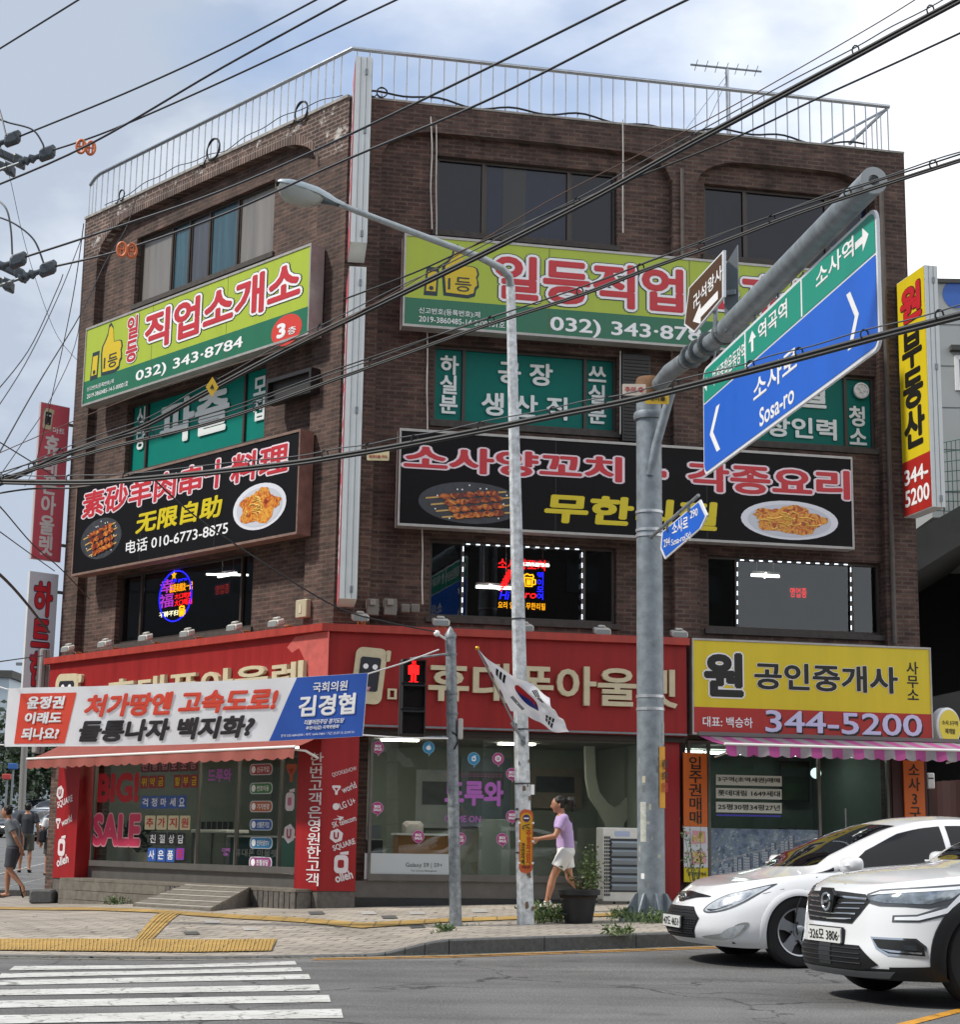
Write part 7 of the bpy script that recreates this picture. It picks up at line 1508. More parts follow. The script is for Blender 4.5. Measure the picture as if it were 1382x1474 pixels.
for (px, py, w, h, D, c, lb) in ((18, 1103, .25, .16, 95, '#2a5a9c', 'small blue sign board on the far left'), (9, 1118, .22, .14, 90, '#a83a34', 'small red sign board on the far left below the blue one')):
    q = at(px, py, D); t = thing('sign_board', lb, 'sign', q); MB().cbox(lambda x, y, z: q+Vector((x, y, z)), -w, w, -.1, .1, -h, h, .03).build('board', M('far_sign'+c, c, .6), t); MB().tube([q+Vector((0, .12, h)), q+Vector((0, .12, -4))], .06, 6).build('post', steel, t)
mb = MB()
for (q0, q1, w) in (((-20, 1262), (75, 1240), .16), ((-20, 1283), (72, 1262), .12)):
    a, b = gpix(*q0), gpix(*q1); strip(mb, [a, b, (b[0], b[1]+w*3), (a[0], a[1]+w*3)], 4, zg, .006)
struct(mb.build('road_marking', roadwhite))
blk_ = at(63, 1293, 31); mbk = MB().cbox(lambda x, y, z: Vector((blk_.x+x, 31+y, zs(blk_.x, 31)+z)), -.22, .2, -.2, .2, 0, .24, .03); tag(mbk.build('stone_block', granite), 'grey granite block on the pavement against the left red pillar', 'block')
# plain blocks added out of view to darken what the windows reflect
wa, wb_ = M('reflection_block_a', '#4e4b46', .8, var=.1, vs=.5), M('reflection_block_b', '#55585c', .8, var=.1, vs=.5)
block('added_reflection_block', 'unseen block added across the junction to darken reflections in the shop windows', -26, 34, -34, -20, 0, 15, wa, 4, 18, 'Y'); block('added_reflection_block', 'unseen low block added across the junction for reflections in the right hand windows', 36, 120, -38, -22, 0, 10, wb_, 3, 16, 'Y'); block('added_reflection_block', 'unseen block added across the side street to darken the left window reflections', -60, -38, 20, 52, 0, 15, wb_, 5, 8, 'x')
# ------------------------------------------------------------------ overhead wires
hvm = M('messenger_grey', '#4b4f52', .6)
def wire(pts, D0, D1, r0_, label, name='overhead_wire', grp='wires strung across the street', clips=0, mess=0.0, m=None, sagn=6):
    r = r0_*.70; xs_ = [p_[0] for p_ in pts]; lo, hi = min(xs_), max(xs_); P = []
    n = len(pts); fine = []
    for i in range(n-1):                 # Catmull-Rom through the picture points
        p0, p1, p2, p3 = pts[max(0, i-1)], pts[i], pts[i+1], pts[min(n-1, i+2)]
        for k in range(sagn):
            t_ = k/sagn; f = lambda a, b, c, d: .5*(2*b+(c-a)*t_+(2*a-5*b+4*c-d)*t_*t_+(3*b-a-3*c+d)*t_**3); fine.append((f(p0[0], p1[0], p2[0], p3[0]), f(p0[1], p1[1], p2[1], p3[1])))
    fine.append(pts[-1])
    for x, y in fine: P.append(at(x, y, D0+(D1-D0)*(x-lo)/max(1, hi-lo)))
    t = thing(name, label, 'wire', P[len(P)//2], grp); MB().tube(P, r, 6).build('wire', m or cablem, t)
    if mess:
        Q = [q+Vector((0, 0, mess+.006*math.sin(i*.9))) for i, q in enumerate(P)]; MB().tube(Q, .006, 5).build('messenger', hvm, t)
        MB().tube([q-Vector((.0, .02, r*1.7)) for q in P], r*.7, 6).build('wire', cablem, t)
    if clips:
        for k in range(clips):
            f = (k+.5)/clips*(len(P)-1); i = int(f); q = P[i].lerp(P[min(i+1, len(P)-1)], f-i); R_ = mess/2+r*.6; c = q+Vector((0, 0, mess/2)); ring = [c+Vector((.03*math.cos(a), .0, R_*math.sin(a))) for a in [2*math.pi*j/10 for j in range(11)]]; MB().tube(ring, .007, 5).build('hanger_clip', cablem, t)
    return t
hv = M('wire_bluegrey', '#2a3038', .5)
wire([(-30, 88), (112, 0), (150, -24)], 19, 17, .016, 'thin dark wire crossing the top left corner of the sky', m=hv)
wire([(26, 197), (180, 134), (320, 70), (460, -3), (480, -14)], 19, 16, .016, 'dark wire from the upper insulator over the left railing, highest of three', m=hv)
wire([(-30, 277), (128, 208), (320, 97), (497, 0), (520, -14)], 19, 16, .018, 'dark wire carrying the orange spacer, passing over the left railing', m=hv)
wire([(70, 218), (160, 187), (320, 117), (570, 0), (590, -10)], 19, 16, .016, 'dark wire over the left railing, lowest of three', m=hv)
wire([(32, 371), (140, 336), (320, 274), (500, 195), (700, 99), (905, -3)], 18.5, 14.5, .018, 'dark wire crossing the left arch up to the roof railing, upper of a pair', m=hv)
wire([(76, 384), (182, 358), (330, 305), (500, 229), (700, 145), (912, 38), (995, -3)], 18.5, 14.5, .018, 'dark wire crossing the left arch up to the roof railing, lower of a pair', m=hv)
wire([(-30, 700), (0, 694), (108, 647), (203, 614), (290, 567), (410, 503), (543, 438), (699, 362), (862, 279), (999, 203), (1207, 92), (1300, 42), (1390, -6)], 18.5, 13, .030, 'thick black cable bundle rising across the lime sign to the top right', 'cable_bundle', 'cable bundles', 10, .07)
wire([(-30, 690), (157, 632), (320, 590), (500, 526), (692, 462), (835, 414), (931, 378), (1029, 340), (1144, 300), (1266, 260), (1395, 218)], 18, 12.4, .010, 'thin wire above the paired cable that passes the end of the gantry arm')
wire([(-30, 697), (157, 644), (320, 603), (500, 539), (692, 470), (835, 424), (931, 387), (1029, 352), (1144, 308), (1266, 267), (1395, 226)], 18, 12.4, .018, 'black cable passing the end of the gantry arm', 'cable_bundle', 'cable bundles', 11, .06)
wire([(-30, 691), (80, 693), (180, 690), (400, 668), (500, 653), (576, 640), (692, 618), (820, 592), (916, 573), (1060, 537), (1151, 513), (1270, 481), (1395, 449)], 18, 11.6, .028, 'thick black cable bundle crossing both black restaurant signs and the blue road sign', 'cable_bundle', 'cable bundles', 15, .06)
wire([(-30, 715), (40, 704), (110, 702), (170, 692), (250, 682)], 18, 17, .014, 'short slack black cable over the red blade sign')
wire([(497, 430), (600, 391), (692, 349), (807, 300), (900, 262), (1057, 199), (1179, 141), (1300, 86), (1395, 42)], 17.5, 12.6, .013, 'single grey wire below the thick bundle at the upper right')
wire([(-20, 660), (200, 568), (420, 497), (560, 425), (692, 347), (807, 280), (981, 192), (1081, 138), (1252, 40), (1330, -8)], 18.3, 13, .007, 'thin rusty messenger wire above the thick bundle', m=M('rusty_wire', '#5c4438', .7))
wire([(221, 690), (282, 744), (383, 813), (485, 874), (560, 896), (626, 909)], 18.5, 20.3, .013, 'black wire drooping from the lower bundle down to the signal pole')
wire([(-20, 580), (40, 505), (81, 418), (90, 395)], 17.5, 22, .010, 'thin wire falling left from the roof, far left one of the fan')
wire([(-20, 610), (35, 525), (84, 425), (118, 340)], 17.5, 26, .010, 'thin wire falling left from the roof corner, second of the fan')
wire([(-20, 685), (50, 560), (114, 455), (150, 380), (180, 330), (196, 283)], 17.5, 28, .013, 'thick wire falling left from the roof corner across the left arch')
wire([(-20, 712), (30, 640), (72, 575), (112, 478), (122, 330)], 17.5, 28, .009, 'thin wire falling left from the roof corner, last of the fan')
wire([(120, 322), (104, 430), (72, 580), (50, 668), (35, 700)], 28, 18, .008, 'thin wire hanging almost upright beside the left wall')
wire([(-20, 625), (50, 668), (85, 690)], 18, 20, .010, 'wire going down right behind the red blade sign')
wire([(-20, 715), (0, 730), (45, 782), (86, 818), (128, 862)], 18, 27, .012, 'wire going down right past the foot of the red blade sign')
wire([(-20, 752), (0, 766), (40, 795), (78, 822)], 18, 26, .010, 'wire going down right below the red blade sign')
wire([(-20, 812), (0, 828), (20, 848), (42, 874), (70, 910)], 18, 24, .026, 'short thick twisted cable at the left edge below the blade signs')
wire([(-10, 180), (12, 250), (30, 330), (50, 400), (80, 480), (112, 520)], 18, 24, .005, 'very thin wire hanging down left of the roof corner')
wire([(-20, 955), (30, 948), (60, 944)], 20, 28, .012, 'short black wire ending at the white blade sign')
wire([(497, 875), (470, 905), (440, 690), (487, 600)], 26, 26, .008, 'thin wire hanging on the brick beside the corner blade sign') if False else None
pl = FL.p(-.9, .02, 0)
# insulators at the left edge, spacers, cable tags
insm = M('insulator_grey', '#3f474e', .45)
def insul(px, py, D, label, k=1.0):
    q = at(px, py, D); t = thing('insulator', label, 'insulator', q, 'line insulators at the left edge'); d = (at(px+20, py-7, D)-q).normalized(); up = Vector((0, 0, 1)); sx = d.cross(up)
    P = lambda a, b, c: q+d*a+sx*b+up*c
    MB().lathe(q-d*.34*k, [(.03, 0), (.055, .02), (.03, .05), (.06, .08), (.035, .12), (.06, .15), (.03, .2), (.03, .26)], 14, d).build('shell', insm, t, smooth=True)
    MB().cbox(P, -.09*k, .10*k, -.06, .06, -.075, .075, .025).build('clamp', insm, t); MB().tube([q-d*.33*k, q-d*.9*k], .018, 6).build('rod', steel, t); return q
A1 = insul(17, 200, 19, 'upper left insulator clamp nearest the frame edge'); A2 = insul(67, 221, 19, 'upper right insulator clamp over the pale sky'); A3 = insul(25, 375, 18.5, 'lower left insulator clamp nearest the frame edge'); A4 = insul(68, 387, 18.5, 'lower right insulator clamp beside the brick corner')
def xarm(px0, py0, px1, py1, D, label):
    a, b = at(px0, py0, D), at(px1, py1, D); t = thing('crossarm', label, 'crossarm', (a+b)/2, 'steel crossarms at the left edge'); d = (b-a).normalized(); MB().cbox(lambda x, y, z: a+d*x+Vector((0, y, z)), 0, (b-a).length, -.05, .05, -.045, .045, .01).build('bar', insm, t); MB().cbox(lambda x, y, z: b+d*x+Vector((0, y, z)), -.08, .06, -.07, .07, -.07, .07, .02).build('end_fitting', insm, t)
xarm(-60, 193, 28, 233, 19.3, 'steel crossarm end under the upper insulators'); xarm(-60, 212, 14, 244, 19.6, 'lower steel crossarm end under the upper insulators'); xarm(-60, 354, 30, 396, 18.8, 'steel crossarm end under the lower insulators'); xarm(-60, 380, 12, 411, 19.1, 'lower steel crossarm end under the lower insulators')
for pts, lb in (((( -10, 168), (10, 176), (45, 186), (60, 205), (63, 216)), 'jumper loop into the upper right clamp'), (((-4, 150), (2, 170), (8, 195)), 'jumper into the upper left clamp'), (((-10, 283), (8, 300), (15, 330), (17, 366)), 'jumper loop into the lower left clamp'), (((-10, 310), (20, 322), (48, 345), (62, 378)), 'jumper loop into the lower right clamp')): wire(pts, 19, 18.8, .016, lb, 'jumper_wire', 'jumper wires at the left edge', m=hv)
spc = M('spacer_orange', '#c86a3a', .5, var=.2)
def spacer(px, py, D, label, flat):
    q = at(px, py, D); t = thing('wire_spacer', label, 'wire spacer', q, 'orange wire spacers'); mb = MB()
    for s in (-1, 1):
        c = q+Vector((.050*s, .02*s, 0)); pr = []
        ring = [c+Vector((.050*math.cos(a), .0, .078*math.sin(a))) for a in [2*math.pi*j/18 for j in range(19)]]; mb.tube(ring, .016, 6)
        for dx in (-.018, .02): mb.tube([c+Vector((dx, 0, -.07)), c+Vector((dx, 0, .07))], .011, 5)
        mb.tube([c-Vector((.045, 0, 0)), c+Vector((.045, 0, 0))], .011, 5)
    mb.build('frame', spc, t)
spacer(123, 212, 18.3, 'orange spacer hanging in the sky at the upper left', 0); spacer(182, 360, 17.9, 'orange spacer in front of the left arch', 0)
def ctag(px, py, D, w, h, label, m, shape='r', texts=()):
    q = at(px, py, D); P = lambda a, b, c: q+Vector((a, b, c)); t = thing('cable_tag', label, 'cable tag', q)
    pol = rrect(-w, w, -h, h, .01, 2) if shape == 'r' else [(0, h), (w, 0), (0, -h), (-w, 0)]; MB().prism(P, pol, -.004, .004).build('plate', m, t)
    for (s, a0, a1, c0, c1, mm) in texts: letter(MB(), P, s, a1, a0, c0, c1, -.006, .02).build('lettering', mm, t) if False else letter(MB(), lambda a, b, c: q+Vector((a, -b, c)), s, a0, a1, c0, c1, .0055, .02).build('lettering', mm, t)
ty = M('tag_yellow', '#cda72a', .5); tb = M('tag_cream', '#d2c79a', .6)
ctag(305, 557, 16.9, .065, .105, 'yellow diamond tag hanging on the thick cable before the teal window', ty, 'd', [('▲', -.02, .02, -.02, .03, blkL)]); ctag(544, 655, 15.8, .105, .052, 'cream plate hanging on the lower bundle beside the corner blade sign', tb, 'r', [('광케이블 주의', -.085, .085, -.03, .0, redl)])
ctag(946, 574, 13.9, .10, .045, 'yellow plate hanging on the bundle before the gantry pole', ty, 'r', [('케이블', -.07, .07, -.02, .02, blkL)]); ctag(913, 561, 14.2, .10, .05, 'red and white plate hanging on the bundle left of the gantry pole', M('tag_white', '#cfc3b4', .6), 'r', [('주의 ◎', -.08, .08, -.025, .025, redl)])
# ------------------------------------------------------------------ cars
def lut(tab):
    xs_ = [p_[0] for p_ in tab]; ys_ = [p_[1] for p_ in tab]; n = len(tab); ms = []
    for i in range(n):
        if i == 0: ms.append((ys_[1]-ys_[0])/(xs_[1]-xs_[0]))
        elif i == n-1: ms.append((ys_[-1]-ys_[-2])/(xs_[-1]-xs_[-2]))
        else:
            a = (ys_[i]-ys_[i-1])/(xs_[i]-xs_[i-1]); b = (ys_[i+1]-ys_[i])/(xs_[i+1]-xs_[i]); ms.append(0 if a*b <= 0 else 2*a*b/(a+b))
    def f(x):
        if x <= xs_[0]: return ys_[0]
        if x >= xs_[-1]: return ys_[-1]
        i = next(k for k in range(n-1) if x <= xs_[k+1]); h = xs_[i+1]-xs_[i]; t = (x-xs_[i])/h
        return (2*t**3-3*t**2+1)*ys_[i]+(t**3-2*t**2+t)*h*ms[i]+(-2*t**3+3*t**2)*ys_[i+1]+(t**3-t**2)*h*ms[i+1]
    return f
class CarShape:
    def __init__(s, p):
        s.p = p; s.L = p['L']; s.zs = lut(p['zs']); s.zb = lut(p['zb']); s.xf = lut(p['xf']); s.W = lut(p['W']); s.zc = lut(p['zc']); s.Wc = lut(p['Wc']); s.Wsh = s.W(1.0); s._c = {}
    def contour(s, v):
        k = round(v, 3)
        if k in s._c: return s._c[k]
        P = s.p; W = s.W(v); x0 = s.xf(v); Lf = P['Lf']; n = P.get('nf', 2.3); pts = []
        for i in range(41):
            f = math.pi/2*i/40; pts.append((x0+Lf*(1-max(0, math.cos(f))**(2/n)), W*math.sin(f)**(2/n) if i else 0.))
        xr = s.L-P.get('xr', .06)*(1-4*(v-.5)**2*0); Lr = .55; xa = pts[-1][0]; N = 110
        for i in range(1, N): pts.append((xa+(xr-Lr-xa)*i/N, W))
        for i in range(31):
            f = math.pi/2*(1-i/30); pts.append((xr-Lr*(1-max(0, math.cos(f))**(2/2.6)), W*math.sin(f)**(2/2.6) if i < 30 else 0.))
        cum = [0.]
        for (a, b), (c, d) in zip(pts, pts[1:]): cum.append(cum[-1]+math.hypot(c-a, d-b))
        s._c[k] = (pts, cum); return s._c[k]
    def low(s, w, v):
        sg = -1 if w < 0 else 1; w = abs(w); pts, cum = s.contour(v); w = min(w, cum[-1]-1e-6)
        lo, hi = 0, len(cum)-1
        while hi-lo > 1:
            m = (lo+hi)//2
            if cum[m] <= w: lo = m
            else: hi = m
        t = (w-cum[lo])/max(1e-9, cum[hi]-cum[lo]); a = pts[lo][0]+(pts[hi][0]-pts[lo][0])*t; b = pts[lo][1]+(pts[hi][1]-pts[lo][1])*t
        z = s.zb(a)+(s.zs(a)-s.zb(a))*v; return Vector((a, b*sg, z))
    def lowz(s, w, z):
        v = .5
        for _ in range(6): q = s.low(w, v); a = q.x; v = (z-s.zb(a))/(s.zs(a)-s.zb(a)); v = min(1, max(0, v))
        return s.low(w, v)
    def top(s, a, q):                    # q 0 shoulder .. .5 corner .. 1 centre
        pts, cum = s.contour(1.0); W = s.hw(a); zs_, zc_ = s.zs(a), max(s.zc(a), s.zs(a)+.004); g = sm(s.p['cowl']-.05, s.p['cowl']+.35, a)*(1-sm(s.p['deck']-.3, s.p['deck'], a))
        Wc = min(s.Wc(a), W*.93); kh = 1-(Wc/W)**2 if W > 0.02 else .5; k = kh*(1-g)+.90*g; zk = zs_+(zc_-zs_)*k
        def raw(t):
            if t < .5:
                f = t/.5; b = W+(Wc-W)*f; z = zs_+(zk-zs_)*f
                if g < 1: zz = zs_+(zc_-zs_)*(1-(b/max(W, .01))**2); z = z*g+zz*(1-g)
                return b+.035*g*math.sin(math.pi*f), z
            f = (t-.5)/.5; b = Wc*(1-f); return b, (zk+(zc_-zk)*(1-(b/max(Wc, .01))**2)) if g == 1 else (g*(zk+(zc_-zk)*(1-(b/max(Wc, .01))**2))+(1-g)*(zs_+(zc_-zs_)*(1-(b/max(W, .01))**2)))
        if q in (0., 1.): b, z = raw(q)
        else:
            ws = [(-.06, .12), (-.03, .23), (0, .3), (.03, .23), (.06, .12)]; b = z = 0
            for o, k_ in ws:
                t = q+o
                if t < 0: B, Z = raw(-t); B2, Z2 = raw(0.); B, Z = 2*B2-B, 2*Z2-Z
                elif t > 1: B, Z = raw(2-t); B = -B
                else: B, Z = raw(t)
                b += B*k_; z += Z*k_
        return Vector((a, b, z))
    def hw(s, a):
        pts, cum = s.contour(1.0)
        for (x0, b0), (x1, b1) in zip(pts, pts[1:]):
            if x0 <= a <= x1 and x1 > x0: return b0+(b1-b0)*(a-x0)/(x1-x0)
        return 0. if a < pts[0][0] else 0.
def conform(poly, surf, off, step=.06):
    """a polygon laid on a surface function, finely divided, lifted by off along the surface normal"""
    bm2 = bmesh.new(); f = bm2.faces.new([bm2.verts.new((x, y, 0)) for x, y in poly]); bmesh.ops.triangulate(bm2, faces=[f])
    for _ in range(5):
        ed = [e for e in bm2.edges if e.calc_length() > step]
        if not ed: break
        bmesh.ops.subdivide_edges(bm2, edges=ed, cuts=1); bmesh.ops.triangulate(bm2, faces=bm2.faces[:])
    bm2.verts.index_update(); pts = []
    for v in bm2.verts:
        x, y = v.co.x, v.co.y; p0 = surf(x, y); e = 4e-3; du = surf(x+e, y)-surf(x-e, y); dv = surf(x, y+e)-surf(x, y-e); n = du.cross(dv)
        n = n.normalized() if n.length > 1e-12 else Vector((-1, 0, 0)); pts.append((p0, n))
    fs = [tuple(v.index for v in g.verts) for g in bm2.faces]; bm2.free(); return pts, fs
def smooth_poly(P, n=4):
    out = []; m = len(P)
    for i in range(m):
        p0, p1, p2, p3 = P[i-1], P[i], P[(i+1) % m], P[(i+2) % m]
        for k in range(n): t = k/n; out.append(tuple(.5*(2*p1[j]+(p2[j]-p0[j])*t+(2*p0[j]-5*p1[j]+4*p2[j]-p3[j])*t*t+(-p0[j]+3*p1[j]-3*p2[j]+p3[j])*t**3) for j in (0, 1)))
    return out
tyrem = M('tyre', '#161617', .8, bump=.2, bs=60); rimm = M('alloy', '#a9adb2', .3, metal=.8, var=.1); glassd = M('car_glass', '#06090f', .04, spec=.35); trimb = M('black_trim', '#0f1012', .45); lensm = M('headlamp_lens', '#c6ccd1', .10, metal=.25, coat=1.0, var=.35, vs=16)
whitecar = M('car_white', '#e6e7e8', .28, coat=1.0, spec=.5); drl = M('drl_white', '#eef2f6', .2, coat=1.)
def wheel(root, P, a, b, r, sgn, spokes, W=.21, kind=0):
    """b: outer face; sgn +1 left side"""
    Q = lambda x, y, z: P(a+x, (b-y)*sgn, r+z)       # y inwards
    def lat(prof, n, m, name, par, sm_=True):
        mb = MB()
        for R_, y in prof:
            for k in range(n): t = 2*math.pi*k/n; mb.v.append(tuple(Q(R_*math.cos(t), y, R_*math.sin(t))))
        for i in range(len(prof)-1):
            for k in range(n): mb.f.append((i*n+k, i*n+(k+1) % n, (i+1)*n+(k+1) % n, (i+1)*n+k))
        return mb.build(name, m, par, smooth=sm_)
    rr = r*.68; t = lat([(rr*.97, .03), (rr, .012), (rr*1.12, .0), (r*.93, .004), (r*.985, .022), (r, .05), (r, W-.04), (r*.95, W), (rr, W)], 48, tyrem, 'wheel', root)
    rim = lat([(rr, .014), (rr*.96, .012), (rr*.93, .035), (rr*.90, .06), (rr*.55, .075), (.0, .07)], 48, dark if kind == 0 else trimb, 'rim', t)
    lat([(rr*1.0, .012), (rr*.985, .004), (rr*.925, .010), (rr*.92, .03)], 48, rimm, 'rim_flange', t)
    mb = MB(); N = spokes
    for k in range(N):
        th = 2*math.pi*(k+.25)/N; c_, s_ = math.cos(th), math.sin(th)
        def S(x, y, z): return Q(x*c_-z*s_, y, x*s_+z*c_)
        if kind == 0: prof = [(.05, -.05), (.16*rr/.22, -.062), (rr*.93, -.088), (rr*.93, .045), (rr*.62, .03), (.05, .045)]
        else: prof = [(.05, -.03), (rr*.6, -.022), (rr*.93, -.05), (rr*.93, -.012), (rr*.66, .0), (rr*.93, .018), (rr*.93, .05), (rr*.6, .022), (.05, .03)]
        mb.add([S(x, .012+.012*(1-x/rr), z) for x, z in prof]+[S(x, .05, z) for x, z in prof], [tuple(range(len(prof)))]+[(i, (i+1) % len(prof), len(prof)+(i+1) % len(prof), len(prof)+i) for i in range(len(prof))])
    mb.build('spokes', rimm, t); lat([(.062, .03), (.060, .010), (.045, .004), (.0, .003)], 20, rimm, 'hub_cap', t); mb = MB()
    for k in range(5): th = 2*math.pi*(k+.5)/5; c0_ = (.085*math.cos(th), .085*math.sin(th)); n0 = len(mb.v); mb.v += [tuple(Q(c0_[0]+.012*math.cos(q_), .006, c0_[1]+.012*math.sin(q_))) for q_ in [2*math.pi*i/8 for i in range(8)]]; mb.f.append(tuple(range(n0, n0+8)))
    mb.build('lug_nuts', dark, t); return t
def make_car(p, origin, A, label, paint, res=1.0, detail=True, group=None):
    s = CarShape(p); rear = Vector((math.sin(A), math.cos(A), 0)); left = Vector((math.cos(A), -math.sin(A), 0)); O = Vector(origin); slope = p.get('pitch', 0.)
    P = lambda a, b, c: O + rear*a + left*b + Vector((0, 0, c+slope*a)); PV = lambda v: P(v.x, v.y, v.z)
    root = thing('parked_car' if not detail else 'car', label, 'car', O, group); wheels = p['wheels']; Ra = p['Ra']; rw = p['rw']; L = s.L
    nw, nv = int(230*res), int(34*res); mb = MB(); keep = {}
    vs_ = [i/nv for i in range(nv+1)]
    wl = max(s.contour(v)[1][-1] for v in (0, .5, 1)); fr = [i/nw for i in range(nw+1)]
    for sg in (1, -1):
        n0 = len(mb.v); loc = []
        for v in vs_:
            tot = s.contour(v)[1][-1]
            for f in fr: q = s.low(f*tot, v); q = Vector((q.x, q.y*sg, q.z)); loc.append(q); mb.v.append(tuple(PV(q)))
        n = nw+1
        for j in range(nv):
            for i in range(nw):
                k = j*n+i; c = (loc[k]+loc[k+1]+loc[k+n]+loc[k+n+1])/4
                if abs(c.y) > .55 and any(math.hypot(c.x-w_, c.z-rw) < Ra for w_ in wheels): continue
                mb.f.append((n0+k, n0+k+1, n0+k+n+1, n0+k+n))
    # upper shell
    pts, _ = s.contour(1.0); a0, a1 = pts[0][0], pts[-1][0]; na, nq = int(190*res), int(40*res); aa = []
    for i in range(na+1): t = i/na; aa.append(a0+(a1-a0)*(t if .06 < t < .96 else (.06*(t/.06)**1.7 if t <= .06 else 1-.04*((1-t)/.04)**1.7)))
    for sg in (1, -1):
        n0 = len(mb.v)
        for a in aa:
            for j in range(nq+1): q = s.top(min(a1-1e-4, max(a0+1e-4, a)), j/nq); mb.v.append(tuple(P(q.x, q.y*sg, q.z)))
        n = nq+1
        for i in range(na):
            for j in range(nq): k = n0+i*n+j; mb.f.append((k, k+1, k+n+1, k+n))
    body = mb.build('body', paint, root, smooth=True, weld=False)
    # dark underbody and wheel wells
    mb = MB(); zu = p['zb'][0][1]+.05; mb.box(P, .35, L-.4, -s.W(.3)*.80, s.W(.3)*.80, zu-.04, zu+.30)
    for w_ in wheels: mb.box(P, w_-Ra*.98, w_+Ra*.98, -.62, .62, zu, rw+Ra*.9)
    mb.build('underbody', M('underbody', '#0a0a0b', .9), root)
    def lay(poly, surf, off, m, name, par=body, step=.06, both=True, thick=0., sub=False):
        base, fs = conform(poly, surf, off, step); cen = Vector((2.2, 0, .6))
        for sg in ((1, -1) if both else (1,)):
            V = []; mb = MB()
            for q, n in base:
                if n.dot(q-cen) < 0: n = -n
                v = q+n*off; V.append(P(v.x, v.y*sg, v.z))
            mb.add(V, fs); o = mb.build(name, m, par, smooth=True)
        return o
    lowS = lambda w, z: s.lowz(w, z)
    # glazing
    cow, hd = p['cowl'], p['head']
    def ws(u, t):                        # windscreen grid: u -1..1 across, t 0..1 up
        u_ = abs(u); ab = cow+p.get('cowlcurve', .22)*u_*u_; at_ = hd+.07*u_*u_; a = ab+(at_-ab)*t; q = s.top(a, 1.-.46*u_*(1-.035*0)); return Vector((q.x, q.y*(1 if u >= 0 else -1), q.z))
    def gridlay(fn, nu, nt, off, m, name, u0=-1., u1=1.):
        mb = MB(); 
        for j in range(nt+1):
            for i in range(nu+1):
                u, t = u0+(u1-u0)*i/nu, j/nt; q = fn(u, t); e = .01; n = (fn(min(u1, u+e), t)-fn(max(u0, u-e), t)).cross(fn(u, min(1, t+e))-fn(u, max(0, t-e))); n.normalize()
                if n.z < 0: n = -n
                mb.v.append(tuple(PV(q+n*off)))
        for j in range(nt):
            for i in range(nu): k = j*(nu+1)+i; mb.f.append((k, k+1, k+nu+2, k+nu+1))
        return mb.build(name, m, body, smooth=True)
    gridlay(lambda u, t: ws(u*.96, t), 24, 12, .005, glassd, 'windscreen')
    def rws(u, t): u_ = abs(u); a = p['rg0']-.06*u_*u_+(p['rg1']-p['rg0'])*t; q = s.top(a, 1.-.44*u_); return Vector((q.x, q.y*(1 if u >= 0 else -1), q.z))
    gridlay(lambda u, t: rws(u*.94, t), 14, 6, .005, glassd, 'rear_window')
    side = lambda a, q: s.top(a, q)
    for poly in p['side_glass']: lay(poly, side, .005, glassd, 'side_window', step=.10)
    if 'chrome_line' in p: lay(p['chrome_line'], side, .008, chrome, 'window_trim', step=.12)
    for f in p['features']:
        kind, poly, m, off = f[:4]; lay(smooth_poly(poly) if f[4] else poly, lowS, off, m, kind, step=.05 if detail else .2, both=f[5])
    if detail:
        for poly in p.get('seams', []): lay(poly, lowS, .0025, M('seam', '#26282a', .6), 'door_seam', step=.2)
        for a, z in p.get('handles', []):
            mb = MB()
            for sg in (1, -1): q = s.lowz(s.low(0, .5).x+a+.35, z); q = s.lowz(a, z); mb.cbox(lambda x, y, w: P(q.x+x, (q.y+y)*sg, q.z+w), -.10, .10, -.01, .035, -.014, .014, .008)
            mb.build('door_handle', paint, body)
        # mirrors
        for sg in (1, -1):
            mx, my, mz = p['mirror']; mb = MB(); n = 14
            for i in range(n+1):
                th = math.pi*i/n
                for k in range(18): ph = 2*math.pi*k/18; x, y, z = math.sin(th)*math.cos(ph), math.cos(th), math.sin(th)*math.sin(ph); sq = lambda v: math.copysign(abs(v)**.75, v); mb.v.append(tuple(P(mx+.085*sq(x)+.05*(y*.5), (my+.125*sq(y))*sg, mz+.075*sq(z)+.012*y)))
            for i in range(n):
                for k in range(18): mb.f.append((i*18+k, i*18+(k+1) % 18, (i+1)*18+(k+1) % 18, (i+1)*18+k))
            mr = mb.build('wing_mirror', paint, root, smooth=True); MB().box(lambda x, y, z: P(mx+.02+x, (my-.15+y)*sg, mz-.05+z), -.04, .04, -.10, .08, -.03, .03).build('mirror_foot', trimb, mr)
            MB().cbox(lambda x, y, z: P(mx-.075+x, (my+.01+y)*sg, mz-.005+z), -.012, .012, -.07, .10, -.008, .008, .004).build('indicator', drl, mr)
    # arches
    for w_ in wheels:
        for sg in (1, -1):
            mb = MB(); N = 36; r0, r1 = (Ra-.035, Ra+.022) if p['arch'] is None else (Ra-.035, Ra+.075); rows = []
            for i in range(N+1):
                t = math.radians(-28)+math.radians(236)*i/N; row = []
                for rad, of in ((r0, -.10), (r0, .004), ((r0+r1)/2, .012 if p['arch'] is None else .02), (r1, .003 if p['arch'] is None else .012), (r1+.001, -.004)):
                    a, z = w_+rad*math.cos(t), rw+rad*math.sin(t)
                    z = max(z, s.zb(a)+.0); q = s.lowz_a(a, z); row.append(P(a, (q+of)*sg, z))
                rows.append(row)
            n = 5; n0 = len(mb.v)
            for row in rows: mb.v += [tuple(v) for v in row]
            for i in range(N):
                for k in range(n-1): a = n0+i*n+k; mb.f.append((a, a+1, a+n+1, a+n))
            mb.build('wheel_arch', p['arch'] or paint, body, smooth=True)
            wheel(root, P, w_, s.W(.4)-.018, rw, sg, p['spokes'], kind=p.get('rimkind', 0))
    return root, s, P, body
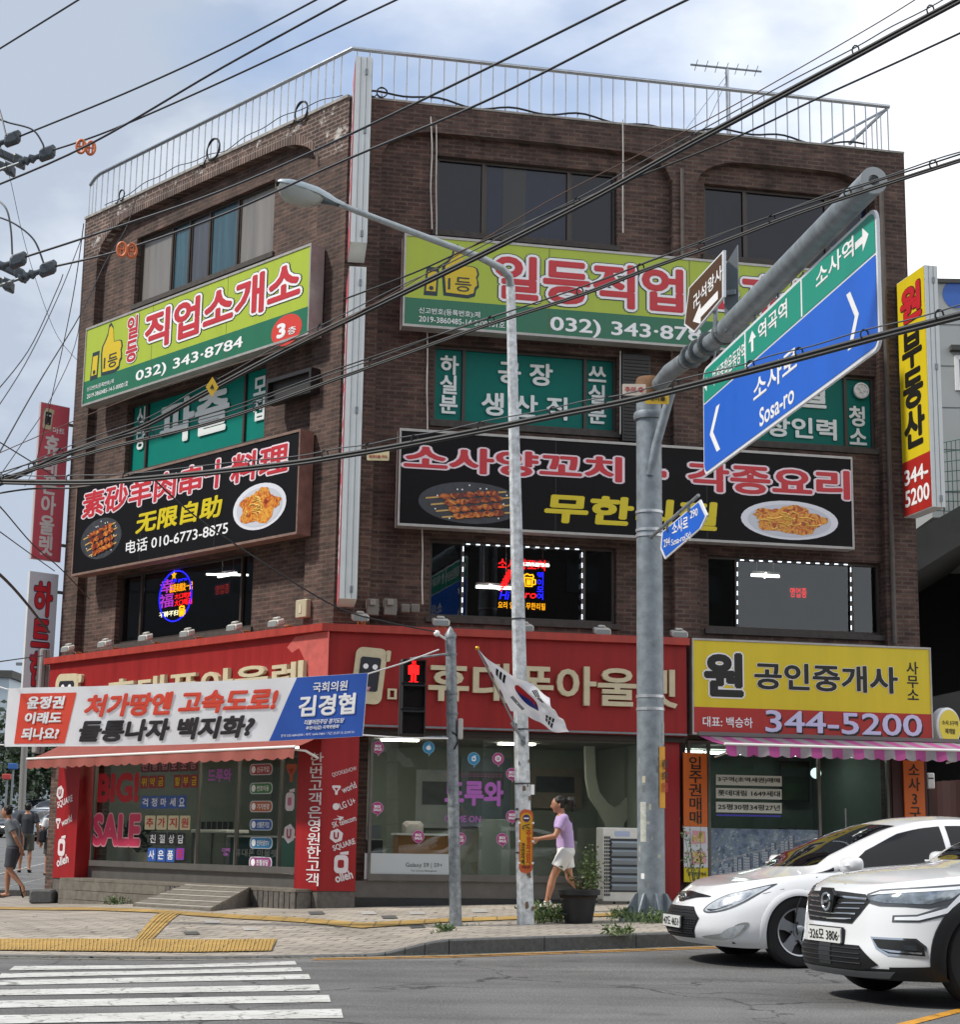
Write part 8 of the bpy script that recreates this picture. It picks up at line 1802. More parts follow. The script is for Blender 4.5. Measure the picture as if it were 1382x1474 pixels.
def lowz_a(s, a, z):                     # half width at a,z
    v = min(1, max(0, (z-s.zb(a))/(s.zs(a)-s.zb(a)))); pts, _ = s.contour(v)
    for (x0, b0), (x1, b1) in zip(pts, pts[1:]):
        if x0 <= a <= x1 and x1 > x0: return b0+(b1-b0)*(a-x0)/(x1-x0)
    return s.W(v)
CarShape.lowz_a = lowz_a
def flatpart(body, P, s, w0, z0, poly, off, th, m, name, par=None, tilt=0.):   # a flat piece at the nose (plate, emblem)
    q = s.lowz(0.001, z0); pr = lambda a, b, c: P(q.x-off-b+c*tilt, -(-a), z0+c)
    return MB().prism(pr, poly, 0, th).build(name, m, par or body)
def plate(body, P, s, z0, text, off):
    q = s.lowz(0.001, z0); F_ = lambda a, b, c: P(q.x-off-b, a, z0+c); pl = MB().prism(F_, rrect(-.26, .26, -.055, .055, .012, 3), 0, .012).build('number_plate', M('plate_white', '#d6d7d4', .4), body)
    MB().prism(F_, rrect(-.268, .268, -.063, .063, .014, 3), -.02, -.0).build('plate_frame', trimb, pl)
    letter(MB(), F_, text, -.225, .225, -.038, .038, .0135, .012).build('lettering', M('plate_ink', '#1a1a1c', .5), pl)
    mb = MB()
    for x in (-.24, .24): mb.plate(F_, disc(None, x, 0, .01, .01, 8), .014)
    mb.build('bolts', chrome, pl)
grilm = M('grille_black', '#0b0c0d', .5); meshm = M('grille_mesh', '#1c1e20', .4)
sedan = dict(L=4.82, Lf=.80, nf=2.2, zs=[(0, .64), (.2, .70), (.5, .775), (.95, .84), (1.5, .885), (2.6, .94), (3.8, .985), (4.5, .99), (4.82, .95)], zb=[(0, .20), (.5, .17), (1.3, .19), (3.4, .20), (4.4, .24), (4.82, .3)],
    xf=[(0, .10), (.12, .03), (.3, .0), (.5, .01), (.7, .05), (.88, .13), (1, .24)], W=[(0, .84), (.12, .885), (.4, .917), (.62, .912), (.82, .888), (.94, .855), (1, .815)],
    zc=[(.24, .665), (.45, .75), (.8, .85), (1.0, .905), (1.12, .94), (1.35, 1.04), (1.75, 1.225), (2.05, 1.34), (2.35, 1.405), (2.75, 1.43), (3.15, 1.41), (3.6, 1.31), (4.1, 1.13), (4.4, 1.07), (4.7, 1.05), (4.82, .97)],
    Wc=[(0, .60), (.9, .72), (1.15, .73), (1.55, .685), (2.05, .60), (2.8, .575), (3.5, .58), (4.2, .66), (4.82, .7)], cowl=1.03, head=2.02, deck=4.5, rg0=3.25, rg1=4.1, Ra=.365, rw=.328, wheels=(.95, 3.745), arch=None, spokes=5,
    side_glass=[[(1.36, .05), (1.68, .335), (2.05, .425), (2.50, .44), (2.50, .05)], [(2.56, .05), (2.56, .44), (3.05, .43), (3.52, .37), (3.76, .20), (3.74, .05)], [(1.10, .04), (1.33, .04), (1.33, .17)]],
    mirror=(1.44, .965, .945), handles=[(2.6, .79), (3.65, .82)],
    seams=[[(1.46, .30), (1.472, .30), (1.475, .83), (1.463, .83)], [(2.83, .28), (2.84, .28), (2.84, .88), (2.83, .88)], [(1.25, .715), (1.25, .72), (.95, .64), (.95, .635)]],
    features=[('emblem_bar', [(-.52, .628), (-.24, .655), (0, .668), (.24, .655), (.52, .628), (.30, .612), (.13, .585), (0, .565), (-.13, .585), (-.30, .612)], M('dark_chrome', '#3c3e42', .2, metal=.9), .006, True, False),
        ('grille', [(-.36, .53), (.36, .53), (.50, .43), (.40, .245), (-.40, .245), (-.50, .43)], grilm, .005, False, False),
        ('headlight_rim', [(.52, .505), (.57, .575), (.70, .655), (.86, .70), (1.12, .765), (1.06, .69), (.94, .585), (.78, .51), (.60, .480)], M('lamp_rim', '#54585c', .3, metal=.4), .003, True, True),
        ('headlight', [(.54, .508), (.59, .57), (.71, .643), (.87, .687), (1.08, .742), (1.03, .683), (.92, .595), (.77, .522), (.61, .493)], lensm, .006, True, True),
        ('lamp_bowl', [(.66, .565), (.71, .615), (.79, .62), (.78, .57), (.72, .54)], chrome, .009, True, True), ('lamp_bowl', [(.83, .615), (.87, .662), (.95, .675), (.93, .625), (.88, .59)], chrome, .009, True, True), ('indicator_strip', [(.57, .515), (.68, .52), (.83, .572), (.77, .54), (.63, .50)], M('lamp_strip_dark', '#2c3036', .3), .009, True, True),  # bright bowls, and a dark grey strip along the lens's lower edge
        ('fog_surround', [(.50, .262), (.78, .31), (.93, .395), (1.03, .405), (.99, .335), (.88, .27), (.72, .243)], chrome, .004, True, True), ('fog_lamp', [(.74, .29), (.83, .35), (.93, .38), (.99, .382), (.94, .325), (.86, .275), (.77, .265)], lensm, .008, True, True),
        ('rear_lamp', [(5.45, .80), (5.8, .86), (6.1, .84), (5.9, .72), (5.5, .70)], M('tail_red', '#8c1218', .2, coat=1.), .006, True, True)])
q = gpix(1148, 1393); A = R(79); rear_ = Vector((math.sin(A), math.cos(A), 0)); left_ = Vector((math.cos(A), -math.sin(A), 0))
o_ = Vector((q[0], q[1], zg(*q)))-rear_*.95-left_*.80; o_.z = zg(*q)
root, s, P, body = make_car(sedan, o_, A, 'white saloon car with a black hexagonal grille behind the white crossover', whitecar)
plate(body, P, s, .385, '47도 4651', .012)
qn = s.lowz(.001, .612); F_ = lambda a, b, c: P(qn.x-.012-b, a, .612+c)
pts = disc(None, 0, 0, .075, .04, 28); mb = MB().tube([F_(x, 0, z) for x, z in pts+[pts[0]]], .006, 6).tube([F_(-.045, 0, -.027), F_(-.018, 0, .03)], .008, 6).tube([F_(.018, 0, -.03), F_(.045, 0, .027)], .008, 6).tube([F_(-.03, 0, -.004), F_(.03, 0, .004)], .008, 6); mb.build('emblem', chrome, body, smooth=True)
mb = MB()
for j in range(8):
    z = .262+.022*j; w_ = .40+.1*(j/7)*.8
    mb.tube([(lambda v: P(v.x-.010, v.y, v.z))(s.lowz(w, z)) for w in [-w_+2*w_*i/16 for i in range(17)]], .004, 5)
for i in range(19):
    w = -.40+.8*i/18; mb.tube([(lambda v: P(v.x-.010, v.y, v.z))(s.lowz(w+.02*(k % 2), .255+.022*k)) for k in range(9)], .004, 5)
for z in (.475, .50): mb.tube([(lambda v: P(v.x-.010, v.y, v.z))(s.lowz(w, z)) for w in [-.40+.8*i/16 for i in range(17)]], .004, 5)
mb.build('grille_mesh', meshm, body)
suv = dict(L=4.57, Lf=.72, nf=2.5, zs=[(0, .80), (.15, .855), (.5, .925), (1.0, .975), (1.6, 1.015), (2.6, 1.05), (3.8, 1.09), (4.57, 1.03)], zb=[(0, .20), (.4, .19), (1.2, .23), (3.3, .24), (4.2, .3), (4.57, .4)],
    xf=[(0, .06), (.10, .015), (.25, .0), (.45, .02), (.65, .035), (.85, .06), (.95, .11), (1, .19)], W=[(0, .86), (.15, .90), (.4, .91), (.6, .905), (.82, .885), (.94, .86), (1, .82)],
    zc=[(.19, .835), (.4, .94), (.7, 1.0), (1.05, 1.04), (1.25, 1.075), (1.6, 1.21), (2.0, 1.41), (2.25, 1.50), (2.6, 1.56), (3.0, 1.565), (3.5, 1.46), (4.0, 1.26), (4.25, 1.17), (4.57, 1.05)],
    Wc=[(0, .62), (1.0, .72), (1.3, .73), (1.7, .68), (2.2, .61), (3.0, .585), (3.7, .60), (4.57, .7)], cowl=1.20, head=2.18, deck=4.45, rg0=3.3, rg1=4.1, Ra=.405, rw=.352, wheels=(.88, 3.60), arch=trimb, spokes=10, rimkind=1,
    side_glass=[[(1.55, .05), (1.9, .33), (2.25, .42), (2.62, .44), (2.62, .05)], [(2.69, .05), (2.69, .44), (3.2, .42), (3.6, .34), (3.75, .2), (3.7, .05)]], mirror=(1.62, .965, 1.05), handles=[(2.7, .86), (3.6, .9)],
    seams=[[(1.42, .35), (1.43, .35), (1.44, .94), (1.43, .94)], [(2.85, .33), (2.86, .33), (2.86, .98), (2.85, .98)]],
    features=[('grille', [(-.42, .80), (0, .815), (.42, .80), (.50, .755), (.42, .66), (.34, .585), (-.34, .585), (-.42, .66), (-.50, .755)], grilm, .006, False, False),
        ('lower_intake', [(-.44, .43), (.44, .43), (.62, .30), (.52, .27), (-.52, .27), (-.62, .30)], grilm, .006, False, False), ('intake_brace', [(-.08, .43), (.10, .43), (.10, .275), (-.08, .275)], M('grille_grey', '#2b2d30', .5), .012, False, False),
        ('chin', [(-1.05, .285), (-.5, .272), (.5, .272), (1.05, .285), (1.05, .195), (-1.05, .195)], trimb, .006, False, False), ('lip', [(-.74, .262), (-.4, .252), (.4, .252), (.74, .262), (.66, .212), (.4, .205), (-.4, .205), (-.66, .212)], M('lip_silver', '#7e8184', .35, metal=.6), .012, False, False),
        ('sill_cladding', [(.70, .29), (.95, .30), (1.08, .31), (1.08, .20), (.70, .21)], trimb, .008, False, True),
        ('light_surround', [(0.430, 0.805), (0.530, 0.840), (0.930, 0.873), (1.350, 0.910), (1.340, 0.855), (1.170, 0.680), (0.910, 0.615), (0.710, 0.610), (0.710, 0.660), (0.890, 0.670), (1.050, 0.725), (0.590, 0.720), (0.450, 0.745)], M('lamp_gap', '#55595d', .4), .0035, False, True),
        ('headlight_rim', [(0.430, 0.790), (0.530, 0.820), (0.930, 0.855), (1.310, 0.890), (1.330, 0.855), (1.170, 0.755), (0.980, 0.715), (0.590, 0.730), (0.460, 0.755)], M('lamp_rim', '#54585c', .3, metal=.4), .004, False, True),
        ('headlight', [(0.490, 0.780), (0.570, 0.805), (0.930, 0.837), (1.230, 0.865), (1.130, 0.790), (0.970, 0.745), (0.630, 0.745), (0.510, 0.760)], M('lens_clear', '#8f989f', .08, metal=.5, coat=1., var=.5, vs=14), .007, False, True),
        ('running_light', [(0.470, 0.793), (0.550, 0.823), (0.930, 0.855), (1.290, 0.887), (1.300, 0.863), (1.150, 0.695), (0.910, 0.630), (0.730, 0.625), (0.730, 0.647), (0.890, 0.655), (1.100, 0.720), (1.220, 0.857), (0.930, 0.833), (0.550, 0.803)], drl, .010, False, True),
        ('fog_surround', [(0.540, 0.500), (0.900, 0.500), (0.980, 0.445), (1.000, 0.360), (0.700, 0.370), (0.600, 0.415)], chrome, .005, False, True), ('fog_recess', [(0.565, 0.485), (0.890, 0.485), (0.960, 0.440), (0.975, 0.377), (0.710, 0.387), (0.620, 0.425)], grilm, .010, False, True), ('fog_bar', [(0.640, 0.417), (0.720, 0.397), (0.950, 0.390), (0.950, 0.402), (0.740, 0.411)], chrome, .014, False, True), ('fog_lamp', [(0.820, 0.450), (0.900, 0.450), (0.920, 0.415), (0.830, 0.415)], M('fog_dark', '#34383c', .1, coat=1.), .014, False, True),
        ('rear_lamp', [(5.1, .92), (5.6, .95), (5.9, .93), (5.6, .86), (5.1, .86)], M('tail_red', '#8c1218', .2, coat=1.), .006, False, True)])
A2_ = R(73.5); pc = at(1187, 1344, 13.6); rear_ = Vector((math.sin(A2_), math.cos(A2_), 0))
o_ = Vector((pc.x, pc.y, 0))+rear_*.0; o_.z = zg(o_.x, o_.y)
root, s, P, body = make_car(suv, o_, A2_, 'white crossover with chrome barred grille and black wheel arches at the right edge', M('car_pearl', '#e2e4e5', .26, coat=1.0))
plate(body, P, s, .49, '326모 3806', .014)
mb = MB()
for j, z in enumerate((.612, .65, .688, .726)):
    w_ = .34+.12*j/3
    for (x0, x1) in ((-w_, -.0), (.0, w_)): mb.tube([(lambda v: P(v.x-.012, v.y, v.z))(s.lowz(x0+(x1-x0)*i/10, z+.012*abs((x0+(x1-x0)*i/10))/.5)) for i in range(11)], .0055, 5)
mb.build('grille_bars', chrome, body); mb = MB().tube([(lambda v: P(v.x-.012, v.y, v.z))(s.lowz(-.47+.94*i/20, .768+.010*(1-abs(i-10)/10))) for i in range(21)], .012, 6); mb.build('grille_top_bar', chrome, body); mb = MB()
for z in (.30, .335, .37, .405): mb.tube([(lambda v: P(v.x-.010, v.y, v.z))(s.lowz(-.46+.92*i/14, z)) for i in range(15)], .005, 5)
mb.build('intake_bars', meshm, body)
qn = s.lowz(.001, .735); F_ = lambda a, b, c: P(qn.x-.03-b, a, .735+c); MB().prism(F_, [(-.12, .05), (-.08, .105), (.08, .105), (.12, .05), (.06, -.095), (-.06, -.095)], -.02, .004).build('emblem_shield', trimb, body)
pts = disc(None, 0, 0, .062, .062, 28); MB().tube([F_(x, .008, z) for x, z in pts+[pts[0]]], .012, 8).tube([F_(-.055, .008, -.03), F_(-.02, .012, .0), F_(.02, .012, .0), F_(.055, .008, .03)], .011, 6).build('emblem', chrome, body, smooth=True)
# cars queued far up the side street
colr = [M('car_silver', '#8d9398', .3, metal=.4, coat=1.), M('car_far_white', '#cfd2d4', .3, coat=1.), M('car_graphite', '#33373c', .3, metal=.3, coat=1.)]
def far_feats(): return [f for f in sedan['features'] if f[0] in ('grille', 'headlight', 'emblem_bar')]
farp = dict(sedan); farp['features'] = far_feats(); fars = dict(suv); fars['features'] = [f for f in suv['features'] if f[0] in ('grille', 'headlight', 'lower_intake')]
protos = {}
for i, (kind, px, D, Ad, ci, lb) in enumerate(((1, 61, 78, 14, 0, 'silver upright car nearest in the queue beyond the red pillar'), (0, 26, 88, 16, 1, 'white car in the queue just left of the nearest silver one'), (0, 4, 84, 16, 2, 'dark car at the left edge of the frame in the queue'), (1, 46, 100, 14, 1, 'white car farther back in the queue'), (0, 62, 112, 14, 0, 'silver car far back in the queue'), (0, 28, 106, 16, 2, 'dark car far back in the queue on the left'), (1, 68, 128, 14, 0, 'farthest silver car at the top of the queue'))):
    g = at(px, 1190, D); z = zg(g.x, D)
    if kind not in protos: protos[kind] = make_car(fars if kind else farp, (g.x, D, z), R(Ad), lb, colr[ci], res=.42, detail=False, group='cars queued up the side street')[0]; protos[kind, 'c'] = ci; continue
    c = copy_tree(protos[kind]); c.location = (g.x, D, z); c['label'] = lb
    if ci != protos[kind, 'c']:
        for ch in c.children:
            if ch.name.startswith('body'): ch.data = ch.data.copy(); ch.data.materials[0] = colr[ci]
            for g2_ in ch.children:
                if g2_.name.startswith('wheel_arch'): g2_.data = g2_.data.copy(); g2_.data.materials[0] = colr[ci]
# ------------------------------------------------------------------ people
def cap(mb, a, ra, b, rb, n=14):
    """closed tapered limb piece with rounded ends"""
    a, b = Vector(a), Vector(b); d = b-a; L = d.length
    if L < 1e-6: return mb.ball(a, ra, n=n, m=8)
    d.normalize(); pr = [(max(1e-4, ra*math.sin(t)), -ra*math.cos(t)) for t in [math.pi/2*i/4 for i in range(5)]]+[(max(1e-4, rb*math.cos(t)), L+rb*math.sin(t)) for t in [math.pi/2*i/4 for i in range(5)]]
    return mb.lathe(a, pr, n, d)
def loft(mb, rings, n=22):               # rings of (centre, side axis, front axis, half width, half depth)
    n0 = len(mb.v)
    for c, s, f, rs, rf in rings: mb.v += [tuple(c+s*(rs*math.cos(2*math.pi*k/n))+f*(rf*math.sin(2*math.pi*k/n))) for k in range(n)]
    for i in range(len(rings)-1):
        for k in range(n): mb.f.append((n0+i*n+k, n0+i*n+(k+1) % n, n0+(i+1)*n+(k+1) % n, n0+(i+1)*n+k))
    mb.f.append(tuple(n0+k for k in range(n-1, -1, -1))); mb.f.append(tuple(n0+(len(rings)-1)*n+k for k in range(n))); return mb
def fuse(mb, name, mat, parent, vox, smooth=5):
    """weld the closed pieces into one continuous skin"""
    o = mb.build(name, mat, parent); r = o.modifiers.new('remesh', 'REMESH'); r.mode = 'VOXEL'; r.voxel_size = vox; r.use_smooth_shade = True
    m = o.modifiers.new('smooth', 'SMOOTH'); m.factor = .5; m.iterations = smooth; return o
skinm = M('skin_tan', '#a8775c', .5); hairm = M('hair_black', '#17130f', .55, var=.4, vs=40, bump=.6, bs=70)
def person(label, base, ang, H, pose, shirt, shorts, shoe, hair='short', skin=skinm, group=None, girth=1.0):
    k = H/1.70; f = Vector((math.cos(ang), math.sin(ang), 0)); l = Vector((-f.y, f.x, 0)); Z = Vector((0, 0, 1)); B = Vector(base)
    t = thing('person', label, 'person', B, group); J = {n: B+f*(v[0]*k)+l*(v[1]*k)+Z*(v[2]*k) for n, v in pose.items() if len(v) == 3}; mid = lambda a, b, s=.5: J[a].lerp(J[b], s); g = girth
    fw = (J['face']-J['head']); fw.z *= .5; fw.normalize(); up = (J['crown']-J['jaw']).normalized(); sd_ = fw.cross(up).normalized(); fw = up.cross(sd_).normalized(); ns = sorted(('l', 'r'))
    def torso(mb, e, lo=0., hi=1.):
        P = [J['pelvis']-Z*.10*k, J['pelvis']-Z*.02*k, J['waist'], mid('waist', 'chest', .5), J['chest'], mid('chest', 'neck', .45), mid('chest', 'neck', .78), J['neck']]
        W = [.125, .168, .142*g, .15*g, .168*g, .165, .105, .062]; D = [.085, .118*g, .105*g, .112*g, .118*g, .095, .072, .060]
        R = [(P[i], l, f, (W[i]+e)*k, (D[i]+e)*k) for i in range(len(P))]; n = len(R); return loft(mb, R[int(lo*n):max(2, int(hi*n))])
    bd = MB(); torso(bd, 0.)
    cap(bd, J['neck']-up*.05*k, .062*k, J['jaw']-fw*.02*k, .056*k)
    loft(bd, [(J['head']+up*(z*.118*k)+fw*(.012-.01*z)*k, sd_, fw, .078*k*math.sqrt(max(.02, 1-z*z))*(1-.10*max(0, -z)), .098*k*math.sqrt(max(.02, 1-z*z))) for z in [-.99, -.9, -.7, -.4, -.1, .2, .5, .75, .92, .99]])
    cap(bd, J['head']-up*.085*k+fw*.045*k, .040*k, J['head']-up*.095*k+fw*.068*k, .026*k)       # chin
    cap(bd, J['head']+fw*.098*k+up*.01*k, .010*k, J['head']+fw*.118*k-up*.026*k, .014*k)       # nose
    cap(bd, J['head']+fw*.082*k+up*.024*k-sd_*.03*k, .012*k, J['head']+fw*.082*k+up*.024*k+sd_*.03*k, .012*k)    # brow
    cap(bd, J['head']+fw*.094*k-up*.056*k-sd_*.014*k, .010*k, J['head']+fw*.094*k-up*.056*k+sd_*.014*k, .010*k)  # lips
    for s in (1, -1): bd.ball(J['head']+sd_*s*.080*k-fw*.008*k-up*.012*k, .012*k, .024*k, .032*k, 10, 8)
    for s in ('l', 'r'):
        cap(bd, J['sh'+s], .060*k*g, mid('sh'+s, 'el'+s, .5), .049*k); cap(bd, mid('sh'+s, 'el'+s, .5), .049*k, J['el'+s], .040*k); cap(bd, J['el'+s], .041*k, mid('el'+s, 'wr'+s, .3), .042*k); cap(bd, mid('el'+s, 'wr'+s, .3), .042*k, J['wr'+s], .027*k); cap(bd, mid('chest', 'neck', .3), .07*k, J['sh'+s], .055*k)
        d = (J['wr'+s]-J['el'+s]).normalized(); hd = (d+pose_dir(pose, 'hd'+s, f, l)*.6).normalized(); px_ = hd.cross(Z); px_ = px_.normalized() if px_.length > .2 else f; pn = px_.cross(hd).normalized()
        pm = J['wr'+s]+hd*.05*k; loft(bd, [(J['wr'+s]+hd*(q*k), pn, px_, w_*k, d_*k) for q, w_, d_ in ((-.01, .024, .02), (.02, .034, .019), (.06, .043, .017), (.095, .041, .014), (.105, .03, .010))], 12)
        for o, L_ in ((-.031, .072), (-.010, .085), (.011, .080), (.031, .060)):
            a = J['wr'+s]+hd*.095*k+pn*o*k; b = a+hd*L_*.5*k-px_*.012*k; c_ = b+hd*L_*.38*k-px_*.030*k; cap(bd, a, .0105*k, b, .0095*k, 8); cap(bd, b, .0095*k, c_, .008*k, 8)
        a = J['wr'+s]+hd*.03*k-pn*.032*k; b = a+hd*.03*k-pn*.022*k; cap(bd, a, .013*k, b, .011*k, 8); cap(bd, b, .011*k, b+hd*.03*k-pn*.004*k-px_*.01*k, .009*k, 8)
        cap(bd, J['hp'+s], .092*k*g, mid('hp'+s, 'kn'+s, .5), .074*k*g); cap(bd, mid('hp'+s, 'kn'+s, .5), .074*k*g, J['kn'+s], .054*k); cap(bd, J['kn'+s], .054*k, mid('kn'+s, 'an'+s, .32), .058*k); cap(bd, mid('kn'+s, 'an'+s, .32), .058*k, mid('kn'+s, 'an'+s, .7), .042*k); cap(bd, mid('kn'+s, 'an'+s, .7), .042*k, J['an'+s], .034*k)
        dt = (J['to'+s]-J['an'+s]); cap(bd, J['an'+s]-Z*.02*k, .036*k, J['an'+s].lerp(J['to'+s], .62), .032*k); cap(bd, J['an'+s].lerp(J['to'+s], .62), .034*k, J['to'+s], .024*k); cap(bd, J['an'+s]-Z*.03*k, .034*k, J['an'+s]-dt*.22-Z*.035*k, .028*k)
    fuse(bd, 'body', skin, t, .0075*k, 4)
    sh = MB(); hem = pose.get('hem', (.12,))[0]
    P = [(J['pelvis'].lerp(J['waist'], hem-.02), .172, .138), (J['pelvis'].lerp(J['waist'], hem+.3), .170*g, .135*g), (J['waist'], .162*g, .130*g), (mid('waist', 'chest', .5), .168*g, .134*g), (J['chest'], .184*g, .138*g), (mid('chest', 'neck', .45), .180, .112), (mid('chest', 'neck', .72), .122, .090), (mid('chest', 'neck', .84), .090, .078)]
    loft(sh, [(c, l, f, a*k, b*k) for c, a, b in P])
    for s in ('l', 'r'):
        cap(sh, J['sh'+s], .076*k*g, mid('sh'+s, 'el'+s, .35), .074*k*g); d = (J['el'+s]-J['sh'+s]).normalized(); x = d.orthogonal().normalized(); loft(sh, [(mid('sh'+s, 'el'+s, q), x, d.cross(x), r*k, r*k) for q, r in ((.05, .070), (.35, .074), (.62, .075))], 16); cap(sh, mid('chest', 'neck', .3), .08*k, J['sh'+s], .068*k)
    rd = random.Random(int(H*1000)); 
    for i in range(7): a = rd.uniform(0, 6.28); q = J['pelvis'].lerp(J['chest'], rd.uniform(.1, .8)); e = l*math.cos(a)*.162*k*g+f*math.sin(a)*.130*k*g; cap(sh, q+e, .012*k, q+e*1.0+Z*rd.uniform(.10, .2)*k+l*rd.uniform(-.06, .06)*k, .006*k, 8)
    fuse(sh, 'shirt', shirt, t, .011*k, 6)
    so_ = MB(); loft(so_, [(J['pelvis'].lerp(J['waist'], q), l, f, a*k, b*k) for q, a, b in ((-.75, .135, .11), (-.35, .178, .138), (.1, .172, .134), (.5, .158, .122))]); ln = pose.get('shorts', (.7,))[0]
    for s in ('l', 'r'):
        d = (J['kn'+s]-J['hp'+s]).normalized(); x = d.cross(l).normalized(); y = x.cross(d); loft(so_, [(mid('hp'+s, 'kn'+s, q), y, x, a*k*g, b*k*g) for q, a, b in ((-.1, .098, .115), (.2, .106, .118), (ln*.7, .104, .112), (ln, .106, .112))], 18)
    fuse(so_, 'shorts', shorts, t, .011*k, 6)
    for s in ('l', 'r'):
        d = (J['to'+s]-J['an'+s]); d.normalize(); sl = d.cross(Z).normalized(); upf = sl.cross(d); o = MB(); heel = J['an'+s]-d*.085*k; toe = J['to'+s]+d*.035*k
        if shoe[1] == 'shoe': loft(o, [(heel.lerp(toe, q)-upf*(.035+.018*q)*k+upf*h_*k, sl, upf, w_*k, (h_+.012)*k) for q, w_, h_ in ((0, .022, .03), (.1, .038, .042), (.35, .042, .045), (.6, .046, .034), (.85, .042, .024), (1, .02, .015))], 14); fuse(o, 'shoe', shoe[0], t, .009*k, 3)
        else: loft(o, [(heel.lerp(toe, q)-upf*(.062-.032*q)*k, sl, upf, w_*k, .013*k) for q, w_ in ((0, .022), (.08, .04), (.4, .042), (.75, .052), (.95, .04), (1, .02))], 14); cap(o, J['to'+s]-d*.06*k-sl*.045*k-upf*.01*k, .012*k, J['to'+s]-d*.07*k+upf*.026*k, .014*k, 8); cap(o, J['to'+s]-d*.06*k+sl*.045*k-upf*.01*k, .012*k, J['to'+s]-d*.07*k+upf*.026*k, .014*k, 8); fuse(o, 'sandal', shoe[0], t, .008*k, 2)
    hr = MB(); hc = J['head']+up*.022*k-fw*.016*k
    loft(hr, [(hc+up*(z*.112*k)-fw*(.018*max(0, -z))*k, sd_, fw, .088*k*math.sqrt(max(.02, 1-z*z)), .100*k*math.sqrt(max(.02, 1-z*z))*(1 if z > .25 else .86-.12*max(0, -z))) for z in [-.95, -.75, -.5, -.2, .1, .3, .5, .75, .92, .99]])
    for i in range(26): a = rd.uniform(0, 6.28); e = rd.uniform(.15, 1.2); q = hc+up*.108*k*math.sin(e)+(sd_*math.cos(a)*.088+fw*(math.sin(a)*.094-.01))*k*math.cos(e); cap(hr, q, .014*k, q+up*.006*k-fw*.03*k+sd_*rd.uniform(-.02, .02)*k, .007*k, 6)
    if hair == 'tied':
        hr.ball(J['head']-fw*.125*k+up*.03*k, .045*k, .045*k, .05*k)
        for i in range(34): a = rd.uniform(0, 6.28); q = J['head']-fw*.115*k+up*.03*k; p1 = q-fw*rd.uniform(.05, .12)*k+sd_*math.cos(a)*.06*k+up*math.sin(a)*.06*k; cap(hr, q, .020*k, p1, .014*k, 6); cap(hr, p1, .014*k, p1-fw*rd.uniform(-.01, .04)*k-up*rd.uniform(.05, .15)*k, .006*k, 6)
    fuse(hr, 'hair', hairm, t, .008*k, 2)
    for s in (1, -1): MB().ball(J['head']+fw*.093*k+sd_*s*.030*k+up*.004*k, .010*k, n=8, m=6).build('eye', blk, t); MB().tube([J['head']+fw*.098*k+sd_*s*.014*k+up*.026*k, J['head']+fw*.088*k+sd_*s*.046*k+up*.028*k], .005*k, 5).build('eyebrow', hairm, t)
    MB().tube([J['head']+fw*.098*k-sd_*.018*k-up*.057*k, J['head']+fw*.106*k-up*.056*k, J['head']+fw*.098*k+sd_*.018*k-up*.057*k], .006*k, 5).build('mouth', M('lips', '#7c4038', .5), t)
    return t, (lambda a, b, c: B+f*(a*k)+l*(b*k)+Z*(c*k)), J
def pose_dir(pose, k, f, l): v = pose.get(k, (0, 0, -.6)); return f*v[0]+l*v[1]+Vector((0, 0, v[2]))
lil = M('shirt_lilac', '#b49ac6', .85, bump=.5, bs=22, var=.12, vs=9); whs = M('shorts_white', '#d6d5d2', .8, bump=.3, bs=14); wsh = M('shoe_white', '#cfccc6', .6)
# woman walking left along the pavement
g = gpix(808, 1313, zs); bw = (g[0]+.03, g[1], zs(*g))
person('woman in a lilac t-shirt and white shorts walking past the phone shop window', bw, math.pi+.06, 1.50, dict(
    pelvis=(-.03, 0, .93), waist=(-.02, 0, 1.08), chest=(.02, 0, 1.29), neck=(.04, 0, 1.45), jaw=(.075, 0, 1.53), head=(.085, 0, 1.60), crown=(.092, 0, 1.675), face=(.20, .0, 1.59),
    shl=(.02, .17, 1.385), ell=(.16, .23, 1.12), wrl=(.40, .19, 1.08), shr=(.04, -.17, 1.385), elr=(-.10, -.24, 1.14), wrr=(.02, -.22, .93),
    hdl=(1, 0, -.35), hdr=(.2, 0, -1), hpl=(-.02, .09, .88), knl=(.17, .09, .52), anl=(.27, .09, .115), tol=(.43, .10, .045), hpr=(-.03, -.09, .88), knr=(-.10, -.09, .50), anr=(-.40, -.09, .22), tor=(-.36, -.10, .06), shorts=(.62,)), lil, whs, (wsh, 'shoe'), 'tied')
gry = M('shirt_grey', '#6c7174', .8, bump=.3, bs=14); dgs = M('shorts_dark', '#3a3c42', .8, bump=.3, bs=14); flp = M('sandal_black', '#18181a', .6); dks = M('shirt_charcoal', '#34363a', .8, bump=.3, bs=14); khk = M('shorts_khaki', '#4d4b42', .8, bump=.3, bs=14)
g = gpix(15, 1293, zs); b1 = (g[0], g[1], zs(*g)); H1 = max(1.5, min(1.78, (1293-1167)/FPX*g[1])); print('woman', bw)
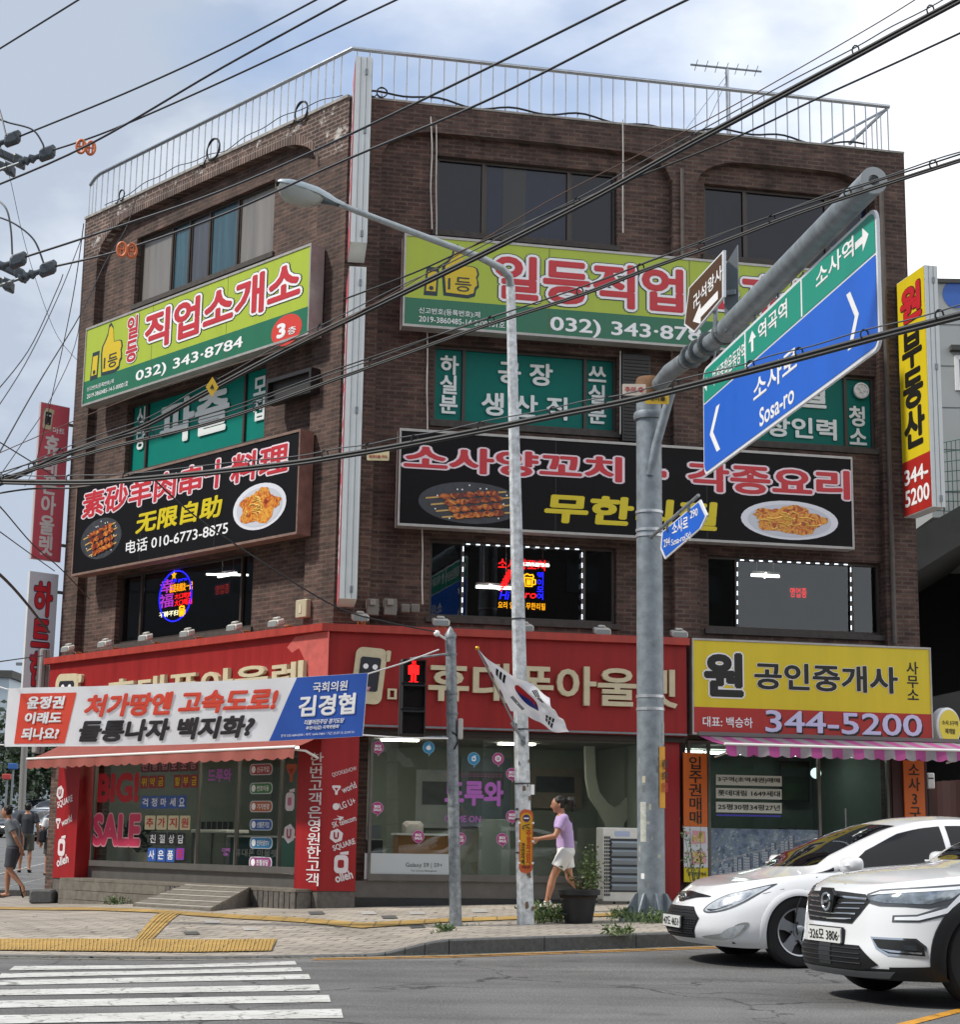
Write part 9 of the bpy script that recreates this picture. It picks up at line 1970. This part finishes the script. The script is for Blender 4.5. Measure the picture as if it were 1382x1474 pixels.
person('man in grey t-shirt, dark shorts and sandals striding left at the frame edge', b1, math.pi-.1, H1, dict(
    pelvis=(0, 0, .95), waist=(.03, 0, 1.11), chest=(.07, 0, 1.32), neck=(.12, 0, 1.48), jaw=(.17, 0, 1.545), head=(.185, 0, 1.61), crown=(.17, 0, 1.685), face=(.30, 0, 1.58),
    shl=(.07, .19, 1.40), ell=(-.10, .24, 1.14), wrl=(-.16, .10, .95), shr=(.09, -.19, 1.40), elr=(-.05, -.25, 1.13), wrr=(-.12, -.10, .93), hdl=(-.3, -.4, -.8), hdr=(-.3, .4, -.8),
    hpl=(0, .10, .90), knl=(.02, .10, .52), anl=(-.26, .10, .22), tol=(-.30, .11, .06), hpr=(0, -.10, .90), knr=(.13, -.10, .50), anr=(.12, -.10, .085), tor=(.30, -.11, .035), shorts=(.85,)), gry, dgs, (flp, 'flip'))
g = gpix(34, 1256, zg); b2 = (g[0], g[1], zg(*g)); H2 = max(1.5, min(1.8, (1257-1162)/FPX*g[1])); print('man2', b2, H2)
stand = dict(pelvis=(0, 0, .95), waist=(0, 0, 1.11), chest=(.02, 0, 1.32), neck=(.03, 0, 1.48), jaw=(.06, 0, 1.55), head=(.06, 0, 1.61), crown=(.045, 0, 1.685), face=(.18, 0, 1.60),
    shl=(.01, .20, 1.41), ell=(-.03, .28, 1.13), wrl=(.02, .29, .87), shr=(.01, -.20, 1.41), elr=(-.03, -.28, 1.13), wrr=(.04, -.29, .87), hpl=(0, .10, .90), knl=(.05, .11, .50), anl=(.02, .12, .085), tol=(.19, .14, .035), hpr=(0, -.10, .90), knr=(-.02, -.11, .50), anr=(-.12, -.12, .10), tor=(.04, -.14, .035), shorts=(.88,))
person('man in charcoal t-shirt and long shorts seen from behind, walking towards the cars', b2, math.pi/2+.2, H2, stand, dks, khk, (flp, 'flip'))
g = gpix(71, 1260, zg); b3 = (at(72.5, 1250, g[1]).x, g[1], zg(*g))
t3, X3, J3 = person('person in white top with a dark shoulder bag, half hidden by the left red pillar', b3, math.pi/2+.3, 1.62, stand, whs, khk, (flp, 'flip'))
q = X3(.0, .25, 1.02); bag = MB().cbox(lambda a, b, c: q+Vector((a, b, c)), -.10, .08, -.10, .10, -.17, .16, .04); o = bag.build('shoulder_bag', M('bag_dark', '#1b1c22', .7), None); tag(o, 'dark shoulder bag hanging at the side of the person in white', 'bag'); MB().tube([X3(.08, .17, 1.18), X3(.06, -.06, 1.46), X3(-.10, -.05, 1.44), X3(-.10, .2, 1.16)], .014, 6).build('strap', blk, o)
# ------------------------------------------------------------------ things inside the shops
tealp = M('counter_teal', '#3d6a66', .5); orw = M('counter_wood', '#a8703c', .5, var=.1)
def boxthing(name, label, cat, F, u0, u1, o0, o1, z0, z1, m, parts=(), r=.01):
    t = thing(name, label, cat, F.p((u0+u1)/2, (o0+o1)/2, z0)); MB().cbox(F.p, u0, u1, o0, o1, z0, z1, r).build('carcass', m, t)
    for nm, a, b, c, d, e, f_, mm in parts: MB().box(F.p, u0+a, u0+b, o1+c, o1+d, z0+e, z0+f_).build(nm, mm, t)
    return t
u = lambda px, o: FR.uz(px, 1180, o)[0]
a, b = u(574, -1.0), u(655, -1.0); boxthing('reception_desk', 'wooden desk with white top inside the phone shop window', 'desk', FR, a, b, -1.5, -1.0, .52, 1.22, orw, [('desk_top', -.03, b-a+.03, -.53, .03, .703, .735, whitep), ('cable_tray', .2, .3, .0, .03, .35, .4, steel)])
a, b = u(523, -.8), u(552, -.8); boxthing('filing_cabinet', 'dark printer stand behind the left edge of the phone shop window', 'cabinet', FR, a, b, -1.2, -.8, .52, 1.15, blks, [('printer', .03, b-a-.03, -.35, -.02, .64, .85, M('printer_grey', '#7c8086', .5)), ('shelf', -.01, b-a+.01, -.41, .01, .30, .33, steel)])
a, b = u(590, -1.15), u(620, -1.15); boxthing('counter_stool', 'pale chair back standing behind the wooden desk', 'chair', FR, a, b, -1.95, -1.75, .98, 1.45, M('chair_pale', '#b3aeb0', .5), [('seat', 0, b-a, .01, .4, -.02, .05, M('chair_pale', '#b3aeb0', .5))], .05)
a, b = u(690, -1.6), u(735, -1.6); boxthing('glass_screen', 'translucent grey screen standing in the middle of the phone shop', 'screen', FR, a, b, -1.63, -1.6, .52, 1.5, M('screen_grey', '#7e8886', .4), [('foot', -.05, .05, -.2, .2, .0, .03, steel), ('foot', b-a-.05, b-a+.05, -.2, .2, 0, .03, steel)], .005)
# white branching display wall with shelves
t = thing('display_tree', 'white branching display wall behind the right part of the phone shop window', 'display', FR.p(u(890, -2.2), -2.2, .5)); mb = MB(); uu = u(885, -2.2)
YS = [(-.11, .5), (.11, .5), (.11, 1.25), (.16, 1.48), (.28, 1.68), (.44, 1.9), (.50, 2.2), (.52, 2.74), (.36, 2.74), (.34, 2.25), (.27, 1.98), (.12, 1.80), (0, 1.73), (-.12, 1.80), (-.27, 1.98), (-.34, 2.25), (-.36, 2.74), (-.52, 2.74), (-.50, 2.2), (-.44, 1.9), (-.28, 1.68), (-.16, 1.48), (-.11, 1.25)]
mb.prism(FR.p, [(uu+x, z) for x, z in YS], -2.28, -2.16)
mb.build('trunk', M('display_white', '#aeb2ac', .6), t, smooth=True); mb = MB()
for k in range(5): mb.box(FR.p, uu+.25, uu+.75, -2.3, -2.05, .8+.32*k, .83+.32*k)
mb.build('shelves', M('display_white', '#aeb2ac', .6), t); mb = MB()
for k in range(5):
    for j in range(4): mb.box(FR.p, uu+.30+.11*j, uu+.36+.11*j, -2.2, -2.18, .83+.32*k, .96+.32*k)
mb.build('phones', blks, t)
a, b = FL.uz(330, 1225, -1.4)[0], FL.uz(402, 1225, -1.4)[0]; boxthing('shop_counter', 'teal counter inside the left shop window', 'counter', FL, a, b, -1.9, -1.4, .52, 1.15, tealp, [('counter_top', -.03, b-a+.03, -.55, .04, .632, .665, whitep), ('kick_board', 0, b-a, 0, .01, 0, .08, dark)])
for px, hgt, lb in ((180, .42, 'tall pale pot with a broad leaved plant in the left shop window'), (201, .34, 'shorter pale pot with a small plant in the left shop window')):
    uu, _ = FL.uz(px, 1240, -.35); b = FL.p(uu, -.35, .53); t = thing('window_planter', lb, 'plant pot', b); MB().lathe(b, [(.13, 0), (.15, .02), (.17, hgt), (.15, hgt), (.14, hgt-.04), (0, hgt-.04)], 24).build('pot', M('pot_pale', '#a9a59b', .6), t, smooth=True); mb = MB(); rd = random.Random(px)
    for i in range(46): leaf(mb, b+Vector((rd.gauss(0, .07), rd.gauss(0, .07), hgt+rd.uniform(0, .35))), rv(rd, .5), rd.uniform(.12, .22), .045, rd)
    mb.build('foliage', leafd, t)
for px, py, s_, lb in ((1138, 1085, .0, 'round globe lamp hanging inside the agent window'), ): 
    uu, z = FR.uz(px+37, py+28, -1.2); t = thing('pendant_lamp', lb, 'lamp', FR.p(uu, -1.2, z)); MB().ball(FR.p(uu, -1.2, z), .09).build('globe', glow('globe_glow', '#d8efe8', 1.2), t, smooth=True); MB().tube([FR.p(uu, -1.2, z+.09), FR.p(uu, -1.2, 2.7)], .012, 6).build('cord', dark, t)
a, b = u(1120, -1.5), u(1155, -1.5); boxthing('office_chair', 'dark high backed office chair inside the agent window', 'chair', FR, a, b, -1.7, -1.5, .75, 1.45, M('chair_dark', '#1d1e20', .7), [('seat', -.05, b-a+.05, 0, .4, -.05, .05, M('chair_dark', '#1d1e20', .7)), ('stem', .1, .16, .1, .16, -.45, -.05, steel)], .08)
a, b = u(1195, -1.6), u(1262, -1.6); boxthing('office_desk', 'pale office desk behind the agent shop door', 'desk', FR, a, b, -2.1, -1.6, .32, 1.02, M('desk_pale', '#8a8d88', .5), [('desk_top', -.04, b-a+.04, -.55, .05, .703, .74, whitep), ('monitor', .2, .55, -.4, -.36, .80, 1.10, blks)])
uu, z = FR.uz(1282, 1130, -1.0); t = thing('wall_wreath', 'dark oval wreath hanging inside the agent door', 'wreath', FR.p(uu, -1.0, z)); P_ = [FR.p(x, -1.0, c) for x, c in disc(None, uu, z, .13, .22, 24)]; MB().tube(P_+[P_[0]], .035, 6).build('ring', M('wreath_dark', '#2a2a22', .9), t)
uu, z = FR.uz(1145, 1125, -3.2); t = thing('wall_picture', 'framed picture of a plant on the agent shop wall', 'picture', FR.p(uu, -3.2, z)); MB().box(FR.p, uu-.28, uu+.28, -3.25, -3.21, z-.36, z+.36).build('frame', dark, t); MB().box(FR.p, uu-.24, uu+.24, -3.208, -3.204, z-.32, z+.32).build('print', leafd, t)

for i, (px, py, w, h, c, lb) in enumerate(((628, 1150, .35, .5, '#8a9296', 'pale phone poster on the back wall of the phone shop'), (700, 1140, .45, .6, '#5a6b78', 'blue phone poster on the back wall of the phone shop'), (800, 1135, .5, .35, '#77706a', 'wide notice board on the back wall of the phone shop'))):
    uu, z = FR.uz(px, py, -3.9); t = thing('wall_poster', lb, 'poster', FR.p(uu, -3.9, z)); MB().box(FR.p, uu-w, uu+w, -3.98, -3.94, z-h, z+h).build('sheet', M('poster'+c, c, .5, var=.2, vs=3), t); MB().box(FR.p, uu-w*.7, uu+w*.7, -3.938, -3.934, z-h*.2, z+h*.6).build('picture', M('poster_pic'+c, '#3c444c', .4, var=.4, vs=5), t)
for i, (px, lb) in enumerate(((225, 'long white phone display table in the left shop window, further left'), (305, 'long white phone display table in the left shop window, nearer the doors'))):
    uu = FL.uz(px, 1220, -1.9)[0]; t = thing('display_table', lb, 'table', FL.p(uu, -1.9, .52)); MB().cbox(FL.p, uu-.55, uu+.55, -2.3, -1.8, 1.22, 1.28, .01).build('table_top', whitep, t)
    for a in (-.5, .5):
        for b in (-2.26, -1.84): MB().box(FL.p, uu+a-.02, uu+a+.02, b-.02, b+.02, .52, 1.218).build('leg', steel, t)
    for k in range(6): MB().box(FL.p, uu-.46+.17*k, uu-.38+.17*k, -2.0, -1.96, 1.285, 1.42).build('phone', blks, t)
